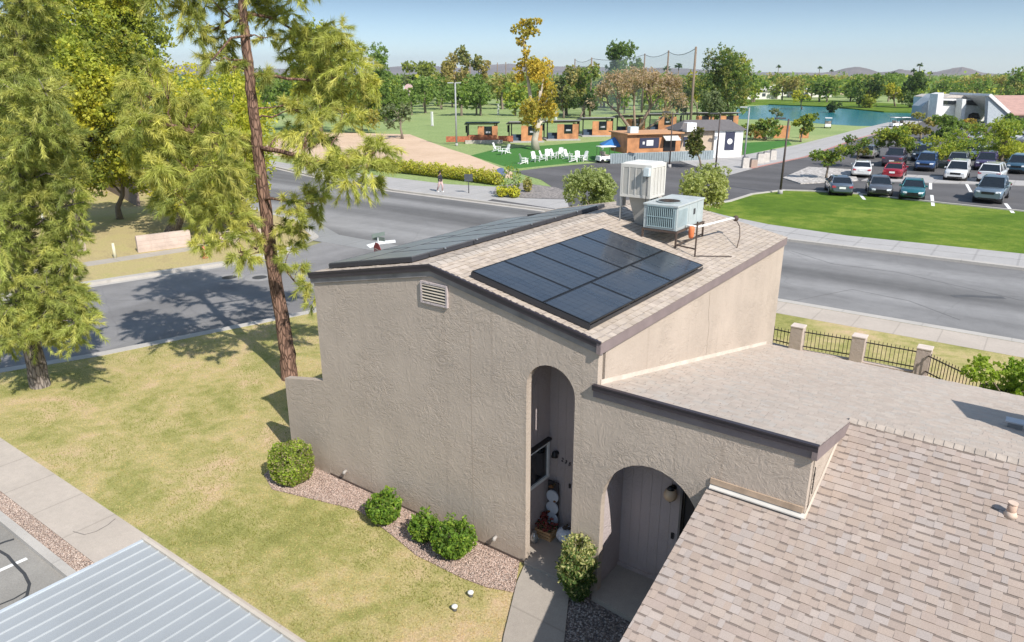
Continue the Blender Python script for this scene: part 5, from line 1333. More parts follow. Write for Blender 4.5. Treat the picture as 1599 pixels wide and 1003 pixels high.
# ------------------------------------------------------------------ far trees, palms and houses
def small_tree_mesh(seed, cols, n=900, ls=.5, h=7.5, w_=4.5):
    rng = np.random.default_rng(seed); bl = []
    for k in range(9):
        a_ = rng.uniform(0, 6.28); r_ = rng.uniform(0, .6) * w_
        bl.append(((r_ * math.cos(a_), r_ * math.sin(a_), h * rng.uniform(.26, .8)), (w_ * .5, w_ * .5, h * .22)))
    V, F, C = blobs_leaves(rng, bl, n, ls, cols, 7, .5)
    return npmesh('crown', V, F, C, [LEAF])
tkm = bpy.data.meshes.new('trunk'); _t = MB().tube([(0, 0, -.3), (.1, 0, 2), (0, .1, 4.2)], [.28, .2, .12], 6)
tkm.from_pydata([tuple(v) for v in _t.v], [], _t.f); tkm.materials.append(BARK_F)
LG = [(.20, .28, .07), (.25, .33, .08), (.15, .22, .06)]
kinds = [(small_tree_mesh(1, LG), 'mid green garden tree in the neighbourhood beyond the lake and range'), (small_tree_mesh(2, GREEN), 'dark green garden tree in the neighbourhood beyond the lake and range'),
         (small_tree_mesh(3, YGREEN[:2] + LG[:2]), 'yellow-green garden tree in the neighbourhood beyond the lake and range'), (small_tree_mesh(4, AUTUMN), 'straw-coloured garden tree in the neighbourhood beyond the lake and range')]
rnd = random.Random(21)
def far_tree(p, s_, k):
    me, lab = kinds[k]
    t = thing('garden_tree', lab, 'tree', p, rnd.uniform(0, 6), 'garden trees of the far neighbourhood'); t.scale = (s_ * rnd.uniform(.9, 1.25), s_ * rnd.uniform(.9, 1.25), s_)
    link_mesh('crown', me, t); link_mesh('trunk', tkm, t)
cnt = 0
for _ in range(2000):
    if cnt >= 240: break
    px = rnd.uniform(360, 1620); D = rnd.uniform(215, 430)
    if 1150 < px < 1440 and D < 252: continue
    if px > 1430 and D < 290: continue
    p = AT(px, 130, D); p.z = 0
    far_tree(p, rnd.uniform(.9, 1.45), rnd.choice((0, 0, 1, 2, 2, 3))); cnt += 1
# a row of trees closing the range on the left
for k in range(40):
    px = 380 + rnd.uniform(0, 780); p = AT(px, 140, rnd.uniform(178, 235)); p.z = 0; far_tree(p, rnd.uniform(.9, 1.4), rnd.choice((0, 1, 2)))
# the wood beyond reads as one mass
rng = np.random.default_rng(31); nT = 3400
pxs = rng.uniform(-100, 1750, nT); Ds = 330 * np.exp(rng.uniform(0, 1, nT) ** 1.1 * 2.4)
bl = [AT(a_, 118, b_) for a_, b_ in zip(pxs, Ds)]
Pc = np.array([(b.x, b.y, 0) for b in bl])
k = np.repeat(np.arange(nT), 26); hgt = rng.uniform(4, 8, nT) * np.where(rng.random(nT) < .12, 1.5, 1)
d = rdir(rng, len(k)); P = Pc[k] + d * np.stack([np.full(len(k), 4.2), np.full(len(k), 4.2), hgt[k] * .42], 1); P[:, 2] += hgt[k] * .55
cols_ = np.array(LG + YGREEN[:2] + GREEN + AUTUMN[:1]); cc = cols_[rng.integers(len(cols_), size=nT)][k] * rng.uniform(.85, 1.15, (len(k), 1))
V, F, C = leafquads(rng, P, 1.8, cc, d)
link_mesh('distant_wood', npmesh('distant_wood', V, F, C, [LEAF])); bpy.data.objects['distant_wood']['kind'] = 'stuff'
bpy.data.objects['distant_wood']['label'] = 'far trees that run together below the hills'
# fan palms
def palm(px, ytop, D, lab):
    rng = np.random.default_rng(int(px)); p = AT(px, 130, D); p.z = 0; ht = AT(px, ytop, D).z
    t = thing('fan_palm', lab, 'palm tree', p); MB().tube([(0, 0, 0), (.15, .1, ht * .5), (0, 0, ht - .8)], [.3, .22, .2], 6).build('trunk', BARK_F, t)
    VV = []; FF = []
    for k in range(34):
        d = rdir(rng, 1)[0]; d[2] = abs(d[2]) * .8 - .35; d /= np.linalg.norm(d); s_ = np.cross(d, (0, 0, 1)); s_ /= np.linalg.norm(s_); L = 2.0 * rng.uniform(.8, 1.1); b = len(VV)
        c0 = np.array([0, 0, ht - .9]); m_ = c0 + d * L * .6; e_ = c0 + d * L + np.array([0, 0, -.5])
        VV += [c0 - s_ * .08, c0 + s_ * .08, m_ + s_ * .5, e_, m_ - s_ * .5]; FF += [(b, b + 1, b + 2, b + 3, b + 4)]
    link_mesh('fronds', npmesh('fronds', VV, FF, np.tile((.07, .11, .035), (len(VV), 1)), [LEAF]), t)
for a_ in ((1213, 102, 520, 'thin fan palm alone against the sky just left of the nearer hill group'), (1277, 104, 560, 'thin fan palm left of the first conical hill'), (1296, 109, 620, 'short fan palm at the left foot of the first conical hill'), (1432, 99, 430, 'tallest of the paired fan palms above the dark shaggy tree'), (1424, 108, 440, 'shorter of the paired fan palms above the dark shaggy tree'),
           (1450, 112, 520, 'fan palm right of the paired fan palms'), (1527, 117, 560, 'fan palm above the white building roof'), (1058, 99, 300, 'fan palm in front of the net between the last two poles'), (1040, 104, 310, 'fan palm behind the middle net pole'), (1393, 112, 600, 'fan palm between the two conical hills')): palm(*a_)
# houses of the far neighbourhood
HW = [mat('far_wall_white', (.62, .60, .56), .9), mat('far_wall_tan', (.50, .40, .30), .9)]
HR = [mat('far_roof_pale', (.50, .47, .43), .9), mat('far_roof_brown', (.26, .19, .15), .9), mat('far_roof_grey', (.35, .34, .33), .9)]
wn = mat('far_window', (.05, .06, .07), .3)
def far_house(px, py, w_, lab, wi, ri, h=3.0, rz=.3):
    D = D_of(px, py); p = AT(px, py, D); p.z = 0
    t = thing('bungalow', lab, 'house', p, HEAD + rz); d_ = w_ * .6
    MB().box(-w_ / 2, 0, -.1, w_ / 2, d_, h).build('wall', HW[wi], t)
    MB().slab([(-w_ / 2 - .6, -.6, h), (w_ / 2 + .6, -.6, h), (w_ / 2 + .6, d_ / 2, h + 1.6), (-w_ / 2 - .6, d_ / 2, h + 1.6)], (0, 0, .15)).slab([(-w_ / 2 - .6, d_ / 2, h + 1.6), (w_ / 2 + .6, d_ / 2, h + 1.6), (w_ / 2 + .6, d_ + .6, h), (-w_ / 2 - .6, d_ + .6, h)], (0, 0, .15)).build('roof', HR[ri], t)
    for k in range(3):
        x = -w_ / 2 + w_ * (k + .5) / 3; MB().box(x - .8, -.06, 1.0, x + .8, -.005, 2.2).build('window', wn, t)
for a_ in ((1192, 155, 16, 'white bungalow above the left end of the lake', 0, 0), (1226, 150, 18, 'long pale-roofed bungalow beyond the lake beside a willow', 0, 0), (1275, 152, 16, 'bungalow half hidden behind the small dark tree across the lake', 0, 2),
           (1318, 148, 18, 'pale bungalow left of the dark tree across the lake', 1, 0), (1040, 132, 18, 'pale-roofed bungalow behind the leafless tree crown', 0, 0), (1108, 140, 16, 'brown-roofed bungalow behind the largest round tree', 1, 1),
           (1380, 145, 18, 'tan bungalow between the two dark trees across the lake', 1, 0), (270, 228, 13, 'pale-roofed bungalow glimpsed through the pine foliage at left', 0, 2), (320, 160, 20, 'white bungalow glimpsed through the pine left of the leaning trunk', 0, 0),
           (402, 162, 18, 'pale bungalow right beside the leaning trunk', 0, 0), (772, 150, 14, 'pink-walled bungalow behind the low bright green tree', 1, 0), (680, 140, 18, 'bungalow hidden behind the twin yellow trees', 1, 1)): far_house(*a_)

# ------------------------------------------------------------------ driving range
PB = mat('net_pole_wood', (.20, .15, .11), .9)
def pole(name, lab, cat, base, ytop, r_, m_, extra=None, D=None, group=None, r1=None):
    D = D or D_of(*base); p = AT(base[0], base[1], D); p.z = 0; h = AT(base[0], ytop, D).z
    t = thing(name, lab, cat, p, 0, group); MB().cyl(0, 0, -.1, h, r_, 10, r1 or r_ * .75).build('pole', m_, t)
    return t, p, h
np_ = []
for (x, yb, yt, lab) in ((1076, 218, 73, 'nearest and tallest net pole at the right end of the range net'), (1037, 190, 79, 'net pole second from the right end of the range net'), (1002, 176, 84, 'net pole third from the right, beside the big ragged green tree'), (921, 182, 90, 'net pole in front of the dark round tree'), (896, 165, 92, 'thin net pole behind the dull brownish-green tree'),
                        (862, 160, 95, 'thin net pole just right of the golden cottonwood'), (790, 158, 97, 'right one of two close thin net poles left of the golden cottonwood'), (777, 158, 98, 'left one of two close thin net poles left of the golden cottonwood'), (735, 164, 100, 'dark net pole between the twin yellow trees')):
    t, p, h = pole('net_pole', lab, 'net pole', (x, yb), yt, .22 if x > 1070 else .26, PB, r1=.16); np_.append((p, h))
t = NT('range_net'); t.col((.22, .27, .32)); tb = t.n('BsdfTransparent'); mx = t.n('MixShader'); mx.inputs[0].default_value = .16
t.l(tb.outputs[0], mx.inputs[1]); t.l(t.p.outputs[0], mx.inputs[2]); t.l(mx.outputs[0], t.t.nodes['Material Output'].inputs['Surface'])
def net(a, b, lab):
    (p, h), (q, g_) = a, b; n = 10; vs = []; fs = []
    for i in range(n + 1):
        s_ = i / n; c = p.lerp(q, s_); sag = 4 * s_ * (1 - s_) * .8
        vs += [(c.x, c.y, .2), (c.x, c.y, h * (1 - s_) + g_ * s_ - .2 - sag)]
    fs = [(2 * i, 2 * i + 2, 2 * i + 3, 2 * i + 1) for i in range(n)]
    o = MB().add(vs, fs).build('range_net', t.m); tag(o, lab, 'net')
    c_ = MB().tube([v for v in vs[1::2]], .05, 4); c_.build('cable', DARK, o, True)
net(np_[0], np_[1], 'sagging blue-grey net between the tallest pole and the second pole')
net(np_[1], np_[2], 'sagging blue-grey net between the second and third poles')
net(np_[2], np_[3], 'fine net running behind the big ragged green tree')
net(np_[3], np_[4], 'short fine net left of the big ragged green tree')
for (x, yb, yt, lab) in ((675, 197, 174, 'white distance post left of the double-headed lamp'), (778, 180, 161, 'white distance post near the sandy patch of the range'), (868, 190, 172, 'white distance post above the third pavilion roof'), (541, 186, 176, 'white distance post left of the bushy yellow-green tree')):
    D = D_of(x, yb); p = AT(x, yb, D); p.z = 0; h = AT(x, yt, D).z
    t = thing('distance_post', lab, 'marker post', p); MB().box(-.22, -.1, 0, .22, .1, h * .97).build('board', WHITE, t); MB().box(-.28, -.2, -.05, .28, .2, .12).build('foot', CONC_P, t)
t, p, h = pole('round_sign', 'round pale pink disc sign on a tall post on the range', 'sign', (640, 172), 138, .22, mat('sign_post_tan', (.45, .40, .33), .8))
MB().tube([(0, 0, h), (-.35 * _sh * -1, -.35, h)], 1.15, 20).build('disc', mat('pink_disc', (.62, .42, .42), .7), t); MB().box(-2.2, -.1, h - 1.2, -1.8, .1, h + .6).build('side_panel', WHITE, t)
# pavilions
ROOFS = [mat('pavilion_roof_blue', (.03, .06, .10), .5), mat('pavilion_roof_grey', (.24, .23, .25), .7)]
def pavilion(px, py, w_, lab, rf, fence=False, rz=0.0):
    D = D_of(px, py); p = AT(px, py, D); p.z = 0
    t = thing('range_pavilion', lab, 'pavilion', p, HEAD + rz, 'pavilions of the driving range'); hw = w_ / 2; d_ = 3.2
    MB().box(-hw - .2, -1.0, -.05, hw + .2, d_ + .2, .18).build('deck', CONC_P, t)
    ps = MB()
    for x in (-hw + .1, hw - .1):
        ps.box(x - .08, .0, .18, x + .08, .16, 2.7)
        ps.box(x - .08, d_ - .16, .18, x + .08, d_, 2.3)
    ps.build('posts', BLACK, t)
    MB().slab([(-hw - .3, -.5, 2.85), (hw + .3, -.5, 2.85), (hw + .3, d_ + .4, 2.3), (-hw - .3, d_ + .4, 2.3)], (0, 0, .14)).build('roof', ROOFS[rf], t)
    MB().box(-hw * .35, -.28, .18, hw * .08, -.2, 2.35).box(hw * .62, -.28, .18, hw, -.2, 2.35).box(hw * .08, -.28, .18, hw * .62, -.2, .95).box(hw - .08, -.2, .18, hw, d_ - .3, 2.3).build('partition', WOOD_O, t)
    MB().box(hw * .08, -.27, .95, hw * .62, -.22, 2.3).build('screen', GLASS, t); MB().box(hw * .2, -.30, 1.35, hw * .5, -.275, 1.6).build('screen_mark', mat('screen_mark', (.35, .36, .38), .6), t)
    MB().box(-hw + .3, .4, .18, -.4, 1.0, .62).box(-hw + .3, .9, .62, -.4, 1.0, 1.05).build('bench', mat('bench_navy', (.04, .07, .11), .7), t)
    tb_ = MB().cyl(.6, .7, .18, .9, .04, 8).cyl(.6, .7, .9, .95, .4, 14); tb_.build('table', WHITE, t)
    MB().box(-hw - .15, d_ - .2, 1.2, -hw + .05, d_ + .1, 2.2).build('speaker_box', BLACK, t)
    if fence:
        f_ = MB()
        for k in range(int(w_ / .16)): f_.box(-hw + k * .16, -.9, .2, -hw + k * .16 + .13, -.85, 1.15)
        f_.box(-hw - 3.2, -.8, .2, -hw, -.75, 1.0).box(hw, -.8, .2, hw + 2.2, -.75, 1.0)
        f_.build('fence', mat('red_stained_boards', (.36, .11, .05), .7, var=.35, scale=3), t)
        MB().box(-hw - .5, -1.6, -.05, hw + .6, -.95, .45).build('plinth', mat('plinth_stone', (.42, .38, .33), .9, var=.25), t)
for a_ in ((754, 223, 4.3, 'pavilion with a blue-black roof and red board fence, nearest the sand', 0, True), (822, 222, 4.6, 'grey-roofed pavilion half hidden by the golden cottonwood', 1), (878, 219, 4.8, 'grey-roofed pavilion right of the golden cottonwood', 1), (932, 213, 4.8, 'grey-roofed pavilion left of the leafless tree', 1),
           (984, 208, 4.8, 'grey-roofed pavilion behind the leafless tree trunk', 1), (1034, 204, 4.8, 'pavilion behind the middle of the orange bar', 1), (1092, 202, 5, 'pavilion with a pale grey roof behind the bar', 1), (1130, 202, 5, 'pale-roofed pavilion behind the white-walled building', 1)): pavilion(*a_[:5], *(a_[5:] or (False,)), rz=.12)
# white garden chairs
def garden_chair(px, py, rz, lab):
    p = G(px, py); t = thing('garden_chair', lab, 'garden chair', p, rz, 'white garden chairs on the turf')
    bk = MB()
    for k in range(5): bk.slab([(-.27 + k * .11, .22, .35), (-.18 + k * .11, .22, .35), (-.19 + k * .115, .52, 1.15 - .03 * abs(k - 2)), (-.28 + k * .115, .52, 1.15 - .03 * abs(k - 2))], (0, .025, .01))
    bk.build('backrest', WHITE, t)
    MB().slab([(-.28, -.35, .42), (.28, -.35, .42), (.28, .25, .30), (-.28, .25, .30)], (0, 0, .03)).build('seat', WHITE, t)
    for s_ in (-1, 1):
        MB().box(s_ * .36 - .06, -.40, .60, s_ * .36 + .06, .38, .63).build('armrest', WHITE, t)
        MB().box(s_ * .31 - .02, -.38, 0, s_ * .31 + .02, -.30, .60).slab([(s_ * .31 - .02, -.30, .38), (s_ * .31 - .02, -.30, .28), (s_ * .31 - .02, .55, 0), (s_ * .31 - .02, .62, .06)], (.04, 0, 0)).box(s_ * .31 - .02, .30, .12, s_ * .31 + .02, .36, .60).build('leg', WHITE, t)
names = ['leftmost in the front row facing right', 'second from the left in the front row', 'third from the left in the front row', 'fourth from the left in the front row', 'left one of the upright pair in mid row', 'right one of the upright pair in mid row', 'sixth from the left, just past the upright pair', 'third from the right end of the row', 'second from the right end of the row', 'rightmost near the blue canopy', 'left one of the two by the red fence', 'right one of the two by the red fence']
for k, (x, y, rz) in enumerate(((818, 256, 1.9), (836, 253, .6), (849, 251, 1.2), (856, 249, .2), (866, 248, 1.0), (874, 246, -.4), (887, 249, .8), (896, 253, 1.6), (903, 252, .2), (911, 252, -.9), (776, 237, 1.2), (790, 240, -.9))):
    garden_chair(x, y, rz + HEAD, 'white slatted garden chair on the turf, ' + names[k])
pt = thing('patio_table', 'low white round table between the two chairs by the red fence', 'table', G(783, 242)); MB().cyl(0, 0, 0, .45, .05, 8).cyl(0, 0, .45, .5, .45, 16).build('top', WHITE, pt)
# bar clad in orange boards, corrugated sheet below
Pa, Pb = G(953, 256), G(1114, 250); ux = (Pb - Pa); Lb = ux.length; bar = thing('bar_building', 'long low bar clad in orange boards over corrugated steel', 'building', Pa, math.atan2(ux.y, ux.x))
MB().box(2.0, .1, 1.0, Lb - 4.4, 4.5, 3.1).build('wall', WOOD_O, bar)
cg = MB(); n_ = int(Lb / .3)
for k in range(n_): cg.box(k * .3, 0, 0, k * .3 + .16, .1, 1.05)
cg.box(0, .06, 0, Lb, .12, 1.1); cg.build('corrugated_base', mat('corrugated_steel', (.40, .46, .48), .4, .5), bar)
MB().box(1.8, -.3, 3.1, Lb - 4.2, 4.8, 3.22).build('roof', mat('bar_roof_edge', (.52, .28, .14), .8), bar)
for x, w_ in ((3.5, 2.4), (9.0, 1.5)):
    f_ = MB().box(x, .03, 1.6, x + w_, .095, 2.7).build('poster', mat('poster_navy', (.03, .035, .07), .6), bar); MB().box(x + w_ * .35, .015, 1.85, x + w_ * .7, .029, 2.45).box(x + w_ * .15, .015, 2.0, x + w_ * .25, .029, 2.3).build('poster_mark', WHITE, f_)
MB().slab([(6.3, -.8, 2.4), (8.2, -.8, 2.4), (8.2, .1, 2.9), (6.3, .1, 2.9)], (0, 0, .06)).build('awning', mat('awning_pale', (.55, .58, .55), .7), bar)
MB().box(6.5, .02, 1.2, 8.0, .098, 2.4).build('serving_hatch', BLACK, bar)
MB().box(2.5, .5, 3.22, 3.5, 1.3, 3.9).build('roof_fan', mat('junction_box_paint', (.55, .62, .64), .5), bar)
MB().box(9.6, .5, 3.22, 10.8, 1.5, 4.2).build('roof_unit', WHITE, bar)
wb = thing('white_building', 'small white-walled building with a dark hipped roof and a navy poster with a white disc', 'building', G(1113, 247), math.atan2(ux.y, ux.x) - .12)
MB().box(0, 0, 0, 3.6, 4.0, 3.2).build('wall', WHITE, wb)
MB().add([(-4.6, -.3, 3.2), (4.0, -.3, 3.2), (4.0, 4.4, 3.2), (-4.6, 4.4, 3.2), (-3.0, 2.0, 4.3), (2.6, 2.0, 4.3)], [(0, 1, 5, 4), (1, 2, 5), (2, 3, 4, 5), (3, 0, 4), (3, 2, 1, 0)]).build('roof', mat('dark_shingle_roof', (.13, .12, .12), .9), wb)
MB().box(-4.3, .3, 0, 0, 4.0, 3.2).build('side_wing', HW[1], wb)
f_ = MB().box(1.35, -.05, .9, 2.55, -.005, 3.0).build('poster', mat('poster_navy', (.03, .035, .07), .6), wb); MB().tube([(1.95, -.051, 1.9), (1.95, -.07, 1.9)], .33, 20).build('poster_disc', WHITE, f_)
# blue canopy
ca = thing('canopy', 'bright blue square canopy at the left end of the orange bar', 'canopy', G(958, 250), HEAD)
MB().add([(-1.5, -1.5, 1.75), (1.5, -1.5, 1.75), (1.5, 1.5, 1.75), (-1.5, 1.5, 1.75), (0, 0, 2.6), (-1.5, -1.5, 1.6), (1.5, -1.5, 1.6), (1.5, 1.5, 1.6), (-1.5, 1.5, 1.6)], [(0, 1, 4), (1, 2, 4), (2, 3, 4), (3, 0, 4), (0, 5, 6, 1), (1, 6, 7, 2), (2, 7, 8, 3), (3, 8, 5, 0)]).build('cover', mat('canopy_blue', (.03, .16, .42), .6), ca)
for x in (-1.45, 1.45):
    for y in (-1.45, 1.45): MB().cyl(x, y, 0, 1.7, .03, 6).build('leg', STEEL, ca)
# lamp posts
LP = mat('lamp_post_brown', (.07, .05, .045), .6)
def lamp_post(lab, base, ytop, heads, r_=.09, m_=LP, D=None):
    t, p, h = pole('lamp_post', lab, 'lamp post', base, ytop, r_, m_, D=D)
    MB().cyl(0, 0, -.05, .35, .22, 12, .2).build('footing', CONC_P, t)
    for k in range(heads):
        s_ = (-1, 1)[k % 2]; c_, d_ = _ch * s_, _sh * s_
        MB().obox((c_ * .1 - .1, d_ * .1 - .1, h - .02), (c_ * .8, d_ * .8, 0), (-_sh * .3, _ch * .3, 0), (0, 0, .12)).build('lamp_head', mat('lamp_head_grey', (.40, .42, .42), .5) if m_ is not LP else DARK, t)
    return t
lamp_post('brown lamp post at the tip of the bright green lawn', (1218, 303), 186, 1, .10)
lamp_post('grey double-headed floodlight post beside the pavilion with the red fence', (713, 228), 130, 2, .13, mat('pole_grey', (.32, .33, .34), .6))
lamp_post('lamp post with a flat pale head in front of the white-walled building', (1117, 268), 178, 1, .09)
lamp_post('grey lamp post with a pale head on the paving left of the lake', (1162, 252), 168, 1, .10, mat('pole_grey', (.32, .33, .34), .6))
lamp_post('dark lamp post in front of the right end of the orange bar', (1045, 262), 176, 1, .08)
lamp_post('tall thin post beside the largest round tree', (1118, 200), 128, 1, .12, mat('pole_grey', (.32, .33, .34), .6), 150)
# concrete bins on the paving
for k, (x, y, lab) in enumerate(((1163, 263, 'tall pale concrete bin nearest the driveway'), (1176, 262, 'low brown-banded concrete bin, second in the row'), (1186, 256, 'pale bin third in the row on the paving'), (1195, 254, 'pale bin fourth in the row on the paving'), (1206, 250, 'last bin of the row toward the red kerb'))):
    t = thing('litter_bin', lab, 'bin', G(x, y), HEAD, 'bins at the edge of the paving'); h = 1.1 if k != 1 else .85
    MB().box(-.35, -.35, 0, .35, .35, h, .03).build('body', mat('bin_concrete', (.55, .51, .46), .9) if k != 1 else mat('bin_brown', (.40, .30, .24), .9), t, False, .02)
    MB().box(-.28, -.28, h, .28, .28, h + .10, .05).build('lid', DARK, t)
# orange board fence and small things by the lake
of = thing('orange_fence', 'orange board screens behind the small putting green near the lake', 'fence', G(1222, 216), HEAD)
for k, (x, w_) in enumerate(((-4.5, 1.6), (-1.5, 2.5), (2.6, 1.4))):
    MB().box(x, -.05, 0, x + w_, .05, 1.5 + .4 * (k % 2)).build('screen', WOOD_O, of)
def cart(px, py, rz, lab):
    t = thing('golf_cart', lab, 'golf cart', G(px, py), rz); MB().box(-1.1, -.55, .25, 1.1, .55, .75, .06).build('body', WHITE, t, False, .05)
    MB().box(-1.0, -.6, 1.75, .9, .6, 1.83).build('roof', WHITE, t); MB().box(-.4, -.5, .75, .1, .5, .9).box(-.5, -.5, .9, -.4, .5, 1.25).build('seat', mat('cart_seat', (.35, .30, .25), .7), t)
    p_ = MB()
    for x in (-.9, .75):
        for y in (-.55, .55): p_.cyl(x, y, .7, 1.76, .025, 6)
    p_.build('frame', DARK, t)
    for x in (-.75, .75):
        for y in (-.5, .5): MB().tube([(x, y - .08, .23), (x, y + .08, .23)], .23, 12).build('wheel', BLACK, t)
cart(1398, 199, HEAD + .3, 'white golf cart beside the lake nearer the path end'); cart(1410, 199, HEAD + .2, 'white golf cart right of the other one beside the lake'); cart(1292, 200, HEAD + 1.2, 'white cart with a pale roof on the near lake bank')
cart(946, 254, HEAD + .4, 'white golf cart parked left of the blue canopy')

# ------------------------------------------------------------------ white modern building
Dm = D_of(1500, 190)
back = Vector((-_sh, _ch, 0))
mw = thing('white_modern_building', 'white building with slanted side walls, dark window bands and a pinkish roof', 'building', (AT(1500, 190, Dm).x, AT(1500, 190, Dm).y, 0))
def fac(name, pts, depth, m_, dd=0.0):
    P = [AT(x, y, Dm + dd) for x, y in pts]; return MB().slab([tuple(p) for p in P], tuple(back * depth)).build(name, m_, mw, True)
MWH = mat('modern_white', (.70, .70, .69), .8)
fac('left_wing', [(1436, 195), (1440, 166), (1455, 153), (1464, 147), (1462, 195)], 4, mat('modern_grey_blue', (.40, .44, .47), .8), 2)
fac('slanted_pillar', [(1459, 195), (1465, 147), (1474, 145), (1470, 195)], 3, MWH, -2)
fac('front_wall', [(1470, 195), (1473, 154), (1546, 155), (1546, 195)], 12, MWH, 1.5)
fac('slanted_pillar', [(1499, 195), (1503, 155), (1509, 155), (1505, 195)], 2.2, MWH, -1)
fac('window_band', [(1474, 163), (1474, 157), (1501, 158), (1500, 164)], .3, GLASS, 1.2); fac('window_band', [(1510, 164), (1510, 157), (1544, 157), (1543, 166)], .3, GLASS, 1.2)
fac('doorway', [(1512, 186), (1514, 179), (1520, 176), (1528, 177), (1531, 186)], .3, GLASS, 1.2)
fac('right_wall', [(1541, 195), (1544, 150), (1548, 149), (1578, 178), (1575, 195)], 1.0, mat('modern_grey_blue', (.40, .44, .47), .8), -6)
fac('sloping_coping', [(1544, 150), (1546, 147), (1549, 147), (1581, 177), (1577, 180)], 14, MWH, -6.4)
fac('flat_roof', [(1473, 153), (1486, 149), (1540, 149), (1546, 153)], 12, mat('modern_roof_tan', (.50, .45, .40), .9), 2)
Pq = [AT(1552, 149, Dm + 8), AT(1640, 149, Dm + 8), AT(1640, 178, Dm - 8), AT(1581, 178, Dm - 8)]
MB().slab([tuple(p) for p in Pq], (0, 0, -.3)).build('pink_roof', mat('pink_tile_roof', (.46, .28, .23), .9, var=.15, scale=1), mw, True)
fac('right_wing', [(1581, 195), (1581, 179), (1640, 179), (1640, 195)], 3, HW[1], -7)
fac('entrance', [(1577, 188), (1577, 181), (1588, 181), (1588, 188)], .3, BLACK, -7.4)

# ------------------------------------------------------------------ parked cars
CACHE = {}
def cmesh(key, mb_fn, m_):
    if key not in CACHE:
        mb = mb_fn(); me = bpy.data.meshes.new(key[-1]); me.from_pydata([tuple(v) for v in mb.v], [], mb.f); me.polygons.foreach_set('use_smooth', mb.sm); me.materials.append(m_); me.update(); CACHE[key] = me
    return CACHE[key]
TYRE = mat('tyre_rubber', (.02, .02, .02), .9); RIM = mat('alloy_rim', (.45, .46, .47), .3, .8)
HLM = mat('headlamp_lens', (.65, .68, .70), .1, var=0, coat=1); TLM = mat('tail_lamp_lens', (.35, .02, .02), .15, var=0, coat=1)
SPEC = {
 'sedan': dict(L=4.7, w=.91, st=[(-2.33, .68, .42, .84), (-2.24, .80, .30, .95), (-1.75, .89, .24, 1.0), (-.9, .91, .20, .97), (.9, .91, .20, .95), (1.5, .89, .22, .90), (2.05, .84, .26, .78), (2.30, .68, .36, .64)], gl=(-1.80, 1.05, .80, .95), rf=(-1.05, .25, .60, 1.44), wr=.33, wx=(-1.38, 1.42)),
 'suv': dict(L=4.8, w=.95, st=[(-2.36, .80, .48, 1.02), (-2.28, .88, .36, 1.08), (-1.6, .94, .28, 1.10), (-.8, .95, .26, 1.08), (.9, .95, .26, 1.06), (1.5, .94, .28, 1.04), (2.15, .90, .32, .96), (2.37, .76, .42, .80)], gl=(-2.25, 1.15, .85, 1.08), rf=(-1.95, .35, .66, 1.74), wr=.38, wx=(-1.42, 1.48)),
 'pickup': dict(L=5.7, w=.99, st=[(-2.85, .92, .55, 1.10), (-2.80, .97, .42, 1.16), (-1.4, .98, .34, 1.16), (-.7, .99, .32, 1.16), (1.1, .99, .32, 1.14), (1.8, .98, .34, 1.13), (2.6, .95, .38, 1.06), (2.84, .84, .46, .92)], gl=(-.95, 1.45, .88, 1.14), rf=(-.70, .75, .70, 1.90), wr=.42, wx=(-1.75, 1.85)),
}
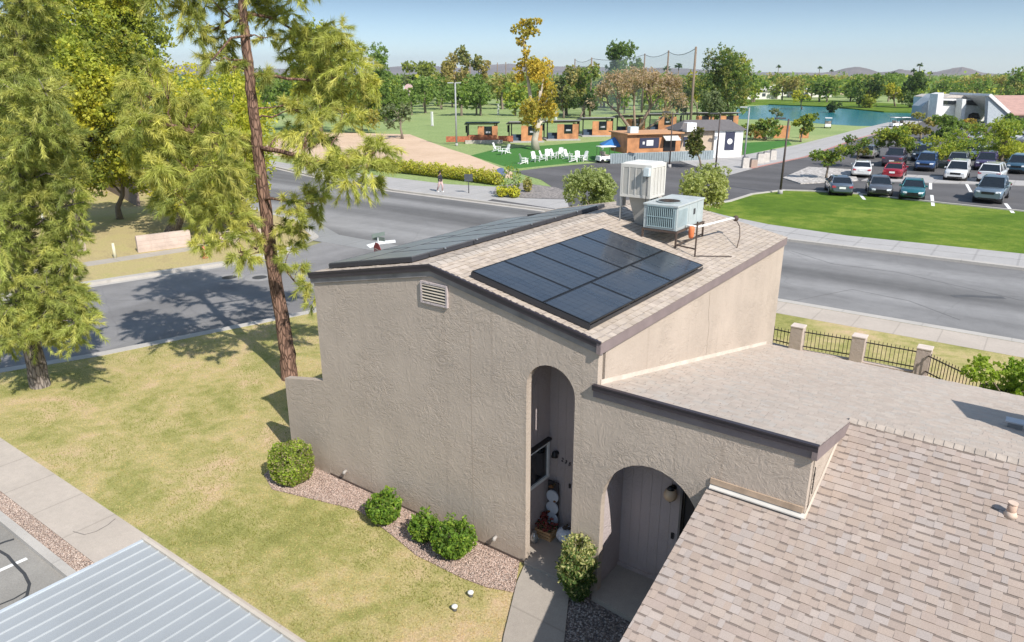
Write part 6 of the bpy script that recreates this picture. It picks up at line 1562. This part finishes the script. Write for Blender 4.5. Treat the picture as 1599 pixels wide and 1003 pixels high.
def car(kind, px, py, rz, colour, lab, cname):
    S = SPEC[kind]; p = G(px, py, .0) if True else None
    t = thing({'sedan': 'parked_car', 'suv': 'parked_suv', 'pickup': 'parked_pickup'}[kind], lab, 'car', (p.x, p.y, .012), rz, 'cars in the car park')
    key = (kind, cname); pm = mat('car_paint_' + cname, colour, .28, .25 if cname not in ('white', 'pearl') else 0, var=0, coat=1.0)
    def body():
        mb = MB(); vs = []; st = S['st']
        for (x, w_, zb, zt) in st:
            ring = [(w_ * .86, zb), (w_, zb + .14), (w_ * 1.0, (zb + zt) / 2), (w_ * .97, zt - .07), (w_ * .86, zt)]
            ring = [(y, z) for y, z in ring] + [(0, zt + .025)] + [(-y, z) for y, z in ring[::-1]]
            vs += [(x, y, z) for y, z in ring]
        n = 11; fs = [(i * n + k, i * n + (k + 1) % n, (i + 1) * n + (k + 1) % n, (i + 1) * n + k) for i in range(len(st) - 1) for k in range(n)]
        fs = [f[::-1] for f in fs]
        mb.add(vs, fs, True); b = (len(st) - 1) * n
        mb.f += [tuple(range(n)), tuple(b + k for k in range(n - 1, -1, -1))]; mb.sm += [False, False]
        return mb
    x0, x1, gw, gz = S['gl']; r0, r1, rw, rz_ = S['rf']; wx = S['wx']; wr = S['wr']; w0 = S['w']
    def glass(): return MB().add([(x0, gw, gz - .04), (x1, gw, gz - .04), (x1, -gw, gz - .04), (x0, -gw, gz - .04), (r0, rw, rz_ - .03), (r1, rw, rz_ - .03), (r1, -rw, rz_ - .03), (r0, -rw, rz_ - .03)], [(1, 0, 4, 5), (2, 1, 5, 6), (3, 2, 6, 7), (0, 3, 7, 4), (4, 7, 6, 5)])
    def roof():
        mb = MB().add([(r0 - .05, rw + .03, rz_ - .05), (r1 + .05, rw + .03, rz_ - .05), (r1 + .05, -rw - .03, rz_ - .05), (r0 - .05, -rw - .03, rz_ - .05), (r0 + .1, rw * .8, rz_ + .02), (r1 - .1, rw * .8, rz_ + .02), (r1 - .1, -rw * .8, rz_ + .02), (r0 + .1, -rw * .8, rz_ + .02)], [(1, 0, 4, 5), (2, 1, 5, 6), (3, 2, 6, 7), (0, 3, 7, 4), (4, 7, 6, 5)])
        for s_ in (1, -1):
            for (a_, b_) in ((x0, r0), (x1, r1), ((x0 + x1) / 2 - .1, (r0 + r1) / 2)): mb.tube([(a_, s_ * (gw + .012), gz - .03), (b_, s_ * (rw + .012), rz_ - .04)], .045, 5)
        return mb
    for nm, fn, m_ in (('body', body, pm), ('window_glass', glass, GLASS), ('roof', roof, pm)): link_mesh(nm, cmesh(key + (nm,), fn, m_), t)
    for x in wx:
        for s_ in (1, -1):
            wl = link_mesh('wheel', cmesh((kind, 'tyre_d', 'wheel'), lambda: MB().tube([(0, -.11, 0), (0, -.07, 0), (0, .07, 0), (0, .11, 0)], [wr * .9, wr, wr, wr * .9], 16), TYRE), t); wl.location = (x, s_ * (w0 - .10), wr)
            link_mesh('rim', cmesh((kind, 'r', 'rim'), lambda: MB().tube([(0, -.116, 0), (0, .116, 0)], [wr * .6, wr * .6], 10), RIM), wl)
    xf = S['st'][-1][0]; xr = S['st'][0][0]; zf = S['st'][-2][3]; zr = S['st'][1][3]; wf = S['st'][-2][1]; wr_ = S['st'][1][1]
    for s_ in (1, -1):
        link_mesh('headlight', cmesh((kind, 'h%d' % s_, 'headlight'), lambda: MB().obox((xf - .26, s_ * (wf - .02), zf - .17), (.25, -s_ * .16, -.02), (.06, -s_ * .26, 0), (-.04, 0, .12)), HLM), t)
        link_mesh('tail_light', cmesh((kind, 't%d' % s_, 'tail_light'), lambda: MB().obox((xr - .02, s_ * (wr_ - .02), zr - .24), (.22, s_ * .03, 0), (0, -s_ * .28, 0), (.03, 0, .16)), TLM), t)
        link_mesh('mirror', cmesh(key + ('m%d' % s_, 'mirror'), lambda: MB().box(x1 - .45, s_ * (gw + .12) - .10, gz - .02, x1 - .28, s_ * (gw + .12) + .10, gz + .13), pm), t)
    link_mesh('grille', cmesh((kind, 'g', 'grille'), lambda: MB().box(xf - .1, -.42, zf - .30, xf + .012, .42, zf - .12).box(xf - .1, -.6, .36, xf + .008, .6, .48), BLACK), t)
    link_mesh('number_plate', cmesh((kind, 'n', 'number_plate'), lambda: MB().box(xr - .025, -.24, .62, xr + .05, .24, .78), WHITE), t)
    for i_ in (0, 1): link_mesh('wheel_arch', cmesh((kind, 'arch%d' % i_, 'wheel_arch'), lambda: MB().tube([(wx[i_], -w0 - .002, wr + .02), (wx[i_], w0 + .002, wr + .02)], wr * 1.16, 16), BLACK), t)
F_ = -math.pi / 2      # nose toward the camera
B_ = math.pi / 2
for a_ in (
 ('sedan', 1308, 301, B_ + .35, (.10, .13, .17), 'slate-blue sedan at the left end of the front row, seen from behind', 'slate'),
 ('sedan', 1371, 303, F_ + .25, (.10, .10, .11), 'charcoal car second from the left in the front row, nose to the lawn', 'charcoal'),
 ('sedan', 1423, 308, F_ + .15, (.015, .13, .15), 'teal car in the front row right of the charcoal one', 'teal'),
 ('pickup', 1547, 312, F_ - .05, (.14, .19, .24), 'steel-blue pickup facing the lawn at the right of the front row', 'steelblue'),
 ('sedan', 1344, 274, B_ + .2, (.70, .70, .69), 'white sedan beside the pale rock island', 'white'),
 ('sedan', 1396, 277, B_ + .05, (.35, .015, .03), 'bright red car seen from behind in the second row', 'red'),
 ('pickup', 1396, 258, B_ + .05, (.10, .08, .11), 'dark purple-grey pickup right behind the red car', 'plum'),
 ('suv', 1445, 265, F_ + .05, (.02, .06, .16), 'deep blue car facing the camera under the spreading trees', 'deepblue'),
 ('suv', 1493, 280, F_ + .02, (.70, .70, .68), 'white suv facing the camera with a dark windscreen', 'white'),
 ('suv', 1548, 283, B_ - .08, (.68, .69, .70), 'white hatchback seen from behind, right of the white suv', 'pearl'),
 ('suv', 1538, 264, F_, (.07, .05, .12), 'dark violet car facing the camera behind the white hatchback', 'violet'),
 ('suv', 1588, 269, F_ - .05, (.04, .10, .15), 'dark teal-blue suv at the right edge of the second row', 'navyteal'),
 ('suv', 1496, 262, B_, (.16, .18, .20), 'grey car hidden behind the white suv', 'grey'),
 ('suv', 1440, 250, F_, (.03, .05, .09), 'dark blue suv directly behind the deep blue car', 'midnight'),
 ('sedan', 1446, 232, F_, (.03, .06, .07), 'dark green-black car far back at the left of the car park', 'bottle'),
 ('sedan', 1529, 248, F_, (.70, .70, .70), 'white car glimpsed between the two broad trees', 'white'),
 ('sedan', 1524, 234, F_, (.03, .10, .12), 'dark turquoise car behind the white one between the broad trees', 'turq'),
 ('sedan', 1522, 222, B_, (.45, .47, .50), 'silver car glimpsed far back between the broad trees', 'silver'),
 ('sedan', 1592, 222, F_ + 1.4, (.70, .70, .70), 'white car side-on at the right edge under the trees', 'white'),
 ('sedan', 1356, 246, B_, (.30, .28, .27), 'dusty grey-brown car behind the thin rusty-leaved tree', 'dust'),
): car(*a_)
car('suv', 372, 262, R(120), (.66, .66, .65), 'white car on the left road seen through the pine branches', 'white')
bpy.data.objects[[o.name for o in bpy.data.objects if o.get('label', '').startswith('white car on the left road')][0]]['group'] = 'cars on the road'

# ------------------------------------------------------------------ signs, person, low walls, fence
st = thing('stop_sign', 'red octagonal stop sign with street name blades showing over the panel edge', 'sign', (-15.4, 11.3, 0))
MB().cyl(0, 0, -.1, 2.98, .035, 8).build('post', STEEL, st)
oc = MB(); nd = Vector((-.35, -.94, 0)).normalized(); sd_ = Vector((nd.y, -nd.x, 0)) * -1
pts8 = [(sd_ * math.cos(math.pi / 8 + k * math.pi / 4) * .40 + Vector((0, 0, 2.22 + .40 * math.sin(math.pi / 8 + k * math.pi / 4))) + nd * .045) for k in range(8)]
oc.slab(pts8, tuple(nd * .012)); pl_ = oc.build('plate', mat('sign_red_back', (.34, .02, .03), .5), st)
text('STOP', 'lettering', st, Vector((-15.4, 11.3, 2.22)) + nd * .062, (R(90), 0, math.atan2(nd.y, nd.x) + R(90)), .24, WHITE, .002)
MB().obox((-.35, .01, 2.68), (.7, .05, 0), (0, .02, 0), (0, 0, .17)).obox((.01, -.35, 2.86), (.05, .7, 0), (.02, 0, 0), (0, 0, .17)).build('name_blade', mat('sign_blade_grey', (.16, .20, .19), .5), st)
def post_sign(lab, base, ytop, w_, h_, mface, shape='box'):
    t, p, h = pole('road_sign', lab, 'sign', base, ytop, .04, DARK)
    if shape == 'box': MB().obox((-_ch * w_ / 2 + _sh * .05, -_sh * w_ / 2 - _ch * .05, h - h_), (_ch * w_, _sh * w_, 0), (-_sh * .03, _ch * .03, 0), (0, 0, h_)).build('plate', mface, t)
    else: MB().tube([(_sh * .05, -_ch * .05, h - w_ / 2), (_sh * .08, -_ch * .08, h - w_ / 2)], w_ / 2, 16).build('plate', mface, t)
    return t
post_sign('small dark notice board on a post beside the pavement', (732, 302), 272, .7, .6, mat('notice_dark', (.06, .07, .08), .6))
post_sign('round blue-grey sign on a post at the corner of the turf', (782, 287), 262, 1.0, 1.0, mat('sign_blue', (.12, .16, .32), .5), 'disc')
# young plants in the grey rock bed
for (x, y, r_, h_, lab) in ((798, 306, .8, 2.3, 'taller green plant in the grey rock bed by the driveway'), (784, 308, .45, .8, 'small yellow-green plant left in the grey rock bed'), (803, 309, .45, .8, 'small yellow-green plant right in the grey rock bed'), (824, 300, .35, 1.1, 'dry straw-coloured plant at the right of the grey rock bed')):
    shrub('rock_bed_plant', lab, G(x, y), r_, h_, (GREEN + YGREEN[:1]) if h_ > 2 else (AUTUMN if h_ > 1 else YGREEN[:3]), 500, .14, int(x))

def skin_person(name, label, loc, rz, joints, edges, radii, m_, sub=2):
    t = thing(name, label, 'person', loc, rz)
    me = bpy.data.meshes.new('body'); me.from_pydata(joints, edges, []); me.materials.append(m_)
    o = link_mesh('body', me, t)
    md = o.modifiers.new('skin', 'SKIN')
    for i, r_ in enumerate(radii): me.skin_vertices[0].data[i].radius = (r_, r_ * .85)
    me.skin_vertices[0].data[0].use_root = True; md.use_smooth_shade = True
    s_ = o.modifiers.new('sub', 'SUBSURF'); s_.levels = s_.render_levels = sub
    return t
SK = mat('skin', (.45, .28, .20), .6)
J = [(0, 0, .93), (0, .01, 1.15), (0, .02, 1.38), (0, .02, 1.47), (0, 0, 1.52), (0, -.01, 1.62), (0, -.005, 1.69),       # pelvis..head
     (.17, .02, 1.38), (.22, .05, 1.12), (.21, -.12, .92), (-.17, .02, 1.38), (-.22, -.02, 1.12), (-.21, -.20, 1.0),      # arms
     (.09, 0, .88), (.10, -.16, .50), (.10, -.12, .08), (.10, -.24, .035), (-.09, 0, .88), (-.10, .10, .50), (-.10, .30, .12), (-.10, .20, .035)]
Ed = [(0, 1), (1, 2), (2, 3), (3, 4), (4, 5), (5, 6), (2, 7), (7, 8), (8, 9), (2, 10), (10, 11), (11, 12), (0, 13), (13, 14), (14, 15), (15, 16), (0, 17), (17, 18), (18, 19), (19, 20)]
Rd = [.13, .125, .13, .055, .055, .095, .08, .055, .042, .03, .055, .042, .03, .085, .06, .04, .035, .085, .06, .04, .035]
pe = skin_person('person', 'person walking on the far pavement in a dark top and pale pink trousers', G(688, 300), HEAD + .9, J, Ed, Rd, SK)
MB().lathe(0, .02, [(.15, .88), (.165, .95), (.155, 1.12), (.175, 1.30), (.16, 1.40), (.07, 1.47)], 14).tube([(.16, .02, 1.39), (.225, .05, 1.12), (.22, -.04, 1.02)], [.07, .055, .05], 8).tube([(-.16, .02, 1.39), (-.225, -.02, 1.12), (-.22, -.11, 1.05)], [.07, .055, .05], 8).build('dark_top', mat('dark_cloth', (.025, .025, .035), .9), pe)
MB().tube([(.08, 0, .93), (.10, -.15, .52), (.10, -.12, .13)], [.115, .085, .06], 10).tube([(-.08, 0, .93), (-.10, .10, .52), (-.10, .28, .16)], [.115, .085, .06], 10).build('trousers', mat('pale_pink_cloth', (.50, .36, .34), .9), pe)
MB().sphere((0, .02, 1.675), .115, 12, 8, 1.05).tube([(0, .09, 1.68), (0, .14, 1.58), (0, .14, 1.48)], [.06, .05, .02], 8).build('hair', mat('dark_hair', (.02, .014, .01), .8), pe)
MB().box(.055, -.24, 0, .145, .0 - .04, .09).box(-.145, .10, 0, -.055, .34, .09).build('shoes', WHITE, pe)

WL = mat('pink_block', (.50, .40, .34), .95, var=.18, scale=1.5, bump=.5, bscale=12)
def low_wall(lab, a, b, h, th=.3, m_=WL):
    a, b = Vector((*a, 0)), Vector((*b, 0)); d = b - a; t = thing('low_wall', lab, 'wall', a, math.atan2(d.y, d.x)); L = d.length; nb = max(1, int(L / .6)); mb = MB()
    for r_ in range(max(1, int(h / .22))):
        for k in range(nb): mb.box(k * L / nb + .006, 0, r_ * .22 - .05, (k + 1) * L / nb - .006, th, r_ * .22 + .165)
    mb.box(.01, .012, -.05, L - .01, th - .012, h - .03); mb.build('blocks', m_, t, False, .012); return t
low_wall('short pink block wall stub below the thick grey-trunked tree', G(107, 396)[:2], G(136, 393)[:2], .95)
low_wall('long low pink block wall under the yellow-green trees', G(216, 395)[:2], G(300, 384)[:2], .95)
low_wall('pale block wall behind the drooping pine tufts', G(345, 384)[:2], G(372, 381)[:2], .8)
low_wall('pale block wall end next to the pine trunk', G(390, 380)[:2], G(410, 378)[:2], .8)
bw = mat('brown_boundary_wall', (.25, .19, .16), .95, var=.15)
for a_ in (((155, 290), (214, 322), 2.0, 'brown boundary wall in the shaded lot'), ((305, 346), (350, 349), 1.6, 'brown wall behind the short-trunked tree')):
    low_wall(a_[3], G(*a_[0])[:2], G(*a_[1])[:2], a_[2], .25, bw)
t, p, h = pole('marker_post', 'leaning pale yellow marker post on the strip before the low walls', 'post', (180, 403), 380, .09, mat('post_cream', (.62, .58, .40), .8))
t, p, h = pole('marker_post', 'white post half hidden by the dense pine', 'post', (68, 348), 332, .08, WHITE)
t, p, h = pole('marker_post', 'pale yellow post beside the dense pine foliage', 'post', (85, 368), 350, .09, mat('post_cream', (.62, .58, .40), .8))
hy = thing('fire_hydrant', 'small red and cream hydrant at the kerb under the drooping pine', 'hydrant', G(320, 403))
MB().lathe(0, 0, [(.16, 0), (.16, .05), (.11, .06), (.11, .45), (.15, .47), (.15, .50), (.10, .58), (.03, .66)], 14).build('barrel', mat('hydrant_red', (.50, .12, .08), .5), hy)
MB().tube([(-.19, 0, .36), (.19, 0, .36)], .06, 10).tube([(0, -.18, .32), (0, 0, .32)], .07, 10).build('outlet', mat('hydrant_cream', (.60, .48, .36), .6), hy)

# iron fence with stucco pillars behind the houses
PLM = m_stucco('pillar_stucco', (.52, .43, .37), .05)
FX = [(-.7, 14.0), (1.72, 13.75), (3.58, 13.9), (5.42, 13.95)]
PLH = [1.15, 1.62, 1.62, 1.62]
labs = ['low stucco pillar at the house corner end of the iron fence', 'stucco pillar left of the first iron fence bay', 'middle stucco pillar between the two iron fence bays', 'stucco corner pillar where the iron fence turns']
for (x, y), h_, lab in zip(FX, PLH, labs):
    t = thing('fence_pillar', lab, 'pillar', (x, y, 0), .0, 'pillars of the iron fence'); MB().box(-.2, -.2, -.05, .2, .2, h_ - .05).build('shaft', PLM, t, False, .015)
    MB().box(-.212, -.212, h_ - .05, .212, .212, h_).build('cap', mat('pillar_cap', (.60, .51, .44), .85), t, False, .01)
IR = mat('fence_iron', (.03, .022, .022), .5)
def iron(a, b, z0, z1, lab, base=True):
    a, b = Vector(a), Vector(b); d = b - a; L = d.length; t = thing('iron_fence', lab, 'fence', (a.x, a.y, 0), math.atan2(d.y, d.x)); n = int(L / .115)
    rl = MB().box(0, -.015, z0 + .08, L, .015, z0 + .11).box(0, -.015, z1 - .12, L, .015, z1 - .09); rl.build('rail', IR, t)
    pk = MB()
    for k in range(1, n): pk.box(k * L / n - .008, -.008, z0, k * L / n + .008, .008, z1)
    pk.build('pickets', IR, t)
    if base: MB().box(.0, -.1, -.05, L, .1, z0 - .05).build('base_wall', PLM, t)
iron((1.92, 13.78, 0), (3.38, 13.9, 0), .82, 1.52, 'left bay of the iron fence between two stucco pillars')
iron((3.78, 13.92, 0), (5.22, 13.95, 0), .82, 1.52, 'right bay of the iron fence between two stucco pillars')
iron((5.55, 13.75, 0), (7.2, 12.3, 0), .82, 1.52, 'iron fence bay running down toward the bright green bush')
iron((-.5, 14.0, 0), (1.52, 13.78, 0), .82, 1.40, 'iron fence bay half hidden by the corner of the tall house')

# ------------------------------------------------------------------ air: pale haze box round camera and scene
hz = NT('haze_air'); hz.t.nodes.remove(hz.p)
pv = hz.n('VolumePrincipled'); pv.inputs['Color'].default_value = (.86, .92, 1.0, 1); pv.inputs['Density'].default_value = HAZE; pv.inputs['Anisotropy'].default_value = .2
hz.l(pv.outputs[0], hz.t.nodes['Material Output'].inputs['Volume'])
if HAZE > 0:
    hb = MB().box(-7700, -480, -1.6, 6100, 6900, 190).build('haze', hz.m, kind='stuff')
    hb['label'] = 'thin blue haze over the plain'

# ------------------------------------------------------------------ grass blades and loose stones near the camera
def inside(poly, X, Y):
    r_ = np.zeros(len(X), bool); n = len(poly)
    for i in range(n):
        x0, y0 = poly[i][0], poly[i][1]; x1, y1 = poly[(i + 1) % n][0], poly[(i + 1) % n][1]
        c_ = ((y0 > Y) != (y1 > Y)) & (X < (x1 - x0) * (Y - y0) / ((y1 - y0) or 1e-9) + x0); r_ ^= c_
    return r_
bed = [tuple(q) for q in gp((412, 742), (425, 765), (500, 783), (560, 798), (610, 835), (650, 868), (720, 903), (760, 918), (803, 926), (812, 875))] + [(.3, .1), (-5.6, .1), (-7.2, .2)]
rng = np.random.default_rng(55)
n = 230000
X = rng.uniform(-21, 1.2, n); Y = rng.uniform(-4.0, 20, n)
ex = np.array([p[0] for p in near_edge[2:8]]); ey = np.array([p[1] for p in near_edge[2:8]])
dist = np.hypot(X - CAM[0], Y - CAM[1])
keep = ~inside(bed, X, Y) & ~((X > -7.2) & (Y > -.05) & (Y < .25)) & ~((X > -5.7) & (Y > 0)) & (X > np.interp(Y, ey, ex) + .5) & (rng.random(n) < np.clip(16 / dist, .3, 1) ** 1.5)
keep &= ~((X > .55 + (-.6 - Y) * .55) & (Y > -4) & (X > .3))
X, Y = X[keep], Y[keep]; n = len(X)
pn = np.array([mnoise.noise(Vector((x * .55, y * .55, 3))) + .6 * mnoise.noise(Vector((x * 2.3, y * 2.3, 9))) for x, y in zip(X.tolist(), Y.tolist())])
h = rng.uniform(.018, .042, n) * (1 + .5 * (pn < 0)); a_ = rng.uniform(0, 6.283, n); wv = .008
lean = rng.normal(size=(n, 2)) * .018
V = np.stack([np.stack([X - np.cos(a_) * wv, Y - np.sin(a_) * wv, np.zeros(n)], 1), np.stack([X + np.cos(a_) * wv, Y + np.sin(a_) * wv, np.zeros(n)], 1), np.stack([X + lean[:, 0], Y + lean[:, 1], h], 1)], 1).reshape(-1, 3)
tt = np.clip(pn * 1.2 + .44 + rng.normal(size=n) * .22, 0, 1)[:, None]
gc = (1 - tt) * np.array([.25, .26, .065]) + tt * np.array([.62, .47, .26])
link_mesh('grass', npmesh('grass', V, np.arange(3 * n).reshape(-1, 3), np.repeat(gc, 3, 0), [LEAF]))
tag(bpy.data.objects['grass'], 'short dry and green blades of the lawn', kind='stuff')
def stones(name, P, s0, s1, cols, lab):
    m = len(P); s_ = rng.uniform(s0, s1, m)
    base = np.array([(1, 0, 0), (0, 1, 0), (-1, 0, 0), (0, -1, 0), (0, 0, .8), (0, 0, -.5)]); F0 = np.array([(0, 1, 4), (1, 2, 4), (2, 3, 4), (3, 0, 4), (1, 0, 5), (2, 1, 5), (3, 2, 5), (0, 3, 5)])
    j = 1 + rng.normal(size=(m, 6, 1)) * .25; an = rng.uniform(0, 6.283, m); ca, sa = np.cos(an)[:, None], np.sin(an)[:, None]
    B = base[None] * j * s_[:, None, None]; Vx = B[..., 0] * ca - B[..., 1] * sa; Vy = B[..., 0] * sa + B[..., 1] * ca
    VV = np.stack([Vx, Vy, B[..., 2]], 2) + P[:, None, :]
    FF = F0[None] + (np.arange(m) * 6)[:, None, None]
    c_ = np.array(cols)[rng.integers(len(cols), size=m)] * rng.uniform(.8, 1.2, (m, 1))
    link_mesh(name, npmesh(name, VV.reshape(-1, 3), FF.reshape(-1, 3), np.repeat(c_, 6, 0), [SHINGLE])); tag(bpy.data.objects[name], lab, kind='stuff')
n = 16000; X = rng.uniform(-7.5, 1, n); Y = rng.uniform(-1.6, .1, n); k = inside(bed, X, Y) & (Y < -.03)
stones('gravel_stones', np.stack([X[k], Y[k], np.full(k.sum(), .026)], 1), .009, .021, [(.46, .34, .28), (.51, .39, .325), (.41, .31, .25), (.55, .44, .375), (.48, .36, .30)], 'loose pink stones of the bed along the house wall')
n = 5000; P = np.stack([rng.uniform(-16, -5, n), rng.uniform(-5.5, -5.18, n), np.full(n, -.008)], 1)
stones('kerb_gravel_stones', P, .009, .022, [(.42, .33, .27), (.47, .375, .31), (.37, .29, .24), (.52, .43, .37)], 'loose stones of the strip between pavement and parking kerb')
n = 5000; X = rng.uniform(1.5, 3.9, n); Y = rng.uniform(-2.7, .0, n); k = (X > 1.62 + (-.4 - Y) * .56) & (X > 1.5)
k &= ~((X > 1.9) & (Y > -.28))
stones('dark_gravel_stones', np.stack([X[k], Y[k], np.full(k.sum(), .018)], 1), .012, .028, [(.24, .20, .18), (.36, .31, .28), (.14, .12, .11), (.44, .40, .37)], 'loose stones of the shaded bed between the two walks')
